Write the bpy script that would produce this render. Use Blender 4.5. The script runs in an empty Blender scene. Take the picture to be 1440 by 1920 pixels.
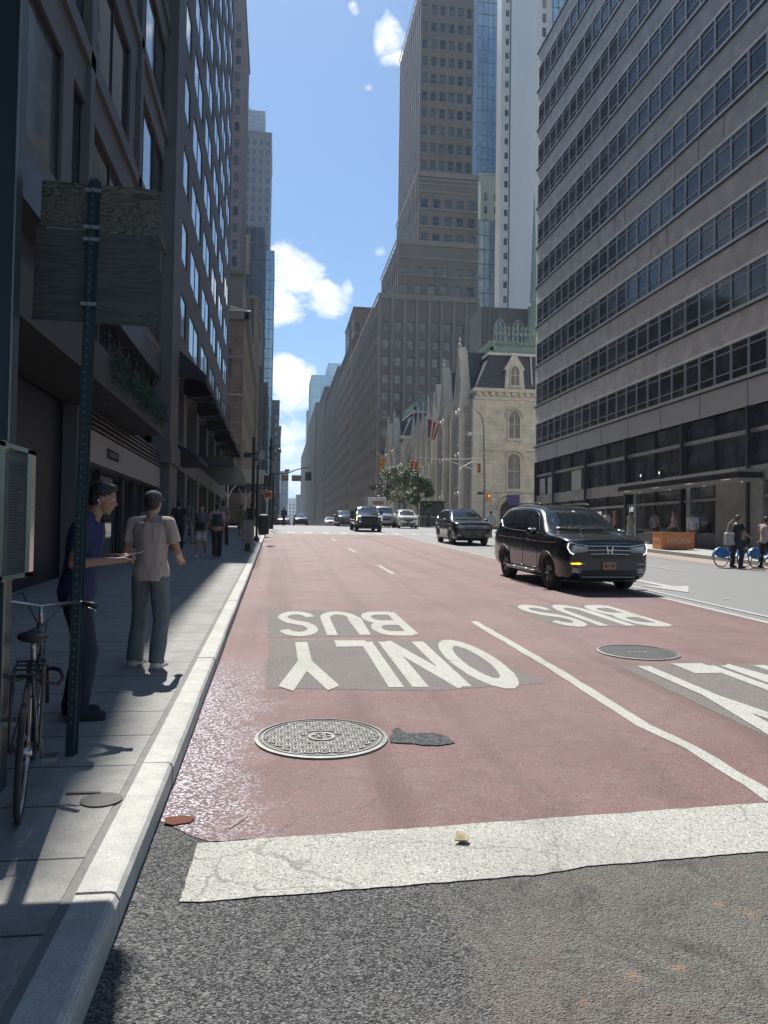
import bpy, bmesh, math, random
from mathutils import Vector, Matrix, noise
from mathutils.bvhtree import BVHTree
random.seed(7)
sc = bpy.context.scene
COL = sc.collection
RAD = math.radians
# ---------------- camera ----------------
F = 1442.0; CX, CY = 720.0, 960.0; EYE = 1.75; G = 0.0326
_d = Vector((517.0-CX, -(998.0-CY), -F)).normalized()
_r = 0.014
_u = Vector((math.sin(_r), math.cos(_r), -(math.sin(_r)*_d.x+math.cos(_r)*_d.y)/_d.z)).normalized()
_x = _d.cross(_u)
ROT = Matrix((_x, _d, _u))
cam_d = bpy.data.cameras.new('camera'); cam = bpy.data.objects.new('camera', cam_d); COL.objects.link(cam)
cam.matrix_world = Matrix.Translation((0, 0, EYE)) @ ROT.to_4x4()
cam_d.sensor_fit = 'VERTICAL'; cam_d.sensor_height = 36.0; cam_d.sensor_width = 27.0
cam_d.lens = F/1920*36; cam_d.clip_start = 0.05; cam_d.clip_end = 6000
sc.camera = cam
sc.render.resolution_x = 768; sc.render.resolution_y = 1024
sc.view_settings.view_transform = 'Standard'; sc.view_settings.look = 'None'
sc.view_settings.exposure = 0.78; sc.view_settings.gamma = 1.0
# ---------------- sun + sky ----------------
SUN_EL = RAD(56); SUN_AZ = RAD(6.5)          # ahead of the camera, slightly to the left
sdir = Vector((-math.sin(SUN_AZ)*math.cos(SUN_EL), math.cos(SUN_AZ)*math.cos(SUN_EL), math.sin(SUN_EL)))
sl = bpy.data.lights.new('sun', 'SUN'); sl.energy = 4.7; sl.angle = RAD(0.5); sl.color = (1.0, 0.955, 0.88)
so = bpy.data.objects.new('sun', sl); COL.objects.link(so)
so.rotation_euler = sdir.to_track_quat('Z', 'Y').to_euler(); so.location = (0, 0, 80)
W = bpy.data.worlds.new('World'); sc.world = W; W.use_nodes = True
def build_world():
    nt = W.node_tree; nt.nodes.clear(); N = nt.nodes.new; L = nt.links.new
    out = N('ShaderNodeOutputWorld'); bg = N('ShaderNodeBackground'); L(bg.outputs[0], out.inputs[0])
    sky = N('ShaderNodeTexSky'); sky.sky_type = 'NISHITA'; sky.sun_disc = False
    sky.sun_elevation = SUN_EL; sky.sun_rotation = -SUN_AZ
    sky.air_density = 1.15; sky.dust_density = 0.6; sky.ozone_density = 1.6
    bg.inputs[1].default_value = 0.058
    tc = N('ShaderNodeTexCoord'); sep = N('ShaderNodeSeparateXYZ'); L(tc.outputs['Generated'], sep.inputs[0])
    def M(op, a, b=None, c=None, clamp=False):
        n = N('ShaderNodeMath'); n.operation = op; n.use_clamp = clamp
        for i, v in enumerate((a, b, c)):
            if v is None: continue
            if isinstance(v, (int, float)): n.inputs[i].default_value = v
            else: L(v, n.inputs[i])
        return n.outputs[0]
    # real cumulus banks: angular blobs (x/y, z/y) in front, broken by noise
    y = M('MAXIMUM', sep.outputs[1], 0.02); gx = M('DIVIDE', sep.outputs[0], y); gz_ = M('DIVIDE', sep.outputs[2], y)
    n1 = N('ShaderNodeTexNoise'); n1.inputs['Scale'].default_value = 20; n1.inputs['Detail'].default_value = 10
    n1.inputs['Roughness'].default_value = 0.62; n1.inputs['Distortion'].default_value = 0.35
    mp = N('ShaderNodeMapping'); mp.inputs['Scale'].default_value = (1, 1, 1.5); L(tc.outputs['Generated'], mp.inputs[0]); L(mp.outputs[0], n1.inputs['Vector'])
    tot = None
    for (cx, cz, rx, rz, rot, w) in CLOUDS:
        ca, sa = math.cos(rot), math.sin(rot)
        dx = M('SUBTRACT', gx, cx); dz = M('SUBTRACT', gz_, cz)
        a = M('DIVIDE', M('ADD', M('MULTIPLY', dx, ca), M('MULTIPLY', dz, sa)), rx)
        b = M('DIVIDE', M('SUBTRACT', M('MULTIPLY', dz, ca), M('MULTIPLY', dx, sa)), rz)
        r2 = M('ADD', M('MULTIPLY', a, a), M('MULTIPLY', b, b))
        m = M('MULTIPLY', M('SUBTRACT', 1.0, r2, clamp=True), w)
        tot = m if tot is None else M('MAXIMUM', tot, m)
    front = M('GREATER_THAN', sep.outputs[1], 0.3)
    tot = M('MULTIPLY', tot, front)
    # loose clouds over the rest of the sky
    n2 = N('ShaderNodeTexNoise'); n2.inputs['Scale'].default_value = 3.2; n2.inputs['Detail'].default_value = 8
    L(tc.outputs['Generated'], n2.inputs['Vector'])
    side = M('SUBTRACT', 1.0, M('MULTIPLY', M('LESS_THAN', M('ABSOLUTE', gx), 0.35), front))
    loose = M('MULTIPLY', M('MULTIPLY', M('SUBTRACT', n2.outputs[0], 0.52, clamp=True), 7.0, clamp=True), M('MULTIPLY', side, 0.8))
    tot = M('MAXIMUM', tot, loose)
    mask = M('MULTIPLY', M('ADD', M('MULTIPLY', tot, 1.25), M('MULTIPLY', M('SUBTRACT', n1.outputs[0], 0.61), 3.4)), 1.25, clamp=True)
    mask = M('MULTIPLY', mask, M('GREATER_THAN', tot, 0.0001))
    mask = M('MULTIPLY', mask, M('MULTIPLY', tot, 2.5, clamp=True))
    n3 = N('ShaderNodeTexNoise'); n3.inputs['Scale'].default_value = 26; n3.inputs['Detail'].default_value = 5
    mp3 = N('ShaderNodeMapping'); mp3.inputs['Location'].default_value = (3.1, 1.7, 5.2); L(tc.outputs['Generated'], mp3.inputs[0]); L(mp3.outputs[0], n3.inputs['Vector'])
    cr = N('ShaderNodeValToRGB'); cr.color_ramp.elements[0].position = 0.36; cr.color_ramp.elements[1].position = 0.58
    cr.color_ramp.elements[0].color = (9.0, 9.9, 11.2, 1); cr.color_ramp.elements[1].color = (13.4, 13.4, 13.2, 1)
    L(n3.outputs[0], cr.inputs[0])
    mx = N('ShaderNodeMix'); mx.data_type = 'RGBA'; L(mask, mx.inputs[0])
    tint = N('ShaderNodeMix'); tint.data_type = 'RGBA'; tint.blend_type = 'MULTIPLY'; tint.inputs[0].default_value = 1.0
    L(sky.outputs[0], tint.inputs[6]); tint.inputs[7].default_value = SKYTINT
    L(tint.outputs[2], mx.inputs[6]); L(cr.outputs[0], mx.inputs[7])
    L(mx.outputs[2], bg.inputs[0])
SKYTINT = (0.78, 1.0, 1.20, 1)
def gno(x, y):
    v = ROT @ Vector((x-CX, -(y-CY), -F)); return v.x/v.y, v.z/v.y
CLOUDS = []
for (x, y, rx, ry, rot, w) in [(555, 520, 120, 60, -35, 1.0), (610, 560, 60, 45, 0, 1.0), (520, 570, 70, 60, 0, 1.0), (650, 540, 18, 30, 0, .7),
                               (545, 715, 75, 60, -20, 1.0), (500, 760, 60, 50, 0, .7), (555, 830, 60, 60, 0, .85), (560, 900, 90, 50, 0, .8),
                               (733, 70, 42, 75, 0, .8), (745, 105, 50, 24, 20, .8), (662, 14, 14, 24, 20, .6), (712, 470, 18, 16, 0, .7), (690, 165, 12, 10, 0, .4)]:
    g = gno(x, y); CLOUDS.append((g[0], g[1], rx/F, ry/F, RAD(rot), w))
build_world()
# point on ground plane of the avenue / on a plane seen at a pixel of the 1440x1920 frame
def ray(x, y): return ROT @ Vector((x-CX, -(y-CY), -F))
def gp(x, y, h=0.0):
    v = ray(x, y); t = (h-EYE)/(v.z-G*v.y); return Vector((t*v.x, t*v.y, EYE+t*v.z))
def atX(x, y, X): v = ray(x, y); t = X/v.x; return Vector((X, t*v.y, EYE+t*v.z))
def atY(x, y, Y): v = ray(x, y); t = Y/v.y; return Vector((t*v.x, Y, EYE+t*v.z))
def gz(Y):
    if Y <= 66: return G*Y
    t = min(Y-66, 26.0); return G*(66+t-t*t/52.0)
TMP = bpy.data.scenes.new('bench')      # empty work bench where modifiers are baked
def bake(o):
    TMP.view_layers[0].update(); dg = TMP.view_layers[0].depsgraph
    m2 = bpy.data.meshes.new_from_object(o.evaluated_get(dg)); bpy.data.objects.remove(o); return m2
# ---------------- mesh helper ----------------
class MB:
    def __init__(s): s.v = []; s.f = []; s.m = []
    def add(s, vs, fs, m=0, M=None):
        o = len(s.v)
        s.v += [tuple(M @ Vector(p)) for p in vs] if M else [tuple(p) for p in vs]
        s.f += [tuple(i+o for i in f) for f in fs]; s.m += [m]*len(fs)
    def box(s, a, b, m=0, M=None):
        x0, y0, z0 = a; x1, y1, z1 = b
        s.add([(x0,y0,z0),(x1,y0,z0),(x1,y1,z0),(x0,y1,z0),(x0,y0,z1),(x1,y0,z1),(x1,y1,z1),(x0,y1,z1)],
              [(0,3,2,1),(4,5,6,7),(0,1,5,4),(1,2,6,5),(2,3,7,6),(3,0,4,7)], m, M)
    def bbox(s, a, b, w, m=0, M=None):       # box with chamfered vertical and top edges
        x0, y0, z0 = a; x1, y1, z1 = b
        def ring(d, z): return [(x0+d,y0+w,z),(x0+w,y0+d,z),(x1-w,y0+d,z),(x1-d,y0+w,z),(x1-d,y1-w,z),(x1-w,y1-d,z),(x0+w,y1-d,z),(x0+d,y1-w,z)]
        vs = ring(0, z0)+ring(0, z1-w)+ring(w*.9, z1)
        fs = [tuple(range(7,-1,-1)), tuple(range(16,24))]
        for k in (0, 8):
            for i in range(8): j = (i+1) % 8; fs.append((k+i, k+j, k+8+j, k+8+i))
        s.add(vs, fs, m, M)
    def quad(s, a, b, c, d, m=0): s.add([a, b, c, d], [(0,1,2,3)], m)
    def poly(s, pts, m=0): s.add(pts, [tuple(range(len(pts)))], m)
    def prism(s, pts, dvec, m=0, M=None):    # 3-D polygon swept by dvec
        n = len(pts); d = Vector(dvec)
        vs = [Vector(p) for p in pts]+[Vector(p)+d for p in pts]
        s.add(vs, [tuple(range(n-1,-1,-1)), tuple(range(n,2*n))]+[(i,(i+1)%n,n+(i+1)%n,n+i) for i in range(n)], m, M)
    def tube(s, pts, r, n=8, m=0, cap=True):
        pts = [Vector(p) for p in pts]; k = len(pts)
        rs = r if isinstance(r, (list, tuple)) else [r]*k
        vs = []; up = None
        for i, p in enumerate(pts):
            t = (pts[min(i+1,k-1)]-pts[max(i-1,0)]).normalized()
            if up is None:
                up = Vector((0,0,1)) if abs(t.z) < .9 else Vector((1,0,0))
            a = t.cross(up); 
            if a.length < 1e-5: a = t.cross(Vector((0,1,0)))
            a.normalize(); b = a.cross(t).normalized(); up = b
            for j in range(n):
                th = 2*math.pi*j/n; vs.append(p+(a*math.cos(th)+b*math.sin(th))*rs[i])
        fs = []
        for i in range(k-1):
            for j in range(n): j2 = (j+1) % n; fs.append((i*n+j, i*n+j2, (i+1)*n+j2, (i+1)*n+j))
        if cap: fs += [tuple(range(n-1,-1,-1)), tuple(range((k-1)*n, k*n))]
        s.add(vs, fs, m)
    def lathe(s, prof, c=(0,0,0), n=16, m=0, M=None, axis='z', caps=True):
        vs = []
        for (r, z) in prof:
            for j in range(n):
                th = 2*math.pi*j/n
                if axis == 'z': vs.append((c[0]+r*math.cos(th), c[1]+r*math.sin(th), c[2]+z))
                elif axis == 'x': vs.append((c[0]+z, c[1]+r*math.cos(th), c[2]+r*math.sin(th)))
                else: vs.append((c[0]+r*math.cos(th), c[1]+z, c[2]+r*math.sin(th)))
        k = len(prof); fs = []
        for i in range(k-1):
            for j in range(n): j2 = (j+1) % n; fs.append((i*n+j, i*n+j2, (i+1)*n+j2, (i+1)*n+j))
        if caps: fs += [tuple(range(n-1,-1,-1)), tuple(range((k-1)*n, k*n))]
        s.add(vs, fs, m, M)
    def ball(s, c, r, m=0, nu=12, nv=8, M=None):
        rx, ry, rz = r if isinstance(r, (tuple, list)) else (r, r, r)
        vs = [(c[0], c[1], c[2]-rz)]; fs = []
        for i in range(1, nv):
            ph = math.pi*i/nv
            for j in range(nu):
                th = 2*math.pi*j/nu
                vs.append((c[0]+rx*math.sin(ph)*math.cos(th), c[1]+ry*math.sin(ph)*math.sin(th), c[2]-rz*math.cos(ph)))
        vs.append((c[0], c[1], c[2]+rz)); last = len(vs)-1
        for j in range(nu): fs.append((0, 1+(j+1)%nu, 1+j)); fs.append((last, last-nu+j, last-nu+(j+1)%nu))
        for i in range(nv-2):
            for j in range(nu): a = 1+i*nu+j; b = 1+i*nu+(j+1)%nu; fs.append((a, b, b+nu, a+nu))
        s.add(vs, fs, m, M)
    def mesh(s, name, mats, smooth=False):
        me = bpy.data.meshes.new(name); me.from_pydata(s.v, [], s.f)
        for mt in (mats if isinstance(mats, (list, tuple)) else [mats]): me.materials.append(mt)
        me.polygons.foreach_set('material_index', s.m)
        if smooth: me.polygons.foreach_set('use_smooth', [True]*len(s.f))
        me.update(); return me
    def obj(s, name, mats, parent=None, smooth=False, world=True):
        o = bpy.data.objects.new(name, s.mesh(name, mats, smooth)); COL.objects.link(o)
        if parent:
            o.parent = parent
            if world:
                R = parent
                while R.parent: R = R.parent
                if parent.type == 'EMPTY': o.location = -R.location
        return o
def tag(o, label, cat, group=None):
    o['label'] = label; o['category'] = cat
    if group: o['group'] = group
    return o
def thing(name, label, cat, loc=(0,0,0), rz=0.0, group=None):
    o = bpy.data.objects.new(name, None); COL.objects.link(o); o.location = loc; o.rotation_euler = (0,0,rz)
    o.empty_display_size = .2
    return tag(o, label, cat, group)
def struct(o): o['kind'] = 'structure'; return o
def part(o, kind=None):
    if kind: o['kind'] = kind
    return o
# ---------------- materials ----------------
MATS = {}
def mat(name, col, rough=.8, var=.12, scale=2.0, bump=0.0, bscale=30.0, metal=0.0, spec=.5, coat=0.0, emit=None, es=1.0, coord='Object', detail=6, stretch=None, col2=None, stain=0.0):
    if name in MATS: return MATS[name]
    m = bpy.data.materials.new(name); m.use_nodes = True; nt = m.node_tree; N = nt.nodes.new; L = nt.links.new
    b = nt.nodes['Principled BSDF']
    b.inputs['Roughness'].default_value = rough; b.inputs['Metallic'].default_value = metal
    b.inputs['Specular IOR Level'].default_value = spec; b.inputs['Coat Weight'].default_value = coat
    b.inputs['Coat Roughness'].default_value = .04
    tc = N('ShaderNodeTexCoord'); vec = tc.outputs[coord]
    if stretch:
        mp = N('ShaderNodeMapping'); mp.inputs['Scale'].default_value = stretch; L(vec, mp.inputs[0]); vec = mp.outputs[0]
    if var > 0 or col2:
        n = N('ShaderNodeTexNoise'); n.inputs['Scale'].default_value = scale; n.inputs['Detail'].default_value = detail; n.inputs['Roughness'].default_value = .65; L(vec, n.inputs['Vector'])
        cr = N('ShaderNodeValToRGB'); c = col
        if col2: a, d = col, col2
        else: a = tuple(max(0, x*(1-var)) for x in c); d = tuple(min(1, x*(1+var)) for x in c)
        cr.color_ramp.elements[0].position = .3; cr.color_ramp.elements[1].position = .7
        cr.color_ramp.elements[0].color = (*a, 1); cr.color_ramp.elements[1].color = (*d, 1)
        L(n.outputs[0], cr.inputs[0]); out = cr.outputs[0]
        if stain > 0:
            n2 = N('ShaderNodeTexNoise'); n2.inputs['Scale'].default_value = scale*.23; n2.inputs['Detail'].default_value = 9; L(vec, n2.inputs['Vector'])
            r2 = N('ShaderNodeMapRange'); r2.inputs[1].default_value = .45; r2.inputs[2].default_value = .75; r2.inputs[3].default_value = 1; r2.inputs[4].default_value = 1-stain
            L(n2.outputs[0], r2.inputs[0])
            mx = N('ShaderNodeMix'); mx.data_type = 'RGBA'; mx.blend_type = 'MULTIPLY'; mx.inputs[0].default_value = 1
            L(out, mx.inputs[6]); L(r2.outputs[0], mx.inputs[7]); out = mx.outputs[2]
        L(out, b.inputs['Base Color'])
    else: b.inputs['Base Color'].default_value = (*col, 1)
    if bump > 0:
        n = N('ShaderNodeTexNoise'); n.inputs['Scale'].default_value = bscale; n.inputs['Detail'].default_value = 4; L(vec, n.inputs['Vector'])
        bp = N('ShaderNodeBump'); bp.inputs['Strength'].default_value = bump; bp.inputs['Distance'].default_value = .02
        L(n.outputs[0], bp.inputs['Height']); L(bp.outputs[0], b.inputs['Normal'])
    if emit:
        b.inputs['Emission Color'].default_value = (*emit, 1); b.inputs['Emission Strength'].default_value = es
    MATS[name] = m; return m
def brick(name, c1, c2, mortar, bw, bh, ms=.012, rough=.85, bump=.4, axis='x', var=.5):
    """stone / brick courses on a vertical wall; axis = world axis that runs along the wall"""
    if name in MATS: return MATS[name]
    m = bpy.data.materials.new(name); m.use_nodes = True; nt = m.node_tree; N = nt.nodes.new; L = nt.links.new
    b = nt.nodes['Principled BSDF']; b.inputs['Roughness'].default_value = rough
    g = N('ShaderNodeNewGeometry'); s = N('ShaderNodeSeparateXYZ'); L(g.outputs['Position'], s.inputs[0])
    ad = N('ShaderNodeMath'); ad.operation = 'ADD'; L(s.outputs[0], ad.inputs[0]); L(s.outputs[1], ad.inputs[1])
    cb = N('ShaderNodeCombineXYZ'); L(ad.outputs[0], cb.inputs[0]); L(s.outputs[2], cb.inputs[1])
    t = N('ShaderNodeTexBrick'); L(cb.outputs[0], t.inputs['Vector']); t.inputs['Scale'].default_value = 1
    t.inputs['Brick Width'].default_value = bw; t.inputs['Row Height'].default_value = bh; t.inputs['Mortar Size'].default_value = ms
    t.inputs['Color1'].default_value = (*c1, 1); t.inputs['Color2'].default_value = (*c2, 1); t.inputs['Mortar'].default_value = (*mortar, 1)
    n = N('ShaderNodeTexNoise'); n.inputs['Scale'].default_value = 1.3; n.inputs['Detail'].default_value = 8; L(g.outputs['Position'], n.inputs['Vector'])
    r = N('ShaderNodeMapRange'); r.inputs[1].default_value = .3; r.inputs[2].default_value = .7; r.inputs[3].default_value = 1-var*.5; r.inputs[4].default_value = 1+var*.4; L(n.outputs[0], r.inputs[0])
    mx = N('ShaderNodeMix'); mx.data_type = 'RGBA'; mx.blend_type = 'MULTIPLY'; mx.inputs[0].default_value = 1; L(t.outputs[0], mx.inputs[6]); L(r.outputs[0], mx.inputs[7])
    L(mx.outputs[2], b.inputs['Base Color'])
    bp = N('ShaderNodeBump'); bp.inputs['Strength'].default_value = bump; bp.inputs['Distance'].default_value = .02; L(t.outputs['Fac'], bp.inputs['Height']); bp.invert = True; L(bp.outputs[0], b.inputs['Normal'])
    MATS[name] = m; return m
def glass(name, col=(.02,.025,.03), rough=.06, wob=.02, scale=.6, spec=.9, metal=0.0, var=.0):
    """window glass seen from outside in daylight: dark, glossy, slightly wavy"""
    if name in MATS: return MATS[name]
    m = bpy.data.materials.new(name); m.use_nodes = True; nt = m.node_tree; N = nt.nodes.new; L = nt.links.new
    b = nt.nodes['Principled BSDF']; b.inputs['Roughness'].default_value = rough; b.inputs['Specular IOR Level'].default_value = spec
    b.inputs['Base Color'].default_value = (*col, 1); b.inputs['Metallic'].default_value = metal
    g = N('ShaderNodeNewGeometry')
    n = N('ShaderNodeTexNoise'); n.inputs['Scale'].default_value = scale; n.inputs['Detail'].default_value = 2; L(g.outputs['Position'], n.inputs['Vector'])
    bp = N('ShaderNodeBump'); bp.inputs['Strength'].default_value = wob; bp.inputs['Distance'].default_value = .3; L(n.outputs[0], bp.inputs['Height']); L(bp.outputs[0], b.inputs['Normal'])
    if var > 0:
        n2 = N('ShaderNodeTexNoise'); n2.inputs['Scale'].default_value = .9; n2.inputs['Detail'].default_value = 5; L(g.outputs['Position'], n2.inputs['Vector'])
        cr = N('ShaderNodeValToRGB'); cr.color_ramp.elements[0].position = .42; cr.color_ramp.elements[1].position = .62
        cr.color_ramp.elements[0].color = (*col, 1); cr.color_ramp.elements[1].color = (*[min(1, c+var) for c in col], 1); L(n2.outputs[0], cr.inputs[0]); L(cr.outputs[0], b.inputs['Base Color'])
    MATS[name] = m; return m
# ---------------- facade + window system ----------------
ZV = Vector((0,0,1))
_wm = {}
def winmesh(w, h, st, fm, gm):
    """st = (frame, nx, ny list of fractions, depth of frame)"""
    key = (round(w,2), round(h,2), st, fm.name, gm.name)
    if key in _wm: return _wm[key]
    fr, nx, ny, dp = st
    f = MB()
    f.box((0,-dp,0), (fr,0,h)); f.box((w-fr,-dp,0), (w,0,h)); f.box((fr,-dp,0), (w-fr,0,fr)); f.box((fr,-dp,h-fr), (w-fr,0,h))
    bw = fr*.7
    for i in range(1, nx): x = w*i/nx; f.box((x-bw/2,-dp*.8,fr), (x+bw/2,0,h-fr))
    for t in ny: z = h*t; f.box((fr,-dp*.9,z-bw/2), (w-fr,0,z+bw/2))
    g = MB(); e = .004
    g.quad((fr*.5,-dp*.35,fr*.5), (w-fr*.5,-dp*.35,fr*.5), (w-fr*.5,-dp*.35,h-fr*.5), (fr*.5,-dp*.35,h-fr*.5))
    _wm[key] = (f.mesh('window', fm), g.mesh('pane', gm), f, g); return _wm[key]
class Bld:
    def __init__(s, name, label, cat, loc):
        s.root = thing(name, label, cat, loc); s.loc = Vector(loc); s.wall = MB(); s.wins = []; s.far = False
    def facade(s, org, U, us, zs, opn, depth, m=0, st=None, fm=None, gms=None, wn='window', rm=None):
        U = Vector(U).normalized(); inw = ZV.cross(U); org = Vector(org)
        P = lambda u, z, d=0.0: org+U*u+ZV*z+inw*d
        if rm is None: rm = m
        for j in range(len(zs)-1):
            i = 0
            while i < len(us)-1:
                if opn(i, j):
                    u0, u1, z0, z1 = us[i], us[i+1], zs[j], zs[j+1]
                    w = s.wall
                    w.quad(P(u0,z0), P(u0,z1), P(u0,z1,depth), P(u0,z0,depth), rm); w.quad(P(u1,z0), P(u1,z0,depth), P(u1,z1,depth), P(u1,z1), rm)
                    w.quad(P(u0,z0), P(u0,z0,depth), P(u1,z0,depth), P(u1,z0), rm); w.quad(P(u0,z1), P(u1,z1), P(u1,z1,depth), P(u0,z1,depth), rm)
                    if st:
                        c = P((u0+u1)/2, (z0+z1)/2, depth); v = c-Vector((0,0,EYE)); d2 = v.length_squared
                        vis = max(0.0, v.dot(inw)/v.length)
                        px = proj(c); inside = -40 < px[0] < 1480 and -60 < px[1] < 1980
                        s.wins.append(((u1-u0)*(z1-z0)*(vis+.001)/d2*(1 if inside else .001), P(u0,z0,depth), math.atan2(U.y,U.x), u1-u0, z1-z0, st, fm, random.choice(gms), wn, inside))
                    i += 1
                else:
                    k = i
                    while k < len(us)-1 and not opn(k, j): k += 1
                    s.wall.quad(P(us[i],zs[j]), P(us[k],zs[j]), P(us[k],zs[j+1]), P(us[i],zs[j+1]), m); i = k
    def done(s, mats, limit=100, wname='wall', smooth=False):
        w = s.wall.obj(wname, mats, s.root, smooth)
        s.wins.sort(key=lambda t: -t[0]); rest = {}
        for k, (a, p, rz, w_, h_, st, fm, gm, wn, ins) in enumerate(s.wins):
            fmesh, gmesh, f, g = winmesh(w_, h_, st, fm, gm)
            if k < limit:
                o = bpy.data.objects.new(wn, fmesh); COL.objects.link(o); o.parent = s.root; o.location = p-s.loc; o.rotation_euler = (0,0,rz)
                q = bpy.data.objects.new('pane', gmesh); COL.objects.link(q); q.parent = o
            else:
                M = Matrix.Translation(p) @ Matrix.Rotation(rz, 4, 'Z')
                mb, ml = rest.setdefault('r', (MB(), []))
                for mm, src in ((fm, f), (gm, g)):
                    if mm not in ml: ml.append(mm)
                    mb.add(src.v, src.f, ml.index(mm), M)
        for mb, ml in rest.values():
            o = mb.obj('window', ml, s.root); o['kind'] = 'stuff'
        return s.root
def proj(P):
    v = ROT.transposed() @ (Vector(P)-Vector((0,0,EYE)))
    if v.z > -.01: return (-9999, -9999)
    return (CX+F*v.x/-v.z, CY-F*v.y/-v.z)
def cuts(a, b, n, w):
    """n openings of width w centred in n equal bays between a and b -> boundaries, odd cells are openings"""
    o = [a]; bay = (b-a)/n
    for i in range(n): c = a+bay*(i+.5); o += [c-w/2, c+w/2]
    return o+[b]
odd = lambda i, j: i % 2 == 1 and j % 2 == 1
def slab(w, x0, x1, y0, y1, z0, z1, m=0): w.box((x0,y0,z0), (x1,y1,z1), m)
# ================= ground, road, markings =================
def nodes_asphalt(name, base, agg, red=None, worn=.5, sparkle=.0, rough=.85, bump=.8, rust=0.0, aggs=260, dirt=.25, mix2=None, glit=False, marks=None, cracks=0.0):
    m = bpy.data.materials.new(name); m.use_nodes = True; nt = m.node_tree; N = nt.nodes.new; L = nt.links.new
    b = nt.nodes['Principled BSDF']; b.inputs['Roughness'].default_value = rough; b.inputs['Specular IOR Level'].default_value = .3
    g = N('ShaderNodeNewGeometry'); P = g.outputs['Position']
    def noise_(sc_, det=6, ro=.6, dis=0):
        n = N('ShaderNodeTexNoise'); n.inputs['Scale'].default_value = sc_; n.inputs['Detail'].default_value = det; n.inputs['Roughness'].default_value = ro; n.inputs['Distortion'].default_value = dis; L(P, n.inputs['Vector']); return n.outputs[0]
    def ramp(v, a, b_, c0, c1):
        r = N('ShaderNodeValToRGB'); r.color_ramp.elements[0].position = a; r.color_ramp.elements[1].position = b_; r.color_ramp.elements[0].color = (*c0, 1); r.color_ramp.elements[1].color = (*c1, 1); L(v, r.inputs[0]); return r.outputs[0]
    def mixc(f, a, b_, mode='MIX'):
        n = N('ShaderNodeMix'); n.data_type = 'RGBA'; n.blend_type = mode
        for i, v in ((0, f), (6, a), (7, b_)):
            if isinstance(v, (int, float)): n.inputs[i].default_value = v
            elif isinstance(v, tuple): n.inputs[i].default_value = (*v, 1)
            else: L(v, n.inputs[i])
        return n.outputs[2]
    def mr(v, a, b_, c, d):
        r = N('ShaderNodeMapRange'); r.inputs[1].default_value = a; r.inputs[2].default_value = b_; r.inputs[3].default_value = c; r.inputs[4].default_value = d; L(v, r.inputs[0]); return r.outputs[0]
    vo = N('ShaderNodeTexVoronoi'); vo.inputs['Scale'].default_value = aggs; vo.inputs['Randomness'].default_value = 1; L(P, vo.inputs['Vector'])
    vo2 = N('ShaderNodeTexVoronoi'); vo2.inputs['Scale'].default_value = aggs*.62; L(P, vo2.inputs['Vector'])
    sp = N('ShaderNodeSeparateColor'); L(vo.outputs['Color'], sp.inputs[0])
    sp2 = N('ShaderNodeSeparateColor'); L(vo2.outputs['Color'], sp2.inputs[0])
    asp = ramp(sp.outputs[0], .15, .95, base, agg)
    asp = mixc(mr(sp2.outputs[1], .88, .94, 0, .6), asp, tuple(min(1, c*1.45) for c in agg))
    asp = mixc(mr(sp2.outputs[0], .80, .90, 0, .7), asp, tuple(c*.35 for c in base))
    col = asp
    if red:
        cr = ramp(noise_(1.1, 8, .7), .3, .72, red, tuple(min(1, c*1.22+.015) for c in red))
        cr = mixc(mr(sp.outputs[1], 0, 1, 0, .30), cr, tuple(c*.45 for c in red))
        cr = mixc(mr(noise_(7, 10, .75), .56, .70, 0, .35), cr, (.30,.26,.25))
        wear = mr(noise_(2.2, 12, .8, .3), .60, .74, 0, worn)
        pits = mr(sp2.outputs[2], .80, .86, 0, worn*1.1)
        col = mixc(wear, cr, asp); col = mixc(pits, col, asp)
        # pale dusty film that builds up along the wheel tracks
        col = mixc(mr(noise_(.35, 5), .45, .7, 0, .30), col, (.26,.215,.205))
        # tyre tracks running down the lane
        sx_ = N('ShaderNodeMapping'); sx_.inputs['Scale'].default_value = (2.2, .05, 1); L(P, sx_.inputs[0]); nx_ = N('ShaderNodeTexNoise'); nx_.inputs['Scale'].default_value = 1.0; nx_.inputs['Detail'].default_value = 6; L(sx_.outputs[0], nx_.inputs['Vector'])
        col = mixc(mr(nx_.outputs[0], .48, .66, 0, .45), col, tuple(c*.50 for c in red))
    col = mixc(mr(noise_(.9, 10, .7, .5), .48, .72, 0, dirt), col, tuple(c*.45 for c in (red or base)))
    col = mixc(mr(noise_(14, 6, .8), .66, .74, 0, dirt*1.6), col, (.03,.028,.027))
    if rust:
        col = mixc(mr(noise_(1.5, 9, .75, .8), .60, .70, 0, rust), col, (.20,.135,.11))
        col = mixc(mr(noise_(2.3, 9, .8, 1.2), .58, .72, 0, rust*1.3), col, (.045,.047,.05))
    if mix2:      # second, smoother and paler resurfacing to the right, feathered edge
        s_ = N('ShaderNodeSeparateXYZ'); L(P, s_.inputs[0])
        f1 = N('ShaderNodeMath'); f1.operation = 'MULTIPLY_ADD'; L(s_.outputs[1], f1.inputs[0]); f1.inputs[1].default_value = -.22; L(s_.outputs[0], f1.inputs[2])
        f2 = N('ShaderNodeMath'); f2.operation = 'MULTIPLY_ADD'; L(noise_(2.6, 12, .8, .6), f2.inputs[0]); f2.inputs[1].default_value = 2.4; L(f1.outputs[0], f2.inputs[2])
        c2 = ramp(sp.outputs[1], .1, .95, mix2[0], mix2[1])
        c2 = mixc(mr(noise_(1.3, 9, .75, .8), .50, .64, 0, .6), c2, (.165,.125,.105))
        c2 = mixc(mr(noise_(2.3, 9, .8, 1.2), .50, .64, 0, .75), c2, (.05,.05,.052))
        col = mixc(mr(f2.outputs[0], 1.1, 1.6, 0, .9), col, c2)
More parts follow.
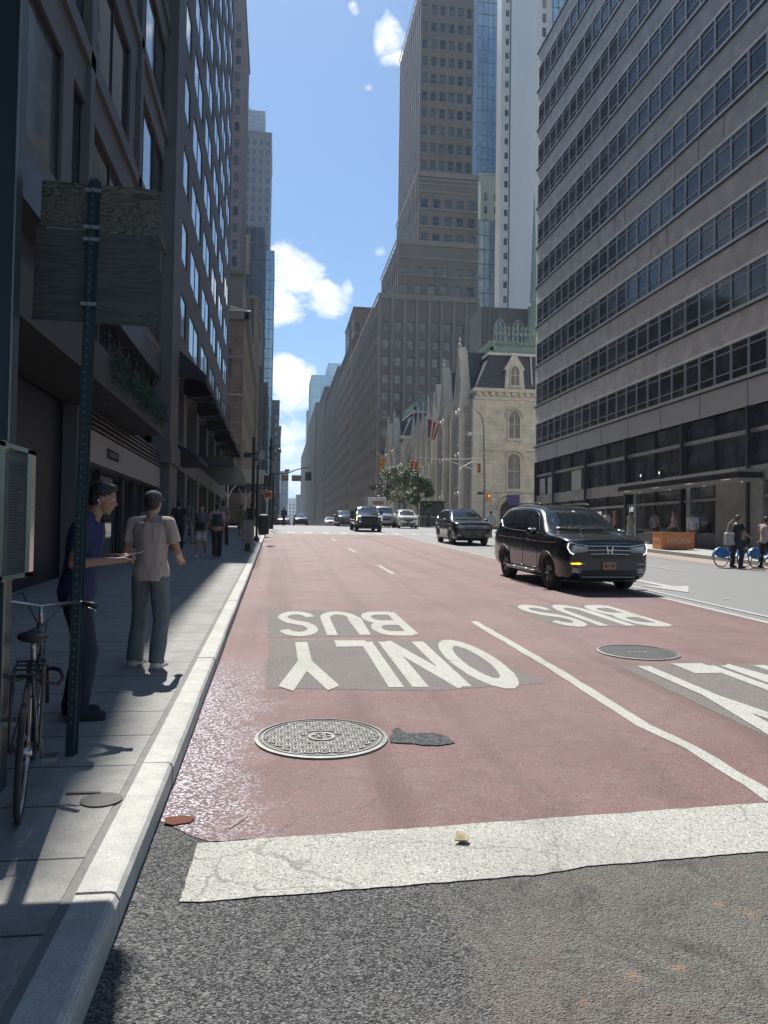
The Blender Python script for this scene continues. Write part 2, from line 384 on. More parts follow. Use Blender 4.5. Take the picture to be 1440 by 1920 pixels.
    for (mx_, my_, mr_) in (marks or []):     # sprayed utility marks, mostly worn away
        vd = N('ShaderNodeVectorMath'); vd.operation = 'DISTANCE'; L(P, vd.inputs[0]); vd.inputs[1].default_value = (mx_, my_, gz(my_))
        q_ = N('ShaderNodeMath'); q_.operation = 'MULTIPLY_ADD'; L(noise_(11, 8, .8, 1.0), q_.inputs[0]); q_.inputs[1].default_value = mr_*2.6; L(vd.outputs['Value'], q_.inputs[2])
        col = mixc(mr(q_.outputs[0], mr_*1.2, mr_*2.5, .55, 0), col, (.36,.21,.14))
    if cracks:
        wv = N('ShaderNodeTexNoise'); wv.inputs['Scale'].default_value = 3; wv.inputs['Detail'].default_value = 8; L(P, wv.inputs['Vector'])
        va = N('ShaderNodeVectorMath'); va.operation = 'MULTIPLY_ADD'; L(wv.outputs['Color'], va.inputs[0]); va.inputs[1].default_value = (.35,.35,.35); L(P, va.inputs[2])
        vc = N('ShaderNodeTexVoronoi'); vc.feature = 'DISTANCE_TO_EDGE'; vc.inputs['Scale'].default_value = 1.15; L(va.outputs[0], vc.inputs['Vector'])
        col = mixc(mr(vc.outputs['Distance'], .004, .012, cracks, 0), col, (.07,.065,.06))
        col = mixc(mr(noise_(3.4, 12, .85, .6), .60, .68, 0, cracks), col, tuple(c*1.3 for c in base) if red else (.16,.16,.155))
    if glit:      # coarse glass-bead glints along the left kerb, painted into the colour as pale specks
        s_ = N('ShaderNodeSeparateXYZ'); L(P, s_.inputs[0])
        f2 = N('ShaderNodeMath'); f2.operation = 'MULTIPLY_ADD'; L(noise_(3.2, 9, .75, .5), f2.inputs[0]); f2.inputs[1].default_value = 1.5; L(s_.outputs[0], f2.inputs[2])
        k_ = N('ShaderNodeMath'); k_.operation = 'MULTIPLY'; L(mr(f2.outputs[0], .28, .75, 1, 0), k_.inputs[0]); L(mr(s_.outputs[1], 7.2, 9.5, 1, 0), k_.inputs[1])
        vg = N('ShaderNodeTexVoronoi'); vg.inputs['Scale'].default_value = 85; L(P, vg.inputs['Vector']); sg = N('ShaderNodeSeparateColor'); L(vg.outputs['Color'], sg.inputs[0])
        k2 = N('ShaderNodeMath'); k2.operation = 'MULTIPLY'; L(k_.outputs[0], k2.inputs[0]); L(mr(sg.outputs[0], .62, .72, 0, 1), k2.inputs[1])
        k3 = N('ShaderNodeMath'); k3.operation = 'MULTIPLY'; L(k_.outputs[0], k3.inputs[0]); k3.inputs[1].default_value = .6
        col = mixc(k3.outputs[0], col, (.13,.105,.115)); col = mixc(k2.outputs[0], col, (.60,.56,.62))
    if sparkle:
        col = mixc(mr(sp.outputs[2], .80, .86, 0, sparkle), col, (.62,.60,.66))
    L(col, b.inputs['Base Color'])
    bp = N('ShaderNodeBump'); bp.inputs['Strength'].default_value = bump; bp.inputs['Distance'].default_value = .006
    ad = N('ShaderNodeMath'); ad.operation = 'ADD'; L(vo.outputs['Distance'], ad.inputs[0]); L(vo2.outputs['Distance'], ad.inputs[1]); L(ad.outputs[0], bp.inputs['Height']); bp.invert = True
    L(bp.outputs[0], b.inputs['Normal']); return m
M_ASPH = nodes_asphalt('asphalt', (.040,.042,.045), (.185,.185,.185), bump=1.3, aggs=135, mix2=((.105,.103,.090),(.20,.195,.175)), marks=[(2.09,3.16,.05),(2.00,3.25,.035),(1.37,2.79,.04),(1.57,2.82,.04),(1.12,2.66,.035)])
M_ASPG = nodes_asphalt('asphalt_grey', (.145,.149,.153), (.25,.254,.258), bump=.4, aggs=220, dirt=.10, rough=.6)
M_PATCH = nodes_asphalt('asphalt_patch', (.125,.115,.108), (.225,.21,.20), bump=.6, aggs=240, dirt=.2)
M_RED = nodes_asphalt('red_lane_paint', (.11,.095,.095), (.24,.22,.22), red=(.185,.101,.098), worn=.9, bump=.8, aggs=165, dirt=.42, rough=.6, glit=True, cracks=.3)
M_WHITE = nodes_asphalt('road_paint_white', (.33,.33,.305), (.47,.47,.44), bump=.35, aggs=240, dirt=.30)
M_TAN = nodes_asphalt('asphalt_buff', (.26,.20,.175), (.36,.30,.27), bump=.3, aggs=240, dirt=.15)
def ys_list(y0, y1):
    a = [y0]
    for k in (66,68,70,73,76,80,84,88,92,120,200,400,900): 
        if y0 < k < y1: a.append(k)
    return a+[y1]
def sheet(name, x0, x1, y0, y1, h, m, jag=0.0, step=.12, label=None):
    """sheet following the avenue's grade between two X lines, optional ragged outline"""
    b = MB(); ys = ys_list(y0, y1)
    if jag:
        n = max(2, int(min(y1-y0, 60)/step)); ys = [y0+(y1-y0)*i/n for i in range(n+1)]
    for a, c in zip(ys[:-1], ys[1:]):
        ja = lambda y, s: jag*noise.noise(Vector((y*1.7, s*9.1, 0)))+jag*.6*noise.noise(Vector((y*9, s*5.1, 3))) if jag else 0
        b.quad((x0+ja(a,1), a, gz(a)+h), (x1+ja(a,2), a, gz(a)+h), (x1+ja(c,2), c, gz(c)+h), (x0+ja(c,1), c, gz(c)+h))
    o = b.obj(name, m); o['kind'] = 'structure'; return o
LX, RX = -.62, 16.85        # kerb faces
# the whole ground, out to the horizon
b = MB()
yy = [-40, 0, 30, 60, 66, 70, 74, 78, 82, 86, 92, 200, 500, 1500, 4000]
for a, c in zip(yy[:-1], yy[1:]): b.quad((-1500,a,gz(a)-.03), (1500,a,gz(a)-.03), (1500,c,gz(c)-.03), (-1500,c,gz(c)-.03))
struct(b.obj('ground', M_ASPG))
sheet('road', LX, RX, -25, 900, 0, M_ASPG)
# dark asphalt of the crossing in the foreground, ragged edge
def polysheet(name, pts, h, m, cut=None):
    b = MB(); b.poly([(x, y, gz(y)+h) for x, y in pts]); o = b.obj(name, m); o['kind'] = 'structure'; return o
def ragged(pts, amp=.02, step=.06, seed=0):
    out = []
    for (x0,y0), (x1,y1) in zip(pts, pts[1:]+pts[:1]):
        L_ = math.hypot(x1-x0, y1-y0); n = max(1, int(L_/step))
        nx, ny = (y1-y0)/L_, -(x1-x0)/L_
        for i in range(n):
            t = i/n; x = x0+(x1-x0)*t; y = y0+(y1-y0)*t
            d = amp*(noise.noise(Vector((x*3.1+seed, y*3.1, seed)))+.7*noise.noise(Vector((x*13, y*13+seed, seed))))
            out.append((x+nx*d, y+ny*d))
    return out
b = MB(); b.quad((LX,-25,gz(-25)+.004), (RX,-25,gz(-25)+.004), (RX,4.5,gz(4.5)+.004), (LX,4.5,gz(4.5)+.004)); struct(b.obj('crossing_asphalt', M_ASPH))
# bus lane paint
b = MB(); n_ = 90
for i in range(n_):                       # ragged near end, then plain strips
    xa, xb = LX+.02+(8.02-LX-.02)*i/n_, LX+.02+(8.02-LX-.02)*(i+1)/n_
    ye = lambda x: 4.42-.30*max(0,min(1,(x+.6)/.25))+.07*max(0,x)+.03*noise.noise(Vector((x*6,1,2)))+.02*noise.noise(Vector((x*19,5,2)))
    b.quad((xa,ye(xa),gz(ye(xa))+.008),(xb,ye(xb),gz(ye(xb))+.008),(xb,5.6,gz(5.6)+.008),(xa,5.6,gz(5.6)+.008))
struct(b.obj('red_bus_lane', M_RED))
sheet('red_bus_lane', LX+.02, 8.02, 5.6, 30.0, .008, M_RED)
sheet('red_bus_lane', LX+.02, 8.02, 30.0, 50.2, .008, M_RED)
sheet('red_bus_lane', LX+.02, 8.02, 80, 400, .008, M_RED)
polysheet('rust_puddle', ragged([(-.58,4.36),(-.52,4.33),(-.43,4.36),(-.42,4.42),(-.49,4.46),(-.57,4.44)], .02, .02, 4), .016, mat('rust_water', (.13,.035,.02), rough=.25, var=.3, scale=9))
# patches of bare asphalt under the words
polysheet('asphalt_patch', ragged([(-.09,10.38),(1.98,10.5),(1.98,13.0),(-.09,13.1)], .015, .07, 1), .0105, M_PATCH)
polysheet('asphalt_patch', ragged([(-.07,7.5),(1.5,7.3),(2.75,7.55),(2.35,10.1),(-.05,10.2)], .02, .07, 2), .0105, M_PATCH)
polysheet('asphalt_patch', ragged([(3.86,5.3),(6.6,5.4),(6.6,8.4),(3.9,8.35)], .02, .08, 6), .0105, M_PATCH)
polysheet('asphalt_patch', ragged([(4.25,11.3),(6.2,11.2),(6.2,13.8),(4.25,13.85)], .02, .08, 7), .0104, M_PATCH)
# pothole beside the manhole
polysheet('pothole_patch', ragged([(.88,5.72),(1.0,5.66),(1.2,5.60),(1.33,5.66),(1.34,5.82),(1.22,5.94),(1.05,5.92),(.98,6.08),(.92,6.02)], .035, .03, 5), .016, nodes_asphalt('pothole_asphalt', (.025,.027,.03), (.13,.14,.14), bump=1.2, aggs=110))
# stop bar
M_BAR = nodes_asphalt('stop_bar_paint', (.31,.31,.285), (.45,.45,.42), bump=.5, aggs=190, dirt=.42, cracks=.38)
polysheet('stop_line', ragged([(-.39,3.50),(1.25,3.59),(1.55,3.66),(2.6,3.72),(5.2,3.98),(5.2,4.55),(3.0,4.345),(-.37,4.10)], .014, .045, 11), .0098, M_BAR)
# lane line, double line, dashes, crosswalk
b = MB()
def rib(b, pts, w, h=.012, jag=.0):
    P = []
    for (x0,y0),(x1,y1) in zip(pts[:-1], pts[1:]):
        n = max(1, int(math.hypot(x1-x0,y1-y0)/.25)) if jag else 1
        for i in range(n): P.append((x0+(x1-x0)*i/n, y0+(y1-y0)*i/n))
    P.append(pts[-1]); Lp = []; Rp = []
    for i, (x, y) in enumerate(P):
        x0,y0 = P[max(0,i-1)]; x1,y1 = P[min(len(P)-1,i+1)]; L_ = math.hypot(x1-x0,y1-y0); nx, ny = (y1-y0)/L_, -(x1-x0)/L_
        j1 = jag*noise.noise(Vector((x*4,y*4,1))); j2 = jag*noise.noise(Vector((x*4,y*4,7)))
        Lp.append((x+nx*(w/2+j1), y+ny*(w/2+j1))); Rp.append((x-nx*(w/2+j2), y-ny*(w/2+j2)))
    for i in range(len(P)-1):
        q = [Lp[i], Lp[i+1], Rp[i+1], Rp[i]]; b.poly([(x, y, gz(y)+h) for x, y in q])
rib(b, [(3.06,4.36),(3.10,5.4),(3.02,6.0),(3.05,7.0),(3.09,8.4),(3.10,11.8)], .125, .012, .02)
struct(b.obj('lane_line', M_WHITE))
b = MB()
rib(b, [(7.98,8.0),(8.02,30),(8.1,49.8)], .13, .012, .02); rib(b, [(8.45,8.0),(8.45,30),(8.45,49.8)], .12, .012, .02)
rib(b, [(9.35,15.0),(9.35,14.9)], .12)
struct(b.obj('double_line', M_WHITE))
b = MB()
for y0 in (20.5, 30.5, 40.5): rib(b, [(3.15,y0),(3.15,y0+3.0)], .12)
for y0 in (90, 102, 114): rib(b, [(3.15,y0),(3.15,y0+3)], .12)
for y0 in (22.0, 34.0, 46.0): rib(b, [(12.4,y0),(12.4,y0+3)], .12)
for y0 in (10.6, 9.0): rib(b, [(11.2,y0),(13.6,y0+1.4)], .18)
struct(b.obj('lane_dashes', M_WHITE))
b = MB(); rib(b, [(15.0,12),(15.0,50)], .12); struct(b.obj('bike_lane_line', M_WHITE))
sheet('buff_lane', 15.35, RX-.02, 8, 50, .006, M_TAN)
b = MB()
for i in range(14):
    x = -.2+i*1.22
    rib(b, [(x,51.2),(x,54.6)], .55)
struct(b.obj('crosswalk', M_WHITE))
b = MB()
for i in range(13): x = .3+i*1.25; rib(b, [(x,80.5),(x,84)], .5)
struct(b.obj('crosswalk', M_WHITE))
b = MB(); rib(b, [(.2,50.4),(8,50.4)], .35); struct(b.obj('stop_line', M_WHITE))
# straight-ahead arrow in the third lane (points at the camera)
polysheet('lane_arrow', [(9.15,16.1),(10.0,17.6),(9.55,17.4),(9.5,19.6),(9.25,19.6),(9.25,17.4),(8.75,17.7)], .012, M_WHITE)
# the words, painted for drivers who come towards us
def ribbon2(b, pts, w, X0, Y0, sx, sy, h=.018):
    """letter strokes in letter space (x right 0..1, y up 0..1): on the road x runs to -X and y to -Y; stroke width in metres on X, stretched on Y"""
    P = [Vector((X0-p[0]*sx, Y0-p[1]*sy)) for p in pts]; k = sy/sx*.62
    Q = [Vector((p.x, p.y/k)) for p in P]; L1 = []; L2 = []
    for i, p in enumerate(Q):
        t = (Q[min(i+1,len(Q)-1)]-Q[max(i-1,0)]).normalized(); n = Vector((-t.y, t.x))
        if 0 < i < len(Q)-1:
            t1 = (p-Q[i-1]).normalized(); t2 = (Q[i+1]-p).normalized(); c = max(.5, math.sqrt(max(0,(1+t1.dot(t2))/2)))
        else: c = 1
        ww = w/2/c*(1+.10*noise.noise(Vector((p.x*6,p.y*6,h))))
        L1.append(p+n*ww); L2.append(p-n*ww)
    for i in range(len(Q)-1):
        q = [L1[i], L1[i+1], L2[i+1], L2[i]]; b.poly([(v.x, v.y*k, gz(v.y*k)+h) for v in q])
def arc(cx, cy, rx, ry, a0, a1, n=12): return [(cx+rx*math.cos(RAD(a0+(a1-a0)*i/n)), cy+ry*math.sin(RAD(a0+(a1-a0)*i/n))) for i in range(n+1)]
LET = {
 'B': [[(.1,0),(.1,.98)], [(.1,.95),(.5,.95)]+arc(.55,.74,.33,.21,90,-90,8)+[(.12,.53)], [(.12,.49)]+arc(.55,.27,.38,.22,90,-90,8)+[(.12,.05)]],
 'U': [[(.1,1)]+[(.1,.32)]+arc(.5,.32,.4,.28,180,360,12)+[(.9,1)]],
 'S': [arc(.5,.76,.36,.20,10,180,9)+[(.16,.68),(.3,.56),(.7,.44),(.86,.30)]+arc(.5,.26,.38,.22,-5,-175,9)],
 'O': [arc(.5,.5,.4,.46,0,360,22)],
 'N': [[(.1,0),(.1,1)], [(.12,1),(.88,0)], [(.9,0),(.9,1)]],
 'L': [[(.15,1),(.15,.0)], [(.15,.045),(.9,.045)]],
 'Y': [[(.08,1),(.5,.5)], [(.92,1),(.5,.5)], [(.5,.54),(.5,0)]],
}
def word(name, txt, xl, xr, ybot, ytop, w=.15, skew=0):
    """xl: X of the word's left end for its reader (large X), xr: small X; ybot: far Y, ytop: near Y"""
    b = MB(); n = len(txt); cell = (xl-xr)/n; h = .0125
    for i, ch in enumerate(txt):
        x0 = xl-i*cell-cell*.07; sx = cell*.84
        for st in LET[ch]:
            h += .0004; ribbon2(b, st, w, x0, ybot+skew*i, sx, ybot-ytop, h)
    struct(b.obj(name, M_WHITE))
word('road_word_bus', 'BUS', 2.03, .0, 12.85, 10.55, .15)
word('road_word_only', 'ONLY', 2.62, .02, 10.0, 7.45, .155)
word('road_word_bus', 'BUS', 6.22, 4.28, 13.75, 11.3, .15)
word('road_word_only', 'ONLY', 6.3, 3.86, 8.3, 5.45, .155)
# ---------------- manholes ----------------
M_IRON = mat('cast_iron', (.21,.212,.205), rough=.5, metal=.3, var=.3, scale=14, bump=.3, bscale=120)
M_IRON2 = mat('cast_iron_dark', (.08,.078,.075), rough=.6, metal=.3, var=.3, scale=10, bump=.4, bscale=150)
def manhole(c, r, label, kind):
    t = thing('manhole_cover', label, 'manhole cover', (c[0], c[1], gz(c[1])+.012)); t.rotation_euler = (math.atan(G), 0, 0)
    b = MB(); b.lathe([(r,-.004),(r,.010),(r*.95,.014),(r*.94,.004)], n=56); f = b.obj('rim', M_IRON, t, world=False)
    b = MB(); b.lathe([(r*.935,-.003),(r*.935,.005),(r*.92,.006)], n=56); b.obj('lid', M_IRON2, t, world=False)
    b = MB()
    def ringz(cx, cy, rr, w, z0, z1, n, rot=0):
        pts = [(cx+rr*math.cos(rot+2*math.pi*i/n), cy+rr*math.sin(rot+2*math.pi*i/n)) for i in range(n)]
        for i in range(n):
            (x0,y0),(x1,y1) = pts[i], pts[(i+1)%n]; k = (rr-w)/rr
            q = [(x0,y0),(x1,y1),(cx+(x1-cx)*k,cy+(y1-cy)*k),(cx+(x0-cx)*k,cy+(y0-cy)*k)]
            b.prism([(x,y,z0) for x,y in q], (0,0,z1-z0))
    if kind == 'hex':
        s = r*.205
        for i in range(-6, 7):
            for j in range(-6, 7):
                cx = s*(i+j*.5)*.98; cy = s*j*.866*.98; d = math.hypot(cx, cy)
                if r*.22 < d < r*.86:
                    ringz(cx, cy, s*.50, s*.13, .004, .013, 6, math.pi/6)
                    ringz(cx, cy, s*.24, s*.09, .004, .013, 8)
        ringz(0, 0, r*.20, r*.04, .004, .014, 24); ringz(0,0,r*.07,r*.03,.004,.015,12)
        for k in range(5): a = k*2*math.pi/5; ringz(r*.125*math.cos(a), r*.125*math.sin(a), r*.035, r*.02, .004,.014,6)
        ringz(0,0,r*.90,r*.02,.004,.012,48)
    else:
        n = 30
        for i in range(-n, n+1):
            for j in range(-n, n+1):
                x = i*r/n*1.0; y = j*r/n*1.0
                if (i+j) % 2 == 0 and math.hypot(x, y) < r*.88 and not (abs(x) < r*.3 and abs(y) < r*.12): b.box((x-.007,y-.007,.004),(x+.007,y+.007,.010))
        for x in (-.2,-.07,.06,.19): b.box((x*r-.02,-.03,.004),(x*r+.02,.03,.012))
    b.obj('raised_pattern', M_IRON, t, world=False)
manhole((.37,5.86), .50, 'round iron manhole cover cast with hexagon pattern, beside the patched pothole', 'hex')
manhole((4.51,9.12), .50, 'round dark manhole cover with fine studs between the bus lane words', 'stud')
# ---------------- kerbs and sidewalks ----------------
def conc(name, c, js=.63, jx=None, joint=.008, var=.15, rough=.85):
    m = bpy.data.materials.new(name); m.use_nodes = True; nt = m.node_tree; N = nt.nodes.new; L = nt.links.new
    b = nt.nodes['Principled BSDF']; b.inputs['Roughness'].default_value = rough
    g = N('ShaderNodeNewGeometry'); s = N('ShaderNodeSeparateXYZ'); L(g.outputs['Position'], s.inputs[0])
    def mth(op, a, v):
        n = N('ShaderNodeMath'); n.operation = op; L(a, n.inputs[0]); 
        if v is not None: n.inputs[1].default_value = v
        return n.outputs[0]
    def line(o, sp, off):
        a = mth('ADD', o, 100+off); a = mth('MODULO', a, sp); a = mth('SUBTRACT', a, sp/2); a = mth('ABSOLUTE', a, None)
        return mth('LESS_THAN', a, joint)
    j = line(s.outputs[1], js, -.03)
    if jx:
        j2 = line(s.outputs[0], jx, .3); n = N('ShaderNodeMath'); n.operation = 'MAXIMUM'; L(j, n.inputs[0]); L(j2, n.inputs[1]); j = n.outputs[0]
    def noise_(sc_, d, lo, hi, c0, c1):
        n = N('ShaderNodeTexNoise'); n.inputs['Scale'].default_value = sc_; n.inputs['Detail'].default_value = d; n.inputs['Roughness'].default_value = .7; L(g.outputs['Position'], n.inputs['Vector'])
        r = N('ShaderNodeValToRGB'); r.color_ramp.elements[0].position = lo; r.color_ramp.elements[1].position = hi; r.color_ramp.elements[0].color = (*c0,1); r.color_ramp.elements[1].color = (*c1,1); L(n.outputs[0], r.inputs[0]); return r.outputs[0]
    def mul(a, b_):
        n = N('ShaderNodeMix'); n.data_type = 'RGBA'; n.blend_type = 'MULTIPLY'; n.inputs[0].default_value = 1; L(a, n.inputs[6]); L(b_, n.inputs[7]); return n.outputs[2]
    c1 = noise_(1.4, 10, .3, .7, tuple(x*(1-var) for x in c), tuple(x*(1+var) for x in c))
    c1 = mul(c1, noise_(9, 10, .30, .62, (.80,.80,.80), (1.04,1.04,1.04)))
    c1 = mul(c1, noise_(90, 3, .35, .6, (.78,.78,.78), (1.06,1.06,1.06)))
    vg = N('ShaderNodeTexVoronoi'); vg.inputs['Scale'].default_value = 2.6; L(g.outputs['Position'], vg.inputs['Vector'])
    rg = N('ShaderNodeMapRange'); rg.inputs[1].default_value = .035; rg.inputs[2].default_value = .05; rg.inputs[3].default_value = .55; rg.inputs[4].default_value = 0; L(vg.outputs['Distance'], rg.inputs[0])
    gm = N('ShaderNodeMix'); gm.data_type = 'RGBA'; L(rg.outputs[0], gm.inputs[0]); L(c1, gm.inputs[6]); gm.inputs[7].default_value = (.05,.05,.05,1); c1 = gm.outputs[2]
    mx = N('ShaderNodeMix'); mx.data_type = 'RGBA'; L(j, mx.inputs[0]); L(c1, mx.inputs[6]); mx.inputs[7].default_value = (.03,.03,.03,1)
    L(mx.outputs[2], b.inputs['Base Color'])
    n = N('ShaderNodeTexNoise'); n.inputs['Scale'].default_value = 160; L(g.outputs['Position'], n.inputs['Vector'])
    bp = N('ShaderNodeBump'); bp.inputs['Strength'].default_value = .25; bp.inputs['Distance'].default_value = .004; L(n.outputs[0], bp.inputs['Height']); L(bp.outputs[0], b.inputs['Normal'])
    return m
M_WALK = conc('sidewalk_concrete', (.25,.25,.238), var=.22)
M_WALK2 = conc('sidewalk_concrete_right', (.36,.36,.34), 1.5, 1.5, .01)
M_KERB = conc('kerb_granite', (.42,.42,.395), 500, None, .001, .12)
M_GUT = conc('kerb_joint_strip', (.17,.17,.165), 500, None, .001)
rnd = random.Random(4)
t = None; b = MB(); y = -8.0
KW = .165
while y < 62.6:
    L_ = min(rnd.uniform(1.1, 1.9) if y > 6 else 1.62, 63-y); y2 = y+L_-.012; dx = rnd.uniform(-.006,.006)
    x0, x1 = LX-KW, LX; z0a, z0b = gz(y), gz(y2); T = .15+rnd.uniform(-.003,.003); c = .022
    vs = []
    for yy_, zz in ((y, z0a), (y2, z0b)):
        vs += [(x0,yy_,zz-.2),(x1+.012+dx,yy_,zz-.2),(x1+.012+dx,yy_,zz+T-c-.01),(x1+dx-.004,yy_,zz+T-.006),(x1-c+dx,yy_,zz+T),(x0,yy_,zz+T)]
    b.add(vs, [(0,1,2,3,4,5),(11,10,9,8,7,6)]+[(i,(i+6),(i+1)%6+6,(i+1)%6) for i in range(6)]); y += L_
struct(b.obj('kerb', M_KERB))
b = MB(); b.quad((LX-KW,-8,gz(-8)+.13),(LX,-8,gz(-8)+.13),(LX,63,gz(63)+.13),(LX-KW,63,gz(63)+.13)); struct(b.obj('kerb_bed', M_GUT))
def walk(name, x0, x1, y0, y1, m, h=.15):
    b = MB(); ys = ys_list(y0, y1)
    for a, c in zip(ys[:-1], ys[1:]):
        b.quad((x0,a,gz(a)+h),(x1,a,gz(a)+h),(x1,c,gz(c)+h),(x0,c,gz(c)+h)); b.quad((x1,a,gz(a)-.2),(x1,a,gz(a)+h),(x1,c,gz(c)+h),(x1,c,gz(c)-.2)); b.quad((x0,a,gz(a)-.2),(x0,a,gz(a)+h),(x0,c,gz(c)+h),(x0,c,gz(c)-.2))
    b.quad((x0,y1,gz(y1)-.2),(x1,y1,gz(y1)-.2),(x1,y1,gz(y1)+h),(x0,y1,gz(y1)+h)); b.quad((x0,y0,gz(y0)-.2),(x1,y0,gz(y0)-.2),(x1,y0,gz(y0)+h),(x0,y0,gz(y0)+h))
    return struct(b.obj(name, m))
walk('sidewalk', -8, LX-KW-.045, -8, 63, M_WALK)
b = MB(); b.quad((LX-KW-.045,-8,gz(-8)+.146),(LX-KW,-8,gz(-8)+.146),(LX-KW,63,gz(63)+.146),(LX-KW-.045,63,gz(63)+.146)); struct(b.obj('kerb_joint', M_GUT))
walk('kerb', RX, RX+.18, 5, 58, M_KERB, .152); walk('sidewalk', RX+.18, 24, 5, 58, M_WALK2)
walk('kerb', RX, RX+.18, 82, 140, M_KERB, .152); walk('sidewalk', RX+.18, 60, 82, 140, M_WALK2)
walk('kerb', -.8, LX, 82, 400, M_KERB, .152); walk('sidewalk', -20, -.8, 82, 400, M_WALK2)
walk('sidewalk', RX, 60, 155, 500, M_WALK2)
# cast iron utility lid in the sidewalk
c0 = gp(190, 1500, .15)
b = MB(); b.lathe([(.11,-.002),(.11,.004),(.095,.005)], (c0.x, c0.y, c0.z+.001), 20); tag(b.obj('utility_lid', M_IRON2), 'small round iron lid set in the sidewalk beside the kerb', 'utility lid')
b = MB(); q = gp(160,1488,.15); b.box((q.x-.10,q.y-.012,q.z+.001),(q.x+.08,q.y+.012,q.z+.008)); tag(b.obj('iron_strip', M_IRON2), 'short rusty iron strip lying on the sunlit sidewalk flag', 'metal strip')
# leaf on the stop bar and a twig on the red paint
q = gp(862,1581); b = MB(); b.prism([(q.x-.035,q.y-.03,q.z+.024),(q.x+.03,q.y-.045,q.z+.026),(q.x+.05,q.y-.01,q.z+.03),(q.x+.01,q.y+.04,q.z+.045),(q.x-.015,q.y+.015,q.z+.05)], (0,0,.006)); tag(b.obj('dry_leaf', mat('dry_leaf', (.33,.27,.16), var=.3, scale=40)), 'crumpled brown dry leaf lying on the white stop line', 'leaf')
q = gp(430,1558); q2 = gp(465,1533); b = MB(); b.tube([(q.x,q.y,q.z+.016),((q.x+q2.x)/2,(q.y+q2.y)/2,q.z+.022),(q2.x,q2.y,q2.z+.016)], .0035, 5); tag(b.obj('straw', mat('straw', (.6,.55,.45), var=.1)), 'thin pale straw lying on the red lane by the stop line', 'straw')
# ================= near buildings =================
G_DARK = glass('glass_dark', (.012,.015,.02), .05, .03)
G_MID = glass('glass_grey', (.045,.05,.055), .08, .04, var=.05)
G_BLIND = glass('glass_blinds', (.085,.085,.08), .12, .03)
G_SKY = glass('glass_bright', (.03,.04,.05), .03, .012, scale=.9, spec=1.0)
G_SHOP = glass('glass_shop', (.018,.020,.022), .04, .02, var=.06)
M_ALU = mat('window_frame_grey', (.20,.21,.22), rough=.45, metal=.4, var=.1)
M_ALU2 = mat('window_frame_dark', (.035,.035,.04), rough=.45, metal=.3, var=.1)
M_STEEL = mat('brushed_steel', (.36,.37,.38), rough=.3, metal=.85, var=.08, scale=1, stretch=(1,1,20))
M_BLK = mat('black_metal', (.018,.02,.022), rough=.45, metal=.2, var=.2, scale=8)
G_OFC = glass('office_glass', (.014,.017,.020), .10, .05, spec=.32, var=.035)
G_OFC2 = glass('office_glass_blind', (.05,.052,.052), .12, .05, spec=.35, var=.05)
# --- right: office block with ribbon windows ---
RXF = 20.6; RY0, RY1 = 13.6, 59.65
M_SPAN = brick('split_stone_band', (.60,.545,.48), (.70,.64,.57), (.44,.40,.35), .34, .075, .006, bump=.8, var=.35)
M_PANEL = mat('smooth_stone_panel', (.42,.405,.385), rough=.6, var=.06, scale=.5, bump=.05)
R = Bld('office_building', 'grey stone office block with long ribbon windows filling the right side of the avenue', 'building', (RXF, RY1, 1.5))
FH = 3.235; Z0 = 8.93
nb = 34; us = [0.0]; bay = (RY1-RY0-.6)/nb
for i in range(nb): us += [.3+i*bay+.012, .3+(i+1)*bay-.012]
us.append(RY1-RY0); zs = [Z0-1.0+.95]
zs = [Z0]
for k in range(10): zs += [Z0+k*FH+.08, Z0+k*FH+1.80]
zs.append(Z0+10*FH+.05)
R.facade((RXF, RY1, 0), (0,-1,0), us, zs, odd, .07, 0, (.05, 1, (.24,.80), .095), mat('mullion_steel', (.26,.28,.31), rough=.4, metal=.3, var=.08), [G_OFC, G_OFC, G_OFC2, G_OFC])
w = R.wall
w.quad((RXF,RY1,7.63),(RXF,RY0,7.63),(RXF,RY0,Z0),(RXF,RY1,Z0),1)
# other walls, roof
w.quad((RXF,RY1,-2),(60,RY1,-2),(60,RY1,Z0+10*FH),(RXF,RY1,Z0+10*FH),0); w.quad((RXF,RY0,-2),(60,RY0,-2),(60,RY0,42),(RXF,RY0,42),0)
w.quad((60,RY0,-2),(60,RY1,-2),(60,RY1,42),(60,RY0,42),0); w.quad((RXF,RY0,Z0+10*FH),(60,RY0,Z0+10*FH),(60,RY1,Z0+10*FH),(RXF,RY1,Z0+10*FH),1)
R.done([M_SPAN, M_PANEL], 100)
b = MB(); M_SILL = mat('sill_metal', (.42,.42,.42), rough=.35, metal=.5, var=.1)
for k in range(11):
    z = Z0+k*FH; b.box((RXF-.10,RY0,z-.05),(RXF-.002,RY1+.1,z+.03),0)
    b.box((RXF-.05,RY0,z-.13),(RXF-.003,RY1+.05,z-.055),1)
b.obj('sill_band', [M_SILL, M_ALU2], R.root)
b = MB()
for z, y in ((Z0+4*FH,33.2),(Z0+4*FH,35.4),(Z0+4*FH,37.7),(Z0+4*FH,43.6),(Z0+4*FH,45.0),(Z0+3*FH,38.5),(Z0+3*FH,40.3),(Z0+4*FH,50.5),(Z0+4*FH,52)): b.box((RXF-.012,y-.02,z-1.2),(RXF-.002,y+.02,z-.06))
for i in range(12): y = RY1-3.9*i-1; b.box((RXF-.012,y-.012,7.65),(RXF-.002,y+.012,Z0-.17))
b.obj('panel_joints', M_ALU2, R.root)
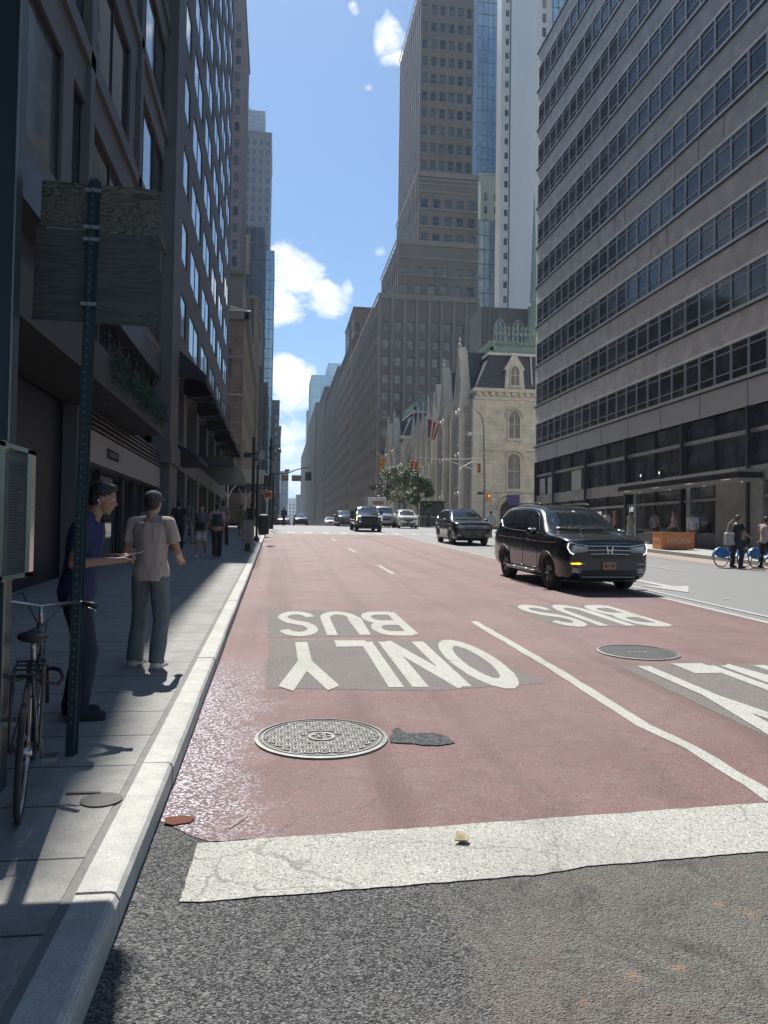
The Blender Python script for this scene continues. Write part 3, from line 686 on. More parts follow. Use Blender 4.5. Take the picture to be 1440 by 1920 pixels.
for k, y in ((5,35.4),(6,32.6),(6,31.2),(5,45.8),(4,50.1),(9,55.4)):       # hopper sashes tilted open
    b = MB(); z = Z0+k*FH+.55; b.tube([(RXF-.03,y-.6,z),(RXF-.30,y-.6,z+.34),(RXF-.30,y+.6,z+.34),(RXF-.03,y+.6,z)], .018, 5); b.obj('open_sash', [M_SILL], R.root)
# ground storeys: two-storey shop glass between thin fins
b = MB(); GF = []
fins = [59.4, 55.4, 49.35, 43.3, 36.9, 31.3, 25.3, 19.3, 13.7]
b.box((RXF+.25,RY0,4.95),(RXF+.30,RY1-.1,7.62),0); b.obj('upper_shop_glass', glass('glass_shop_blue', (.020,.026,.040), .03, .02, var=.04), R.root)
b = MB(); b.box((RXF+.25,RY0,1.1),(RXF+.29,RY1-.1,4.3),0); b.obj('shop_glass', G_SHOP, R.root)
b = MB()
for y in fins: b = MB(); b.box((RXF-.10,y-.07,.8),(RXF+.24,y+.07,7.62)); b.obj('fin', M_ALU2, R.root)
for y in (57.4,52.4,46.3,40.1,34.2,28.3,22): b = MB(); b.box((RXF+.12,y-.04,1),(RXF+.24,y+.04,7.62)); b.obj('mullion', M_ALU2, R.root)
b = MB(); b.box((RXF+.05,RY0,6.45),(RXF+.22,RY1-.15,6.62)); b.box((RXF+.02,RY0,4.28),(RXF+.32,RY1-.15,4.97)); b.box((RXF+.06,RY0,3.55),(RXF+.22,RY1-.15,3.68)); b.obj('transom_band', mat('bronze_band', (.24,.23,.22), rough=.4, metal=.3, var=.2), R.root)
b = MB(); b.box((RXF+.05,RY0,-.5),(RXF+.35,RY1-.1,1.95)); 
for z in (1.98, 2.2): b.box((RXF-.02,36.8,z-.02),(RXF+.04,RY1-.1,z+.02))
b.obj('plinth', mat('plinth_stone', (.12,.12,.125), rough=.5, var=.15), R.root)
for (y0,y1,z0,z1) in ((55.8,57.2,4.98,6.3),(50.6,52.6,4.98,6.4),(57.8,59.0,4.98,6.3)): b = MB(); b.box((RXF+.20,y0,z0),(RXF+.245,y1,z1)); b.obj('lowered_blind', mat('pale_blind', (.40,.40,.38), rough=.9, var=.05), R.root)
# stone pier by the entrance and darker recess
b = MB(); b.box((RXF+.02,30.3,.6),(RXF+.5,33.9,4.26)); b.obj('stone_pier', mat('grey_pier_stone', (.22,.22,.21), rough=.55, var=.3, scale=.8, bump=.1), R.root)
b = MB(); b.box((RXF+.04,24.8,.6),(RXF+.6,29.4,4.26)); b.obj('stone_pier', mat('red_granite', (.13,.075,.07), rough=.35, var=.25, scale=20), R.root)
for ya, yb in ((36.1,36.5),(42.0,42.3)): b = MB(); b.box((RXF+.0,ya,1.0),(RXF+.3,yb,4.26)); b.obj('entrance_column', M_STEEL, R.root)
e = thing('entrance_canopy', 'layered steel entrance canopy over the doors of the grey office block', 'canopy', (RXF, 36.2, 4.3))
b = MB(); b.box((RXF-1.25,30.2,4.62),(RXF-.005,42.2,4.74)); b.box((RXF-1.22,30.25,4.25),(RXF-.005,42.1,4.36)); b.box((RXF-1.1,30.35,4.37),(RXF-.006,42.0,4.61),1)
b.obj('canopy_slab', [mat('canopy_steel', (.33,.33,.33), rough=.35, metal=.4, var=.1), M_ALU2], e)
b = MB()
for y in (31,34,37.2,40.5): b.box((RXF-1.29,y-.3,4.30),(RXF-1.255,y+.3,4.33)); b.ball((RXF-.5,y,4.24),.05)
b.obj('downlights', mat('lamp_glass', (.5,.48,.42), emit=(1,.85,.6), es=.12), e)
for y in (40.7, 38.6):
    b = MB(); b.box((RXF-.35,y-.12,4.80),(RXF-.1,y+.12,5.35)); b.box((RXF-.37,y-.05,5.15),(RXF-.352,y+.05,5.28),1); b.obj('floodlight', [M_BLK, mat('flood_lens', (.8,.8,.75), emit=(1,.95,.8), es=.6)], e)
# shop writing and posters inside the glazing
def textmesh(name, txt, size, mtl, loc, rot, parent=None, ext=.006, align='CENTER'):
    cu = bpy.data.curves.new(name, 'FONT'); cu.body = txt; cu.size = size; cu.extrude = ext; cu.align_x = align; cu.align_y = 'CENTER'
    to = bpy.data.objects.new(name, cu); TMP.collection.objects.link(to)
    me = bake(to); me.materials.clear(); me.materials.append(mtl)
    o = bpy.data.objects.new(name, me); COL.objects.link(o)
    o.matrix_world = Matrix.Translation(loc) @ Matrix(rot).transposed().to_4x4() if not isinstance(rot, Matrix) else Matrix.Translation(loc) @ rot
    if parent:
        R_ = parent
        while R_.parent: R_ = R_.parent
        o.parent = parent
        pw = Matrix.Translation(R_.location) if R_.rotation_euler.z == 0 else Matrix.Translation(R_.location) @ R_.rotation_euler.to_matrix().to_4x4()
        o.matrix_parent_inverse = pw.inverted()
    return o
FACE_MX = [(0,-1,0),(0,0,1),(-1,0,0)]   # text on a wall facing -X
FACE_PX = [(0,1,0),(0,0,1),(1,0,0)]     # text on a wall facing +X
FACE_MY = [(1,0,0),(0,0,1),(0,-1,0)]    # text on a wall facing -Y
M_LIT = mat('lit_white', (.8,.8,.8), emit=(.85,.9,1), es=.35, var=0)
textmesh('sign_lettering', 'HINES', .42, M_LIT, (RXF+.2, 43.9-1.2, 3.38), FACE_MX, R.root)
textmesh('sign_lettering', 'CAFE', .34, M_LIT, (RXF+.2, 47.6, 3.25), FACE_MX, R.root)
b = MB(); b.box((RXF+.18,50.2,2.6),(RXF+.24,51.8,3.5),0); b.obj('shop_poster', [mat('blue_poster', (.02,.03,.22), emit=(.03,.05,.5), es=.25)], R.root)
# --- left A: near building, glassy stone front ---
AX = -4.2
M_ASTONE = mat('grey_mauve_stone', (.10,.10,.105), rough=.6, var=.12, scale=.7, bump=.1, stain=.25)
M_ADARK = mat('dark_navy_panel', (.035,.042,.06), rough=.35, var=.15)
A = Bld('shop_building', 'shaded stone corner building with wide windows and shopfronts at the near left', 'building', (AX, 14, 0))
YA0, YA1 = -10, 28.5; HA = 33
zsA = [8.0]
for k in range(6): zsA += [8.3+k*4.1, 8.3+k*4.1+2.6]
zsA.append(HA)
A.facade((AX,YA0,0), (0,1,0), cuts(YA0+10-0, YA1-YA0, 6, 5.7), zsA, odd, .14, 0, (.06, 3, (), .08), M_ALU2, [G_DARK, G_MID, G_SKY])
w = A.wall
w.box((AX-20,YA0,HA-.2),(AX,YA1,HA),0); w.box((AX-20,YA0,-1),(AX-.5,YA1,8),1); w.quad((AX-20,YA0,8),(AX,YA0,8),(AX,YA0,HA),(AX-20,YA0,HA),0)
w.box((AX-.49,YA0,7.2),(AX-.001,YA1,8.0),1)
for z in (12.0,16.1,20.2,24.3): w.box((AX-.1,YA0,z-.25),(AX+.10,YA1,z+.1),0)
for y in (3, 9.2, 17.2, 23.0): w.box((AX-.1,y-.2,8.0),(AX+.10,y+.2,HA),0)
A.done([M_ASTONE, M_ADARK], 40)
b = MB(); b.box((AX-.45,23.5,.9),(AX-.35,28.3,3.2),0); b.box((AX-.45,18.3,.9),(AX-.35,22.9,3.2),0); b.box((AX-.45,18.2,5.2),(AX-.35,28.3,7.1),0); b.obj('shop_glass', G_SHOP, A.root)
b = MB()
for y in (18.2, 20.2, 23.1, 24.9, 26.6, 28.2): b = MB(); b.box((AX-.34,y-.05,.6),(AX-.2,y+.05,3.28)); b.obj('shop_mullion', M_ALU2, A.root)
for y in (18.3,19.6,20.9,22.2,23.5,24.8,26.1,27.4): b = MB(); b.box((AX-.34,y-.03,5.2),(AX-.22,y+.03,7.15)); b.obj('shop_mullion', M_ALU2, A.root)
b = MB(); b.box((AX-.48,17.9,3.28),(AX+.06,28.4,4.0)); f = b.obj('fascia', mat('fascia_grey', (.25,.245,.235), rough=.5, var=.08), A.root)
b = MB(); b.box((AX+.065,19.6,3.52),(AX+.075,21.0,3.76)); fp = b.obj('name_plate', mat('name_plate_dark', (.02,.02,.022), var=0), A.root)
textmesh('sign_lettering', 'AUGUSTINUS', .17, mat('plate_letters', (.22,.22,.21), var=0), (AX+.078, 20.3, 3.64), FACE_PX, A.root)
b = MB()
for k in range(5): b.box((AX-.3,17.9,4.03+k*.13),(AX+.10-.02*k,28.4,4.09+k*.13))
b.obj('louvre', mat('louvre_grey', (.09,.09,.095), rough=.4, metal=.3, var=.1), A.root)
b = MB(); b.box((AX-.46,17.9,4.02),(AX-.31,28.4,4.75)); b.obj('louvre_back', M_BLK, A.root)
# deep dark shop opening + canopy whose green reflections are built as leaves
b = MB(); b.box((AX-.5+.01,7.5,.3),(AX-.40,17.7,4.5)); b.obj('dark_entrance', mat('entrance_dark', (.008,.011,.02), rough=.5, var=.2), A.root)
for q0,q1 in ((6.5,7.4),(17.3,17.85)): b = MB(); b.box((AX-.38,q0,.3),(AX-.08,q1,7.2)); b.obj('pilaster', M_ASTONE, A.root)
cn = thing('green_edged_canopy', 'deep dark canopy with green reflections along its edge built as leaves at the near left shopfront', 'canopy', (AX, 16, 4.6))
b = MB(); b.box((AX-.3,9.5,4.45),(AX+.95,22.6,5.15)); b.obj('canopy_box', mat('canopy_dark', (.03,.035,.035), rough=.6, var=.2), cn)
b = MB(); rl = random.Random(3)
for i in range(5200):
    y = rl.uniform(15.5,22.5); x = AX+.95+rl.uniform(-.15,.18); z = 5.15+rl.gauss(-.05,.16)-.25*rl.random(); s = rl.uniform(.02,.05)
    a = Vector((rl.uniform(-1,1),rl.uniform(-1,1),rl.uniform(-1,1))).normalized()*s; c = a.cross(Vector((rl.uniform(-1,1),rl.uniform(-1,1),1))).normalized()*s*.6; p = Vector((x,y,z))
    b.quad(p-a, p-c, p+a, p+c)
b.obj('green_reflection', mat('reflection_green_leaves', (.03,.07,.04), var=.5, scale=9), cn)['kind'] = 'stuff'
sh = thing('shade_panel', 'unseen flat panel added high over the near left sidewalk to cast shade', 'shade panel', (AX, 6.5, 9.2))
b = MB(); b.box((AX-.3,-6,9.1),(-1.20,9.17,9.2)); b.obj('cloth', M_ADARK, sh)  # unseen panel and brackets, added only to shade the near sidewalk and kerb
b = MB()
for y in (-3.5,2,9.0): b.tube([(AX-.2,y,9.26),(-1.35,y,9.26)], .05)
b.obj('bracket', M_BLK, sh)
# --- left B: grid stone building ---
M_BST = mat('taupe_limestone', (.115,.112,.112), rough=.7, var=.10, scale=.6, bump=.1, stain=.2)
B_ = Bld('stone_grid_building', 'tall taupe stone building with a grid of sky-reflecting paired windows on the left', 'building', (AX, 48, 1))
YB0, YB1 = 31.0, 65.0; HB = 47.5
usB = [0.0]
for i in range(6): y = .15+i*5.72; usB += [y, y+3.9]
usB.append(YB1-YB0)
usB = [0.0]
for i in range(6): y = .25+i*5.66; usB += [y, y+4.3]
usB.append(YB1-YB0)
zsB = [9.2]
for k in range(12): z = 10.2+3.22*k; zsB += [z, z+1.85]
zsB.append(HB+.2)
YSTEP = YB0+usB[8]+.7; HL = 38.4          # unseen roof step towards the far corner, added to shape the sidewalk's shade edge
kl = max(i for i in range(1, len(zsB)-1, 2) if zsB[i+1] < HL)+2
usL = [0.0]+usB[1:9]+[YSTEP-YB0]; usH = [YSTEP-YB0]+usB[9:]
zsL = zsB[:kl]+[HL]
B_.facade((AX,YB0,0), (0,1,0), usL, zsL, odd, .06, 0, (.06, 2, (), .05), M_ALU2, [G_SKY])
B_.facade((AX,YB0,0), (0,1,0), usH, zsB, odd, .06, 0, (.06, 2, (), .05), M_ALU2, [G_SKY])
w = B_.wall
usB2 = usB[:]
B_.facade((AX,YB0,0), (0,1,0), usB2, [5.2,5.6,8.1,9.2], odd, .5, 0, (.07, 2, (), .06), M_ALU2, [G_DARK, G_MID])
w.quad((AX,YB1,-1),(AX-25,YB1,-1),(AX-25,YB1,HB),(AX,YB1,HB),0); w.box((AX-25,YSTEP,HB-.1),(AX-.01,YB1,HB+.1),0); w.box((AX-25,YB0,HL-.1),(AX-.01,YSTEP,HL+.1),0); w.quad((AX,YSTEP,HL),(AX-25,YSTEP,HL),(AX-25,YSTEP,HB),(AX,YSTEP,HB),0)
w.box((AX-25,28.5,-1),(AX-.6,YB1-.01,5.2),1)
w.box((AX-25,28.5,5.2),(AX-.55,YB0-.001,HL),0)
w.box((AX-.6,YB0,4.4),(AX,YB1,5.2),0)
for y in (31.2,36.9,42.7,48.4,54.1,59.8,64.4): w.box((AX-.59,y-.45,.5),(AX-.003,y+.45,4.4),0)
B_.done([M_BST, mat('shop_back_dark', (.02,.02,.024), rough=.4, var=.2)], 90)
b = MB(); b.box((AX-.30,28.6,.4),(AX+.35,YB0-.25,HL-.5),0); b.box((AX-.3,28.2,4.2),(AX+.45,YB0-.1,4.9),0); b.obj('pilaster', M_ASTONE, B_.root)
b = MB(); b.box((AX-.5,YB0+.3,1.2),(AX-.42,YB1-.3,4.38)); b.obj('shop_glass', G_SHOP, B_.root)
textmesh('sign_lettering', 'STUDIO', .35, mat('dim_letters', (.30,.29,.28), var=0), (AX-.38, 33.6, 3.9), FACE_PX, B_.root)
textmesh('sign_lettering', 'OPEN', .30, mat('dim_letters', (.30,.29,.28), var=0), (AX-.38, 33.6, 3.3), FACE_PX, B_.root)
# awnings
M_AWN = mat('awning_navy', (.022,.024,.032), rough=.85, var=.2, scale=4)
AWN_L = ['nearest dark navy awning above the upper shop window on the left', 'second dark navy awning from the near end of the awning row', 'third dark awning, in the middle of the awning row', 'fourth dark awning from the near end of the awning row', 'fifth dark awning, last but one in the awning row', 'farthest dark awning at the far end of the awning row']
for i in range(6):
    y0 = YB0+usB[1+2*i]-.35; y1 = y0+4.6
    t = thing('awning', AWN_L[i], 'awning', (AX, (y0+y1)/2, 8.2), group='dark awnings along the stone grid building')
    b = MB(); z1 = 9.15; z0 = 7.95; xo = AX+1.35
    for ya, yb in ((y0,y0+.03),(y1-.03,y1)): b.prism([(AX+.003,ya,z1),(xo,ya,z0),(xo,ya,z0-.30),(AX+.003,ya,z0-.05)], (0,yb-ya,0))
    b.prism([(AX+.003,y0+.03,z1),(xo,y0+.03,z0),(xo,y0+.03,z0-.30),(xo-.02,y0+.03,z0-.30),(xo-.03,y0+.03,z0-.03),(AX+.003,y0+.03,z1-.05)], (0,y1-y0-.06,0)); b.obj('cloth', M_AWN, t)
    for ya, yb in ((y0+.06,0),(y1-.06,0)): b = MB(); b.tube([(AX+.05,ya,7.7),(xo-.05,ya,z0-.08)], .02, 6); b.obj('support_arm', M_STEEL, t)
    b = MB(); b.tube([(xo-.04,y0+.04,z0-.06),(xo-.04,y1-.04,z0-.06)], .025, 6); b.obj('front_bar', M_STEEL, t)
t = thing('entrance_awning', 'flat dark marquee projecting over the sidewalk beyond the shop signs', 'canopy', (AX, 50, 4.7))
b = MB(); b.box((AX+.003,42,5.3),(AX+1.9,58,5.75)); b.box((AX+.003,41.8,5.2),(AX+1.95,58.2,5.3),1); b.obj('marquee', [mat('marquee_dark', (.03,.034,.034), rough=.4, var=.1), M_BLK], t)
t = thing('entrance_awning', 'sloped navy awning over the shop door just past the light pilaster', 'awning', (AX, 33, 4.8))
b = MB(); b.prism([(AX+.003,31.3,5.4),(AX+1.1,31.3,4.75),(AX+1.1,31.3,4.6),(AX+.003,31.3,4.6)], (0,4.3,0)); b.obj('cloth', M_AWN, t)
# ================= mid-distance buildings =================
M_BROWN = brick('brownstone_blocks', (.15,.105,.09), (.185,.13,.11), (.09,.065,.06), 1.1, .42, .02, bump=.6)
M_OCHRE = mat('ochre_stone', (.20,.16,.105), rough=.85, var=.2, scale=1.5)
M_GSTN = mat('grey_limestone', (.185,.18,.175), rough=.85, var=.15, scale=.4, bump=.1, stain=.25)
M_DKST = mat('dark_limestone', (.135,.132,.128), rough=.85, var=.14, scale=.3, stain=.3)
M_SPD = mat('dark_spandrel', (.060,.050,.045), rough=.7, var=.25, scale=.6)
M_CONC = mat('pale_concrete', (.72,.70,.65), rough=.8, var=.06, scale=.15, stain=.15)
def boxb(name, label, x0, x1, y0, y1, zt, wm, gms, fh, bay, ww, wh, sides='N', fm=None, z0=-1, limit=100, depth=.10, st=(.05,1,(.5,),.05), zfirst=6.0, roof=None, cat='building', pier=None, sbay=None, sww=None, root=None, done=True):
    """box building: N = face towards us, E = face to the avenue on the right-hand side, Wst = face to the avenue on the left-hand side"""
    fm = fm or M_ALU2
    B = root or Bld(name, label, cat, ((x0+x1)/2, y0, 0))
    def zc():
        n = max(1, int((zt-zfirst-1.0)/fh)); o = [z0]
        for k in range(n): z = zfirst+k*fh; o += [z, z+wh]
        return o+[zt]
    Z = zc()
    for sd in ('N','E','W'):
        if sd == 'N': org, U, L_ = (x0,y0,0), (1,0,0), x1-x0
        elif sd == 'E': org, U, L_ = (x0,y1,0), (0,-1,0), y1-y0
        else: org, U, L_ = (x1,y0,0), (0,1,0), y1-y0
        bb = bay if sd == 'N' else (sbay or bay); w_ = ww if sd == 'N' else (sww or ww)
        if sd in sides:
            n = max(1, int(L_/bb)); B.facade(org, U, cuts(0, L_, n, w_), Z, odd, depth, 2 if pier and sd in pier else 0, st, fm, gms)
            if pier and sd in pier:
                Uv = Vector(U); inw = ZV.cross(Uv)
                for i in range(n+1):
                    c = Vector(org)+Uv*(L_*i/n); pw = (L_/n-w_)*.28
                    a = c-Uv*pw-inw*.06; d = c+Uv*pw+inw*.05
                    B.wall.box((min(a.x,d.x),min(a.y,d.y),z0),(max(a.x,d.x),max(a.y,d.y),zt),1)
        else:
            Uv = Vector(U); o = Vector(org); B.wall.quad(o+ZV*z0, o+Uv*L_+ZV*z0, o+Uv*L_+ZV*zt, o+ZV*zt)
    B.wall.quad((x0,y1,z0),(x1,y1,z0),(x1,y1,zt),(x0,y1,zt))
    if 'E' in sides and sides.find('W') < 0: pass
    B.wall.box((x0-.25,y0-.25,zt-.02),(x1+.25,y1+.25,zt+.5),1)
    if done: B.done([wm, roof or wm, M_SPD], limit)
    return B
# --- 444 tower: stepped art-deco tower ---
G_OFF = [G_DARK, G_DARK, G_MID, G_BLIND, G_MID]
T = Bld('deco_skyscraper', 'stepped grey-brown art deco skyscraper rising behind the Gothic stone houses', 'skyscraper', (32, 156, 2.5))
def tier(x0, x1, y0, y1, z0, z1, nN, wN, nE, wE, first, fh, whh, skip=()):
    n = max(1, int((z1-first-1.2)/fh)); Z = [z0]
    for k in range(n): z = first+k*fh; Z += [z, z+whh]
    Z.append(z1)
    T.facade((x0,y0,0), (1,0,0), cuts(0,x1-x0,nN,wN), Z, lambda i, j: odd(i,j) and (i//2) not in skip, .35, 0, (.10,1,(.5,),.08), M_ALU, G_OFF)
    T.facade((x0,y1,0), (0,-1,0), cuts(0,y1-y0,nE,wE), Z, odd, .06, 2, (.06,1,(.5,),.04), M_ALU2, [G_DARK])
    w = T.wall
    L_ = y1-y0
    for i in range(nE+1):
        y = y1-L_*i/nE; w.box((x0-.07,y-.30,z0),(x0-.002,y+.30,z1+.3),1)
    w.quad((x0,y0,z1),(x1,y0,z1),(x1,y1,z1),(x0,y1,z1),0); w.quad((x1,y0,z0),(x1,y1,z0),(x1,y1,z1),(x1,y0,z1),0); w.quad((x0,y1,z0),(x1,y1,z0),(x1,y1,z1),(x0,y1,z1),0)
    w.box((x0-.3,y0-.3,z1-.6),(x1+.2,y0-.004,z1+.5),1); w.box((x0-.42,y0-.3,z1-.3),(x0-.39,y1,z1+.5),1)
tier(20.3, 41, 155, 214, -1, 50.6, 8, 1.35, 26, 1.0, 7.0, 3.65, 1.9)
w = T.wall
for i in range(9):
    x = 20.3+20.7*i/8; w.box((x-.28,154.72,5),(x+.28,154.998,50.0),1)
tier(24.1, 41, 156, 181, 50.6, 62.4, 6, 1.5, 9, 1.1, 51.8, 3.7, 1.9)
tier(28.4, 41.2, 157, 186, 62.4, 77.5, 5, 1.5, 9, 1.1, 63.0, 3.7, 1.9)
for z in (55.3,59.0,62.0,66.2,69.9,73.6,75.2,76.2):
    w.box((24.0 if z < 62.3 else 28.3, (155.8 if z < 62.3 else 156.8), z), (41.2,(155.97 if z < 62.3 else 156.97),z+.35), 1)
tier(29.9, 42, 165, 194, 77.5, 124, 6, 1.3, 11, 1.0, 78.5, 3.9, 2.1)
T.done([mat('deco_brick', (.205,.165,.135), rough=.85, var=.1, scale=.3, stain=.2), mat('deco_stone', (.27,.225,.185), rough=.85, var=.1, scale=.3), M_SPD], 100)
# --- glass + concrete towers to its right ---
def glasstower(name, label, x0, x1, y0, y1, z0, z1, gm, fm, mx, mz, sides=('N','E'), extra=None):
    t = thing(name, label, 'skyscraper', ((x0+x1)/2, y0, 2))
    b = MB(); b.box((x0,y0,z0),(x1,y1,z1)); b.obj('glass_skin', gm, t)
    b = MB()
    nx = max(1,int((x1-x0)/mx)); nz = int((z1-z0)/mz); ny = max(1,int((y1-y0)/mx))
    for i in range(nx+1): x = x0+(x1-x0)*i/nx; b.box((x-.09,y0-.12,z0),(x+.09,y0-.003,z1))
    for k in range(nz+1): z = z0+(z1-z0)*k/nz; b.box((x0-.1,y0-.10,z-.12),(x1+.1,y0-.004,z+.12)); b.box((x0-.10,y0,z-.12),(x0-.004,y1,z+.12)); b.box((x1+.004,y0,z-.12),(x1+.10,y1,z+.12))
    for i in range(ny+1): y = y0+(y1-y0)*i/ny; b.box((x0-.12,y-.09,z0),(x0-.003,y+.09,z1)); b.box((x1+.003,y-.09,z0),(x1+.12,y+.09,z1))
    b.obj('mullions', fm, t); return t
G_BLUE = glass('glass_blue', (.15,.30,.40), .15, .06, scale=.15, var=.12, metal=.75)
G_TEAL = glass('glass_teal', (.05,.095,.13), .15, .04, scale=.2, var=.05, metal=.7)
M_BMUL = mat('blue_mullion', (.10,.15,.20), rough=.4, var=.1)
glasstower('glass_skyscraper', 'blue glass skyscraper seen between the deco tower and the pale slab', 61, 75, 235, 260, 0, 184, G_BLUE, M_BMUL, 1.6, 3.9)
glasstower('glass_office_tower', 'dark teal glass tower low between the deco tower and the pale slab', 51.9, 62, 203, 225, 0, 88, G_TEAL, mat('teal_mullion', (.05,.07,.085), rough=.4, var=.1), 1.5, 4.0)
# reflection of a cream building in the blue glass, built as a separate block
bx = boxb('cream_reflection', 'reflection of a cream windowed building in the blue glass tower, built as a block', 60.2, 66.5, 226, 229, 112, mat('cream_green_reflection', (.36,.38,.31), var=.1, scale=.2), [G_DARK,G_MID], 4.0, 2.1, 1.0, 2.4, 'N', zfirst=60)
S = Bld('slab_tower', 'pale concrete slab tower with one narrow window column beside the ribbon-window block', 'skyscraper', (58, 180, 2))
nS = 36; Zs = [0.0]
for k in range(nS): Zs += [30+k*3.55, 30+k*3.55+1.7]
Zs.append(160)
S.facade((52.8,180,0), (1,0,0), [0,1.0,1.9,2.15], Zs, lambda i,j: i==1 and j%2==1, .4, 0, (.08,1,(),.06), M_ALU2, [G_DARK,G_MID])
w = S.wall; w.quad((52.8,180,0),(52.8,184,0),(52.8,184,160),(52.8,180,160)); w.box((54.95,179.9,0),(55.2,184,160),1); w.box((55.2,179.95,0),(61.7,184,160),2); w.box((52.8,180.01,160),(54.95,184,160.3))
w.quad((52.8,184,0),(54.95,184,0),(54.95,184,160),(52.8,184,160))
S.done([M_CONC, M_ALU2, mat('slab_tone_lightened', (.82,.81,.78), rough=.6, var=.04, scale=.3, stretch=(1,1,.1), coord='Object', stain=.1)], 60)  # broad face in a lightened copy of the slab tone, offsetting weak light
boxb('white_tower', 'white tower with window columns just above the roof of the ribbon-window block', 65.1, 69.3, 190, 194, 172, mat('white_panels', (.5,.5,.5), rough=.7, var=.05), [G_DARK], 3.8, 2.7, 1.1, 2.5, 'N', zfirst=60, limit=20)
glasstower('blue_glass_block', 'blue glass tower at the upper right edge behind the ribbon-window block', 70.4, 92, 197, 215, 0, 177, G_BLUE, M_BMUL, 1.6, 3.9)
# --- Gothic stone houses and cathedral group ---
M_GOTH = brick('gothic_stone', (.50,.475,.40), (.57,.545,.46), (.38,.36,.30), 1.0, .42, .015, bump=.4, var=.45)
M_TRIM = mat('gothic_trim', (.52,.49,.42), rough=.8, var=.15, scale=1.2, bump=.2)
M_SLATE = mat('roof_slate', (.045,.05,.06), rough=.6, var=.25, scale=2, bump=.3, bscale=8)
M_COPPER = mat('green_copper', (.19,.265,.225), rough=.7, var=.3, scale=2.5)
M_LEADW = mat('pale_gutter', (.55,.55,.52), rough=.6, var=.1)
def arch_pts(w, h, n=7, round_=False):
    """pointed (or round) arch outline, base-centre origin, width w, height h"""
    s = h-w*(.5 if round_ else .85)
    L1 = [(-w/2, 0), (w/2, 0), (w/2, s)]
    if round_: return L1+[(w/2*math.cos(a*math.pi/10), s+w/2*math.sin(a*math.pi/10)) for a in range(1, 10)]+[(-w/2, s)]
    pts = []
    for i in range(1, n): a = RAD(60*i/n); pts.append((-w/2+w*math.cos(a), s+w*.98*math.sin(a)))
    pts.append((0, s+w*.85))
    return L1+pts+[(-x, z) for x, z in reversed(pts[:-1])]+[(-w/2, s)]
def to_wall(pts, org, U):
    U = Vector(U); o = Vector(org); return [o+U*x+ZV*z for x, z in pts]
def gothwin(root, org, U, w, h, name='window', round_=False, frame=.16, hood=True):
    """arched window: dark glass set back, moulded stone surround, tracery bar"""
    inw = ZV.cross(Vector(U)); o = Vector(org)
    A = arch_pts(w, h, round_=round_)
    k = (w+2*frame)/w; B2 = [(x*k, z*(h+frame)/h if z > 0 else -frame) for x, z in A]
    b = MB(); n = len(A)
    Pi = to_wall(A, o-inw*.14, U); Po = to_wall(B2, o-inw*.14, U); Po2 = to_wall(B2, o+inw*.02, U); Pi2 = to_wall(A, o+inw*.02, U)
    for i in range(n):
        j = (i+1) % n; b.quad(Pi[i],Pi[j],Po[j],Po[i]); b.quad(Po[i],Po[j],Po2[j],Po2[i]); b.quad(Pi[i],Pi2[i],Pi2[j],Pi[j])
    if hood:
        top = [(x*(w+2*frame+.35)/w, z*(h+frame+.2)/h) for x, z in A[2:]]
        q = [v-inw*.24 for v in to_wall(top, o, U)]; b.tube(q, .10, 5)
    b.prism(to_wall([(-w/2-frame-.1,-frame-.14),(w/2+frame+.1,-frame-.14),(w/2+frame+.1,-frame),(-w/2-frame-.1,-frame)], o-inw*.24, U), inw*.22)
    f = b.obj(name, M_TRIM, root)
    g = MB(); g.poly(to_wall([(x*.99,z*.99) for x,z in A], o-inw*.03, U)); p = g.obj('pane', G_MID, None); p.parent = f
    t = MB(); Uv = Vector(U); c = o-inw*.06
    t.tube([c, c+ZV*h*.9], .05, 5); t.tube([c+ZV*h*.5-Uv*w*.48, c+ZV*h*.5+Uv*w*.48], .04, 5); q = t.obj('tracery', M_TRIM, None); q.parent = f
    return f
NX, EX = (1,0,0), (0,-1,0)
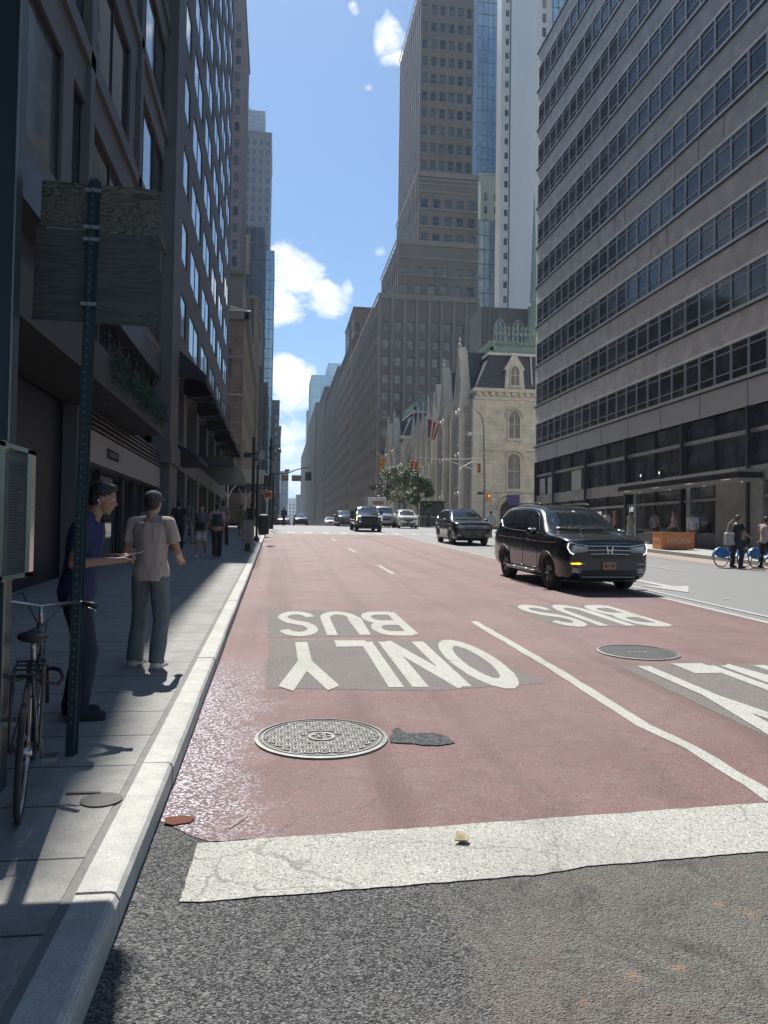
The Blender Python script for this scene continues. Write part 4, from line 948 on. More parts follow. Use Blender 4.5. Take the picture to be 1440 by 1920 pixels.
def goth_house(label, x0, x1, y0, y1, zw, zr, gables, base=1.9):
    t = thing('gothic_house', label, 'building', ((x0+x1)/2, y0, base))
    b = MB(); b.box((x0,y0,-1),(x1,y1,zw))
    for z in (base+4.6, base+9.2, zw-1.2): b.box((x0-.16,y0-.16,z),(x1+.16,y1+.16,z+.28),1)
    b.box((x0-.3,y0-.3,zw-.35),(x1+.3,y1+.3,zw+.05),1)
    for i in range(int((x1-x0)/.8)): b.box((x0+.1+i*.8,y0-.22,zw-.75),(x0+.5+i*.8,y0-.003,zw-.36),1)
    for (cx, cy) in ((x0,y0),(x1,y0),(x0,y1)): b.box((cx-.38,cy-.38,-1),(cx+.38,cy+.38,zw-1.3),1)
    b.obj('wall', [M_GOTH, M_TRIM], t)
    b = MB(); i = 1.9
    v = [(x0,y0,zw+.05),(x1,y0,zw+.05),(x1,y1,zw+.05),(x0,y1,zw+.05),(x0+i,y0+i*.6,zr),(x1-.5,y0+i*.6,zr),(x1-.5,y1-i,zr),(x0+i,y1-i,zr)]
    b.add(v, [(0,1,5,4),(1,2,6,5),(2,3,7,6),(3,0,4,7),(4,5,6,7)]); rf = b.obj('roof', M_SLATE, t)
    b = MB(); b.box((x0+i-.3,y0+i*.6-.3,zr),(x1-.2,y1-i+.3,zr+.28)); b.tube([(x0+(x1-x0)*.62,y0+.15,zw+.1),(x0+(x1-x0)*.62,y0+i*.6-.3,zr)], .09, 6); g = b.obj('gutter', M_LEADW, None); g.parent = rf
    b = MB(); xa, xb, yf = x0+i+.2, x1-.6, y0+i*.6+.3
    b.prism([(xa-.2,yf-.2,zr+.28),(xb,yf-.2,zr+.28),(xb,yf+.9,zr+2.0),(xa+.7,yf+.9,zr+2.0)], (0,.3,0)); b.box((xa,yf,zr+.28),(xb,yf+.5,zr+1.1),0)
    for k in range(int((xb-xa)/.5)):
        x = xa+.9+k*.5; b.lathe([(.10,0),(.05,.5),(.2,.8),(.03,1.2),(.16,1.5),(0,2.4 if k%5==0 else 1.9)], (x, yf+1.0, zr+2.0), 5)
    for k in range(int((xb-xa)/.42)):
        x = xa+.2+k*.42; b.lathe([(.10,0),(.04,.35),(.12,.55),(.03,.8),(.0,1.5 if k%4==0 else 1.05)], (x, yf+.2, zr+1.1), 5)
        b.box((x-.2,yf+.15,zr+1.5),(x+.2,yf+.22,zr+1.62))
    for k in range(int((y1-i-y0-i)/.6)): y = yf+.3+k*.6; b.lathe([(.10,0),(.04,.35),(.12,.55),(.0,1.0)], (xa, y, zr+1.0), 5)
    b.box((xa,yf,zr+.28),(xa+.3,y1-i,zr+1.05),0)
    c = b.obj('cresting', M_COPPER, None); c.parent = rf
    # dormer on the north slope
    xd = x0+(x1-x0)*.42; dz = zw+.1
    b = MB(); hh = zr-zw
    b.prism([(xd-1.15,y0-.1,dz),(xd+1.15,y0-.1,dz),(xd+.95,y0-.1,dz+hh*.5),(xd+1.15,y0-.1,dz+hh*.55),(xd,y0-.1,dz+hh*1.0),(xd-1.15,y0-.1,dz+hh*.55),(xd-.95,y0-.1,dz+hh*.5)], (0,2.2,0)); b.obj('dormer', M_TRIM, t)
    gothwin(t, (xd,y0-.11,dz+.35), NX, .95, hh*.55, frame=.1, hood=False)
    # north face windows
    gothwin(t, (xd,y0-.003,zw-5.4), NX, 1.25, 3.1); gothwin(t, (xd,y0-.003,base+5.0), NX, 1.4, 3.9, round_=True)
    b = MB(); A = arch_pts(2.0, 3.6, round_=True); b.prism(to_wall(A, (xd-.5,y0-.12,base), NX), (0,.1,0)); b.obj('door', mat('oak_dark', (.05,.035,.025), var=.3), t)
    b = MB(); A = arch_pts(2.5, 3.95, round_=True)[2:]; b.tube(to_wall(A, (xd-.5,y0-.12,base), NX), .17, 6); A = arch_pts(3.2, 4.35, round_=True)[2:]; b.tube(to_wall(A, (xd-.5,y0-.1,base), NX), .14, 6); b.obj('door_arch', M_TRIM, t)
    if x1-x0 > 8: gothwin(t, (x1-2.0,y0-.003,base+5.2), NX, 1.2, 3.3)
    # east face gabled bays
    for (yc, wd, zp) in gables:
        b = MB(); xo = x0-.9; h0 = zw-1.5
        b.prism([(xo,yc-wd/2,-1),(xo,yc+wd/2,-1),(xo,yc+wd/2,h0),(xo,yc,zp),(xo,yc-wd/2,h0)], (.89,0,0))
        gb = b.obj('gable_bay', M_GOTH, t)
        b = MB()
        for s in (-1, 1):
            b.prism([(xo-.18,yc+s*(wd/2+.15),h0-.3),(xo-.18,yc+s*(wd/2+.15),h0+.05),(xo-.18,yc,zp+.35),(xo-.18,yc,zp)], (.9,0,0))
            b.box((xo-.45,yc+s*wd/2-.3,-1),(xo-.01,yc+s*wd/2+.3,h0-1.0)); b.lathe([(.38,0),(.05,1.9),(0,2.0)], (xo-.15,yc+s*wd/2,h0-1.0), 4)
        b.lathe([(.08,0),(.22,.35),(.05,.6),(.16,.9),(0,1.3)], (xo,yc,zp+.3), 6)
        tr = b.obj('coping', M_TRIM, None); tr.parent = gb
        b = MB(); b.prism([(x0,yc-wd/2+.1,h0),(x0,yc+wd/2-.1,h0),(x0,yc,zp-.2)], (4.0,0,0)); b.obj('gable_roof', M_SLATE, None).parent = gb
        for dy in (-.75, .75):
            gothwin(t, (xo-.003,yc+dy,h0-4.3), EX, .8, 3.6, frame=.12); gothwin(t, (xo-.003,yc+dy,base+5.4), EX, .8, 3.4, frame=.12); gothwin(t, (xo-.003,yc+dy,base+1.4), EX, .8, 3.0, frame=.12)
    b = MB(); b.box((x0+3,y1-3,zr-1),(x0+4.2,y1-1.6,zr+2.5)); b.obj('chimney', M_TRIM, t)
    return t
H1 = goth_house('pale Gothic stone corner house with slate mansard, copper cresting and steep gables', 21.5, 32, 82, 101, 17.9, 21.9, [(85.9,4.6,23.0),(94.2,4.2,22.4)])
H2 = goth_house('second Gothic stone house farther down behind the street trees', 19.9, 30, 121, 136, 17.4, 21.4, [(124.5,4.2,20.6),(131.5,4.2,20.6)])
# side wall with raking coping right of the corner house
t = thing('gothic_wing', 'pale stone wing with a raking coping joining the corner house and the ribbon-window block', 'building', (33.5, 86, 2))
b = MB(); b.prism([(32.05,83,-1),(46,83,-1),(46,83,31),(36,83,25.2),(32.05,83,17.5)], (0,14,0)); b.obj('wall', M_GOTH, t)
b = MB(); b.prism([(32.0,82.8,17.6),(32.0,82.8,17.9),(36,82.8,25.7),(46,82.8,31.5),(46,82.8,31.1),(36,82.8,25.3)], (0,.5,0)); b.obj('coping', M_LEADW, t)
# chapel apse between the houses
t = thing('gothic_chapel', 'grey stone chapel with buttresses and pinnacles between the two Gothic houses', 'church', (29, 104, 2))
b = MB(); b.box((21.8,103,-1),(44,119,15)); b.prism([(21.8,103,15),(21.8,119,15),(23.1,111,24)], (20,0,0),1)
for y in (103, 107, 111, 115, 119):
    b.box((20.5,y-.45,-1),(21.79,y+.45,11.5)); b.box((20.9,y-.35,11.5),(21.79,y+.35,15.5)); b.lathe([(.5,0),(.42,1.5),(.55,1.6),(.06,5.0),(.2,5.3),(0,5.8)], (21.2,y,15.5), 6)
for z in (5, 14.6): b.box((21.6,102.8,z),(21.79,119.2,z+.3))
b.obj('wall', [M_TRIM, M_SLATE], t)
for y in (105, 109, 113, 117): gothwin(t, (21.79,y,5.8), EX, 1.8, 7.5, frame=.18)
# cathedral roof with ribbed slate and arched clerestory, spire
t = thing('cathedral', 'dark ribbed cathedral roof with two arched clerestory windows and green copper spire', 'church', (45, 112, 2))
b = MB(); b.box((29.6,110,-1),(60,117,35.6)); 
for i in range(40): x = 29.8+i*.7; b.box((x,109.85,18),(x+.16,109.995,35.6))
b.obj('nave', mat('ribbed_dark_stone', (.11,.11,.113), rough=.8, var=.12, scale=.5), t)
for x in (32.4, 35.2): gothwin(t, (x,109.84,29.6), NX, 1.7, 4.2, frame=.08, hood=False)
b = MB(); cx, cy = 36.9, 108
b.lathe([(1.1,0),(1.1,9),(1.4,9.2),(1.0,10),(.8,17),(.95,17.3),(.55,18),(.06,34),(0,34.2)], (cx,cy,18), 8)
for a in range(8):
    th = a*math.pi/4+.39; b.lathe([(.12,0),(.10,9),(.2,9.3),(.02,12)], (cx+1.15*math.cos(th),cy+1.15*math.sin(th),18), 5)
    b.lathe([(.08,0),(.02,3.5)], (cx+.9*math.cos(th),cy+.9*math.sin(th),28), 5)
b.obj('spire', M_COPPER, t)
# ================= far buildings =================
M_MAUVE = mat('mauve_brick', (.19,.155,.155), rough=.85, var=.1, scale=.3)
M_BRNZ = mat('bronze_panels', (.10,.10,.105), rough=.6, var=.15, scale=.3)
M_TANST = mat('tan_brick', (.17,.135,.105), rough=.85, var=.14, scale=.25)
M_BLUEG = mat('bluegrey_panels', (.13,.16,.20), rough=.6, var=.12, scale=.2)
GD = [G_DARK, G_MID]
def pxX(x, Y, y=700): return atY(x, y, Y).x
def pxZ(y, Y, x=600): return atY(x, y, Y).z
# C: brownstone mansion block beyond the side street, left
C = Bld('brownstone_building', 'dark brownstone block with banded stone and grey pavilion top across the left side street', 'building', (-8, 82, 2.3))
xr = pxX(456, 82); zc = pxZ(590, 82, 440)
C.facade((-26,82,0), (1,0,0), cuts(0, xr+26, 6, 1.2), [-1,6,9,12,15,18,21,zc-.01], odd, .3, 0, (.08,1,(.5,),.05), M_ALU2, GD)
C.facade((xr,82,0), (0,1,0), cuts(0, 40, 12, 1.3), [-1,4,7,9,12,14,17,19,22,zc-.01], odd, .3, 2, (.08,1,(.5,),.05), M_ALU2, GD)
w = C.wall; w.quad((-26,82,zc),(xr,82,zc),(xr,122,zc),(-26,122,zc)); w.quad((-26,82,0),(-26,122,0),(-26,122,zc),(-26,82,zc)); w.box((-26,81.6,zc-.5),(xr+.5,81.99,zc+.3),1); w.box((xr+.003,81.6,zc-.5),(xr+.5,122,zc+.3),1)
for z in (6, 11, 16, 20): w.box((-26,81.8,z),(xr+.2,81.99,z+.3),1)
zt = pxZ(515, 84, 440); w.box((-26,84,zc+.3),(xr-.3,100,zt),1); w.box((-26,83.7,zt),(xr-.1,100,zt+.5),1); w.box((xr-3.6,83.9,zc+1.5),(xr-1.8,83.99,zt-1.5),3)
C.done([M_BROWN, M_GSTN, M_OCHRE, G_DARK], 60)
t = thing('roof_trellis', 'small white lattice cornice on the roof edge of the brownstone block', 'roof ornament', (xr-2, 81.5, zc+.3))
b = MB()
for i in range(7): x = xr-3.0+i*.5; b.tube([(x,81.5,zc+.3),(x+.25,81.5,zc+1.0-.12*i)], .05, 4); b.tube([(x+.5,81.5,zc+.3),(x+.25,81.5,zc+1.0-.12*i)], .05, 4)
b.tube([(xr-3.1,81.5,zc+1.15),(xr+.6,81.5,zc+.25)], .06, 4); b.tube([(xr-3.1,81.5,zc+.32),(xr+.7,81.5,zc+.32)], .06, 4); b.obj('lattice', M_LEADW, t)
# ochre-windowed building next along
x2 = pxX(478, 124); boxb('ochre_building', 'ochre stone building with tall bays just past the brownstone block', -24, x2, 124, 150, pxZ(560,124,470), M_OCHRE, GD, 4.2, 2.2, 1.1, 2.8, 'NW', zfirst=7, limit=40, pier='N')
# mauve hotel tower, top out of frame
hx = pxX(457, 150, 100); boxb('hotel_tower', 'narrow mauve-brown hotel tower rising out of the top of the frame on the left', -30, hx, 150, 175, 106, M_MAUVE, GD, 3.3, 1.9, .95, 1.8, 'NW', zfirst=30, limit=60)
# blue-grey block with pale lattice reflection
lx0, lx1 = pxX(436,182,460), pxX(496,182,460); z1 = pxZ(426,182,470)
glasstower('blue_office_block', 'blue-black glass block with a pale lattice reflection beside the hotel tower', lx0-8, lx1, 182, 200, 0, z1, glass('glass_navy', (.02,.035,.075), .08, .03, var=.03), M_BLUEG, 1.6, 3.6)
t = thing('lattice_reflection', 'pale lattice reflection in the blue-black glass block, built as thin bars', 'reflection', (pxX(455,181), 181.5, pxZ(510,181)))  # lattice reflected in the glass, built as bars in front of it
b = MB(); a0, a1 = pxX(444,181.5,480), pxX(468,181.5,480); c0, c1 = pxZ(512,181.5,455), pxZ(441,181.5,455)
for i in range(7): x = a0+(a1-a0)*i/6; b.tube([(x,181.5,c0),(x,181.5,c1)], .10, 4)
for k in range(17): z = c0+(c1-c0)*k/16; b.tube([(a0,181.5,z),(a1,181.5,z)], .11 if k%2 else .16, 4)
for k in range(8): z = c0+(c1-c0)*k/8; b.tube([(a0,181.5,z),(a1,181.5,z+(c1-c0)/8)], .07, 4)
b.obj('lattice', mat('lattice_reflection_pale', (.45,.43,.33), var=.2), t)
# large tower with lit lattice crown
Y = 330; tx0, tx1 = pxX(430,Y,400), pxX(508,Y,300); zt = pxZ(250,Y,495)
boxb('crowned_tower', 'tall grey-blue tower with a glittering lattice crown on the left of the sky gap', tx0, tx1, Y, Y+40, zt, mat('tower_grey_blue', (.15,.16,.175), rough=.6, var=.1, scale=.1), [G_MID,G_TEAL], 4.1, 2.6, 1.5, 2.4, 'NW', zfirst=20, limit=60, sbay=3)
t = thing('tower_crown', 'sunlit glass lattice crown on top of the tall left tower', 'tower crown', ((tx0+tx1)/2, Y+3, zt))
cx0, cx1 = pxX(448,Y,220), pxX(497,Y,220); zc1 = pxZ(184,Y,460)
b = MB(); b.box((cx0,Y+3.4,zt+.5),(cx1,Y+25,zc1-3)); b.obj('glass_core', glass('crown_glass', (.35,.42,.46), .2, .1, var=.25), t)
b = MB()
for i in range(12):
    x = cx0+(cx1-cx0)*i/11; h = zc1-(i*.55); b.box((x-.18,Y+2.9,zt+.5),(x+.18,Y+3.3,h))
for k in range(7): z = zt+2+k*(zc1-zt-6)/6; b.box((cx0,Y+3.0,z),(cx1,Y+3.2,z+.3))
b.obj('lattice', mat('crown_metal', (.55,.58,.6), rough=.3, metal=.5, var=.2), t)
sx0, sx1 = pxX(495,300,600), pxX(512,300,600)
glasstower('slim_glass_tower', 'slim blue glass tower edge beside the tall left tower', sx0-3, sx1, 300, 325, 0, pxZ(470,300,505), G_BLUE, M_BMUL, 1.5, 3.8)
# street wall going away on the left
yl = 152; rnd = random.Random(12)
LB = [(178,202,690,490,M_BRNZ,'dark bronze office block along the left side beyond the hotel tower'),(205,235,600,493,M_MAUVE,'dark mauve block, second along the left side of the far avenue'),(238,296,720,500,M_DKST,'grey limestone block with close windows farther along the left side'),
      (372,430,752,None,M_BLUEG,'slate-blue building ending the left row against the clouds'),(440,520,800,None,M_DKST,'low grey building at the far left end of the avenue')]
for i, (y0, y1, py, px_, mm, lab) in enumerate(LB):
    xr_ = pxX(px_, y0, py) if px_ else (pxX(523, y0, 800) if i == 3 else pxX(526, y0, 850))
    boxb('street_building', lab, xr_-22, xr_, y0, y1, pxZ(py, y0, px_ or 515), mm, GD, 4, 2.4, 1.2, 2.2, 'NW', zfirst=8, limit=30, sbay=3)
# right street wall going away
RB = [(216,262,20.4,652,640,M_TANST,'tan stepped building behind the deco skyscraper on the right side'),
      (264,330,20.4,640,690,M_DKST,'dark grey building with fine vertical piers, second down the right side'),
      (334,400,20.2,628,728,M_GSTN,'grey stepped building, third down the right side of the far avenue'),
      (402,520,19.8,610,757,M_TANST,'tan tower slab facing the sky gap on the right side'),
      (524,640,19.8,592,830,M_DKST,'grey corner building with setbacks at the far end on the right')]
for i, (y0, y1, x0, pxe, py, mm, lab) in enumerate(RB):
    zt = pxZ(py, y0, pxe+6)
    boxb('street_building', lab, x0, x0+30, y0, y1, zt, mm, GD, 4, 2.4, 1.2, 2.2, 'NE', zfirst=8, limit=30, sbay=3, pier='E')
for i, (Y, pa, pb, py, mm, lab) in enumerate([(250,655,672,605,M_BLUEG,'blue glass penthouse block on the right row'), (240,664,700,578,M_TANST,'stepped tan roof tower left of the deco skyscraper')]):
    x0 = pxX(pa,Y,py); x1 = pxX(pb,Y,py)+8
    boxb('setback_tower', lab, max(x0,20.6+i*.3), x1, Y, Y+14, pxZ(py,Y,pa), mm, GD, 4, 2.2, 1.2, 2.4, 'NE', zfirst=50, limit=20)
for (Y, pa, pb, py, gm, lab, nm) in [(560,584,616,703,G_BLUE,'banded blue glass tower in the middle distance right of the clouds','far_glass_tower'),(620,616,648,681,G_BLUE,'taller pale blue glass tower behind the banded one','far_glass_tower')]:
    t_ = glasstower(nm, lab, pxX(pa,Y,py), pxX(pb,Y,py)+10, Y, Y+40, 0, pxZ(py,Y,pa), gm, mat('far_band', (.30,.34,.38), rough=.5, var=.05), 6, 7.5)
# street-end blocks in the haze
for (Y, pa, pb, py, mm, lab) in [(900,526,541,884,M_BLUEG,'slim hazy tower closing the avenue at the left'),(1000,520,534,925,M_BLUEG,'low hazy block at the vanishing point, leftmost'),(1100,541,560,935,M_CONC,'pale hazy block at the vanishing point'),(950,556,575,928,M_DKST,'grey hazy block right of the vanishing point'),
                                 (760,572,590,900,M_GSTN,'stepped hazy building low on the right end of the avenue'),(700,586,604,862,M_TANST,'hazy tan tower just left of the grey corner building'),(820,576,588,770,M_BLUEG,'tall thin blue-grey tower edge seen under the clouds')]:
    x0, x1 = pxX(pa,Y,py), pxX(pb,Y,py)
    boxb('distant_building', lab, x0, x1, Y, Y+30, pxZ(py,Y,pa), mm, GD, 5, 4, 2, 2.5, 'N', zfirst=10, limit=10)
# ================= people =================
def remeshed(mb, name, m, vox, smooth_it=6, parent=None, disp=0.0, dsc=9.0, seed=0.0):
    me = mb.mesh(name, m, True); o = bpy.data.objects.new(name, me); TMP.collection.objects.link(o)
    r = o.modifiers.new('r', 'REMESH'); r.mode = 'VOXEL'; r.voxel_size = vox; r.use_smooth_shade = True
    if smooth_it: s_ = o.modifiers.new('s', 'SMOOTH'); s_.iterations = smooth_it; s_.factor = .5
    m2 = bake(o)
    if disp:
        for v in m2.vertices:
            p = v.co; n = v.normal
            d = noise.noise(Vector((p.x*dsc+seed, p.y*dsc, p.z*dsc*.45)))+.5*noise.noise(Vector((p.x*dsc*2.3, p.y*dsc*2.3+seed, p.z*dsc*.8)))
            v.co = p+n*d*disp
    m2.name = name; m2.materials.clear(); m2.materials.append(m)
    m2.polygons.foreach_set('use_smooth', [True]*len(m2.polygons))
    o = bpy.data.objects.new(name, m2); COL.objects.link(o)
    if parent: o.parent = parent
    return o
def cap(b, p0, p1, r0, r1, n=12, sx=1.0, e0=True, e1=True):
    """tapered limb with rounded ends, closed"""
    p0 = Vector(p0); p1 = Vector(p1); d = p1-p0; L_ = d.length; t = d/L_
    up = Vector((0,1,0)) if abs(t.y) < .8 else Vector((1,0,0))
    a = t.cross(up).normalized(); c = a.cross(t).normalized()
    st = []
    if e0:
        for k in (80, 55, 25): st.append((-r0*math.sin(RAD(k)), r0*math.cos(RAD(k))))
    st.append((0, r0)); st.append((L_, r1))
    if e1:
        for k in (25, 55, 80): st.append((L_+r1*math.sin(RAD(k)), r1*math.cos(RAD(k))))
    vs = []
    for (z, r) in st:
        for j in range(n): th = 2*math.pi*j/n; vs.append(p0+t*z+a*math.cos(th)*r*sx+c*math.sin(th)*r)
    fs = []
    for i in range(len(st)-1):
        for j in range(n): j2 = (j+1) % n; fs.append((i*n+j, (i+1)*n+j, (i+1)*n+j2, i*n+j2))
    fs += [tuple(range(n)), tuple(range(len(st)*n-1, (len(st)-1)*n-1, -1))]
    b.add(vs, fs)
def SKIN(c): return mat('skin_%02d' % int(c[0]*100), c, rough=.5, var=.08, scale=6, bump=.05, bscale=90)
def cloth(name, c, **k): return mat('cloth_'+name, c, rough=.9, var=k.get('var',.14), scale=k.get('scale',7), bump=.2, bscale=220)
def person(label, loc, h=1.72, face=0.0, skin=(.30,.17,.12), shirt=None, pants=None, shorts=False, hair=None, cap_c=None, shoe=None, pose='stand', vox=.02, arms=None, group=None, skirt=None, longhair=False, sleeves='short', lean=0.0, seed=0, bag=None, feet=None, female=False):
    """face: direction (radians, 0 = looks along +Y). arms: dict side -> (elbow, wrist) in body space, metres for a 1.75 m body. x right, y forward"""
    t = thing('person', label, 'person', loc, face, group); k = h/1.75
    S = lambda v: Vector(v)*k
    sw = .175 if female else .195
    ank = {-1: (-.10,-.02,.08), 1: (.10,.04,.08)}; 
    if feet: ank = feet
    kn = {s: ((ank[s][0]*.95), (ank[s][1]+.06)*.6+.03, .49) for s in (-1,1)}
    if pose == 'walk': ank = {-1: (-.07,-.26,.11), 1: (.08,.28,.08)}; kn = {-1: (-.085,-.03,.50), 1: (.09,.17,.50)}
    hip = {s: (s*.095,0,.90) for s in (-1,1)}
    ch = Vector((0,-.01+lean*.35,1.32)); sh = {s: Vector((s*sw,-.015+lean*.42,1.44)) for s in (-1,1)}
    neck = Vector((0,.0+lean*.5,1.50)); head = Vector((0,.025+lean*.85,1.635-abs(lean)*.06))
    el = {s: Vector((s*(sw+.055),-.05,1.14)) for s in (-1,1)}; wr = {s: Vector((s*(sw+.05),.05,.90)) for s in (-1,1)}
    if pose == 'walk': wr = {-1: Vector((-sw-.03,.16,.93)), 1: Vector((sw+.03,-.12,.90))}; el[-1].y = .0; el[1].y = -.10
    if arms:
        for s, (a, c) in arms.items(): el[s] = Vector(a); wr[s] = Vector(c)
    b = MB(); C_ = lambda p0, p1, r0, r1, **kw: cap(b, S(p0), S(p1), r0*k, r1*k, **kw)
    # torso as stacked ellipses
    def torso(mb, sc_, z0, z1, ex=0.0):
        prof = [(.86,.145,.100),(.93,.165,.115),(1.0,.155,.105),(1.08,.135,.095),(1.18,.140,.100),(1.28,.165,.110),(1.38,.180,.105),(1.45,.135,.085),(1.49,.070,.065)]
        if female: prof = [(.86,.155,.105),(.93,.172,.118),(1.0,.150,.105),(1.08,.120,.090),(1.18,.122,.100),(1.28,.145,.120),(1.38,.155,.100),(1.45,.120,.080),(1.49,.060,.060)]
        prof = [p for p in prof if z0-.001 <= p[0] <= z1+.001]; n = 16; vs = []
        for (z, rx, ry) in prof:
            yo = lean*.42*max(0,(z-.95)/.5); 
            for j in range(n): th = 2*math.pi*j/n; vs.append(S(((rx+ex)*math.cos(th), yo+(ry+ex)*math.sin(th), z)))
        fs = [(i*n+j, i*n+(j+1)%n, (i+1)*n+(j+1)%n, (i+1)*n+j) for i in range(len(prof)-1) for j in range(n)]
        fs += [tuple(range(n-1,-1,-1)), tuple(range((len(prof)-1)*n, len(prof)*n))]; mb.add(vs, fs)
    torso(b, 1, .86, 1.49)
    for s in (-1,1):
        C_(neck+Vector((s*.02,-.01,-.03)), sh[s]+Vector((-s*.02,0,.0)), .045, .045)
        C_(hip[s], kn[s], .082, .056); C_(kn[s], ank[s], .054, .036); C_(sh[s], el[s], .050, .040); C_(el[s], wr[s], .040, .026)
        a = Vector(ank[s]); C_(a+Vector((0,-.03,-.03)), a+Vector((0,.14,-.045)), .036, .028)
        # hand: palm, four bent fingers, thumb
        d = (wr[s]-el[s]).normalized(); sd = Vector((1,0,0)); sd = (sd-d*sd.dot(d)).normalized(); up = sd.cross(d).normalized()
        if abs(d.z) < .6: pass
        p = wr[s]+d*.045
        C_(wr[s], p+d*.025, .026, .032, sx=.8)
        if vox < .012:
            curl = up*(-1 if not arms else -1)
            for q, (o, l) in enumerate(((-.028,.062),(-.010,.072),(.009,.067),(.027,.052))):
                f0 = p+d*.045+sd*o; f1 = f0+d*l*.5+curl*.008; f2 = f1+d*l*.25+curl*.022
                C_(f0, f1, .0092, .0085, n=8); C_(f1, f2, .0085, .007, n=8)
            th0 = p+d*.0-sd*s*.022; th1 = th0-sd*s*.022+d*.035+curl*.008; th2 = th1+d*.028; C_(th0, th1, .012, .010, n=8); C_(th1, th2, .010, .008, n=8)
        else: C_(p+d*.02, p+d*.10, .030, .015, sx=.6)
    C_(neck+Vector((0,-.01,-.06)), head+Vector((0,-.02,-.02)), .058, .052)
    # head: skull, jaw, nose, brow, ears (head pitched down by lean)
    pit = lean*1.1; HM = Matrix.Translation(S(head)) @ Matrix.Rotation(-pit, 4, 'X') @ Matrix.Scale(k, 4)
    hb = MB(); hb.ball((0,-.008,.035), (.075,.094,.088), nu=16, nv=12); hb.ball((0,.022,-.035), (.056,.066,.070), nu=14, nv=10)
    hb.ball((0,.052,-.085), (.026,.024,.022), nu=10, nv=8)
    hb.add([(-.012,.083,.010),(.012,.083,.010),(-.017,.085,-.030),(.017,.085,-.030),(0,.116,-.026),(0,.088,.024),(0,.09,-.040)], [(5,0,4),(5,4,1),(0,2,4),(1,4,3),(2,6,4),(3,4,6),(0,5,1,3,6,2)])
    hb.ball((0,.082,.030), (.045,.012,.009), nu=10, nv=6)
    hb.ball((0,.078,-.055), (.022,.016,.010), nu=10, nv=6)
    for s in (-1,1): hb.ball((s*.075,-.008,-.005), (.010,.020,.032), nu=8, nv=6)
    b.add(hb.v, hb.f, 0, HM)
    body = remeshed(b, 'body', SKIN(skin), vox*.62 if vox < .012 else vox*.8, 3, t)
    if vox < .012:
        for s in (-1,1):
            e = MB(); e.ball((s*.030,.074,.012), .0105, nu=10, nv=8, M=HM); e.ball((s*.030,.0815,.012), .0052, 1, 8, 6, M=HM); e.obj('eye', [mat('eye_white', (.55,.53,.5), rough=.2, var=0), mat('eye_dark', (.02,.012,.01), rough=.2, var=0)], None, True).parent = t
    # hair / cap
    if hair:
        b2 = MB(); b2.ball((0,-.018,.052), (.083,.097,.088), nu=16, nv=12); b2.ball((0,-.045,.0), (.076,.066,.075), nu=14, nv=10)
        if longhair: b2.ball((0,-.065,-.09), (.075,.045,.14), nu=12, nv=10)
        else: b2.ball((0,.045,.095), (.062,.045,.032), nu=12, nv=8)
        c2 = MB(); c2.add(b2.v, b2.f, 0, HM); ho = remeshed(c2, 'hair', mat('hair_%02d' % int(hair[0]*100), hair, rough=.6, var=.4, scale=60, stretch=(6,6,1)), vox*.8, 2, t, .004, 60)
    if cap_c:
        b2 = MB(); b2.ball((0,-.01,.062), (.087,.104,.080), nu=18, nv=12)
        n = 12; vs = []; 
        for zz in (.055,.063):
            vs += [(.078*math.cos(math.pi*i/n), .045+.135*math.sin(math.pi*i/n)*(1), zz-.02*math.sin(math.pi*i/n)) for i in range(n+1)]
        b2.add(vs, [tuple(range(n,-1,-1)), tuple(range(n+1,2*n+2))]+[(i,i+1,n+2+i,n+1+i) for i in range(n)]+[(n,0,n+1,2*n+1)])
        c2 = MB(); c2.add(b2.v, b2.f, 0, HM); remeshed(c2, 'cap', cloth('cap', cap_c), vox*.7, 1, t)
    # shirt
    if shirt:
        b2 = MB(); z0 = 1.0 if female and skirt else .93
        torso(b2, 1, .86 if not (female and skirt) else 1.0, 1.45, .026)
        C2 = lambda p0, p1, r0, r1, **kw: cap(b2, S(p0), S(p1), r0*k, r1*k, **kw)
        for s in (-1,1):
            d = el[s]-sh[s]
            C2(sh[s]+Vector((-s*.05,0,.0)), sh[s], .062, .062); C2(neck+Vector((s*.02,-.01,-.03)), sh[s]+Vector((-s*.02,0,.02)), .055, .050)
            if sleeves == 'short': C2(sh[s], sh[s]+d*.68, .066, .072, e1=False)
            elif sleeves == 'long': C2(sh[s], el[s], .064, .054); C2(el[s], wr[s]-(wr[s]-el[s])*.08, .054, .036, e1=False)
        C2(neck+Vector((0,-.005,-.075)), neck+Vector((0,.0,-.035)), .085, .070, e1=False)
        remeshed(b2, 'shirt', shirt, vox, 3, t, .011 if vox < .012 else .008, 11, seed)
    if pants:
        b2 = MB(); C2 = lambda p0, p1, r0, r1, **kw: cap(b2, S(p0), S(p1), r0*k, r1*k, **kw)
        torso(b2, 1, .86, 1.0, .010)
        for s in (-1,1):
            if shorts: e = Vector(hip[s]).lerp(Vector(kn[s]), .88); C2(hip[s], e, .100, .092, e1=False)
            else: C2(hip[s], kn[s], .100, .083); C2(kn[s], Vector(ank[s])+Vector((0,-.01,-.035)), .083, .080, e1=False)
        remeshed(b2, 'shorts' if shorts else 'trousers', pants, vox, 2, t, .013, 8, seed+5)
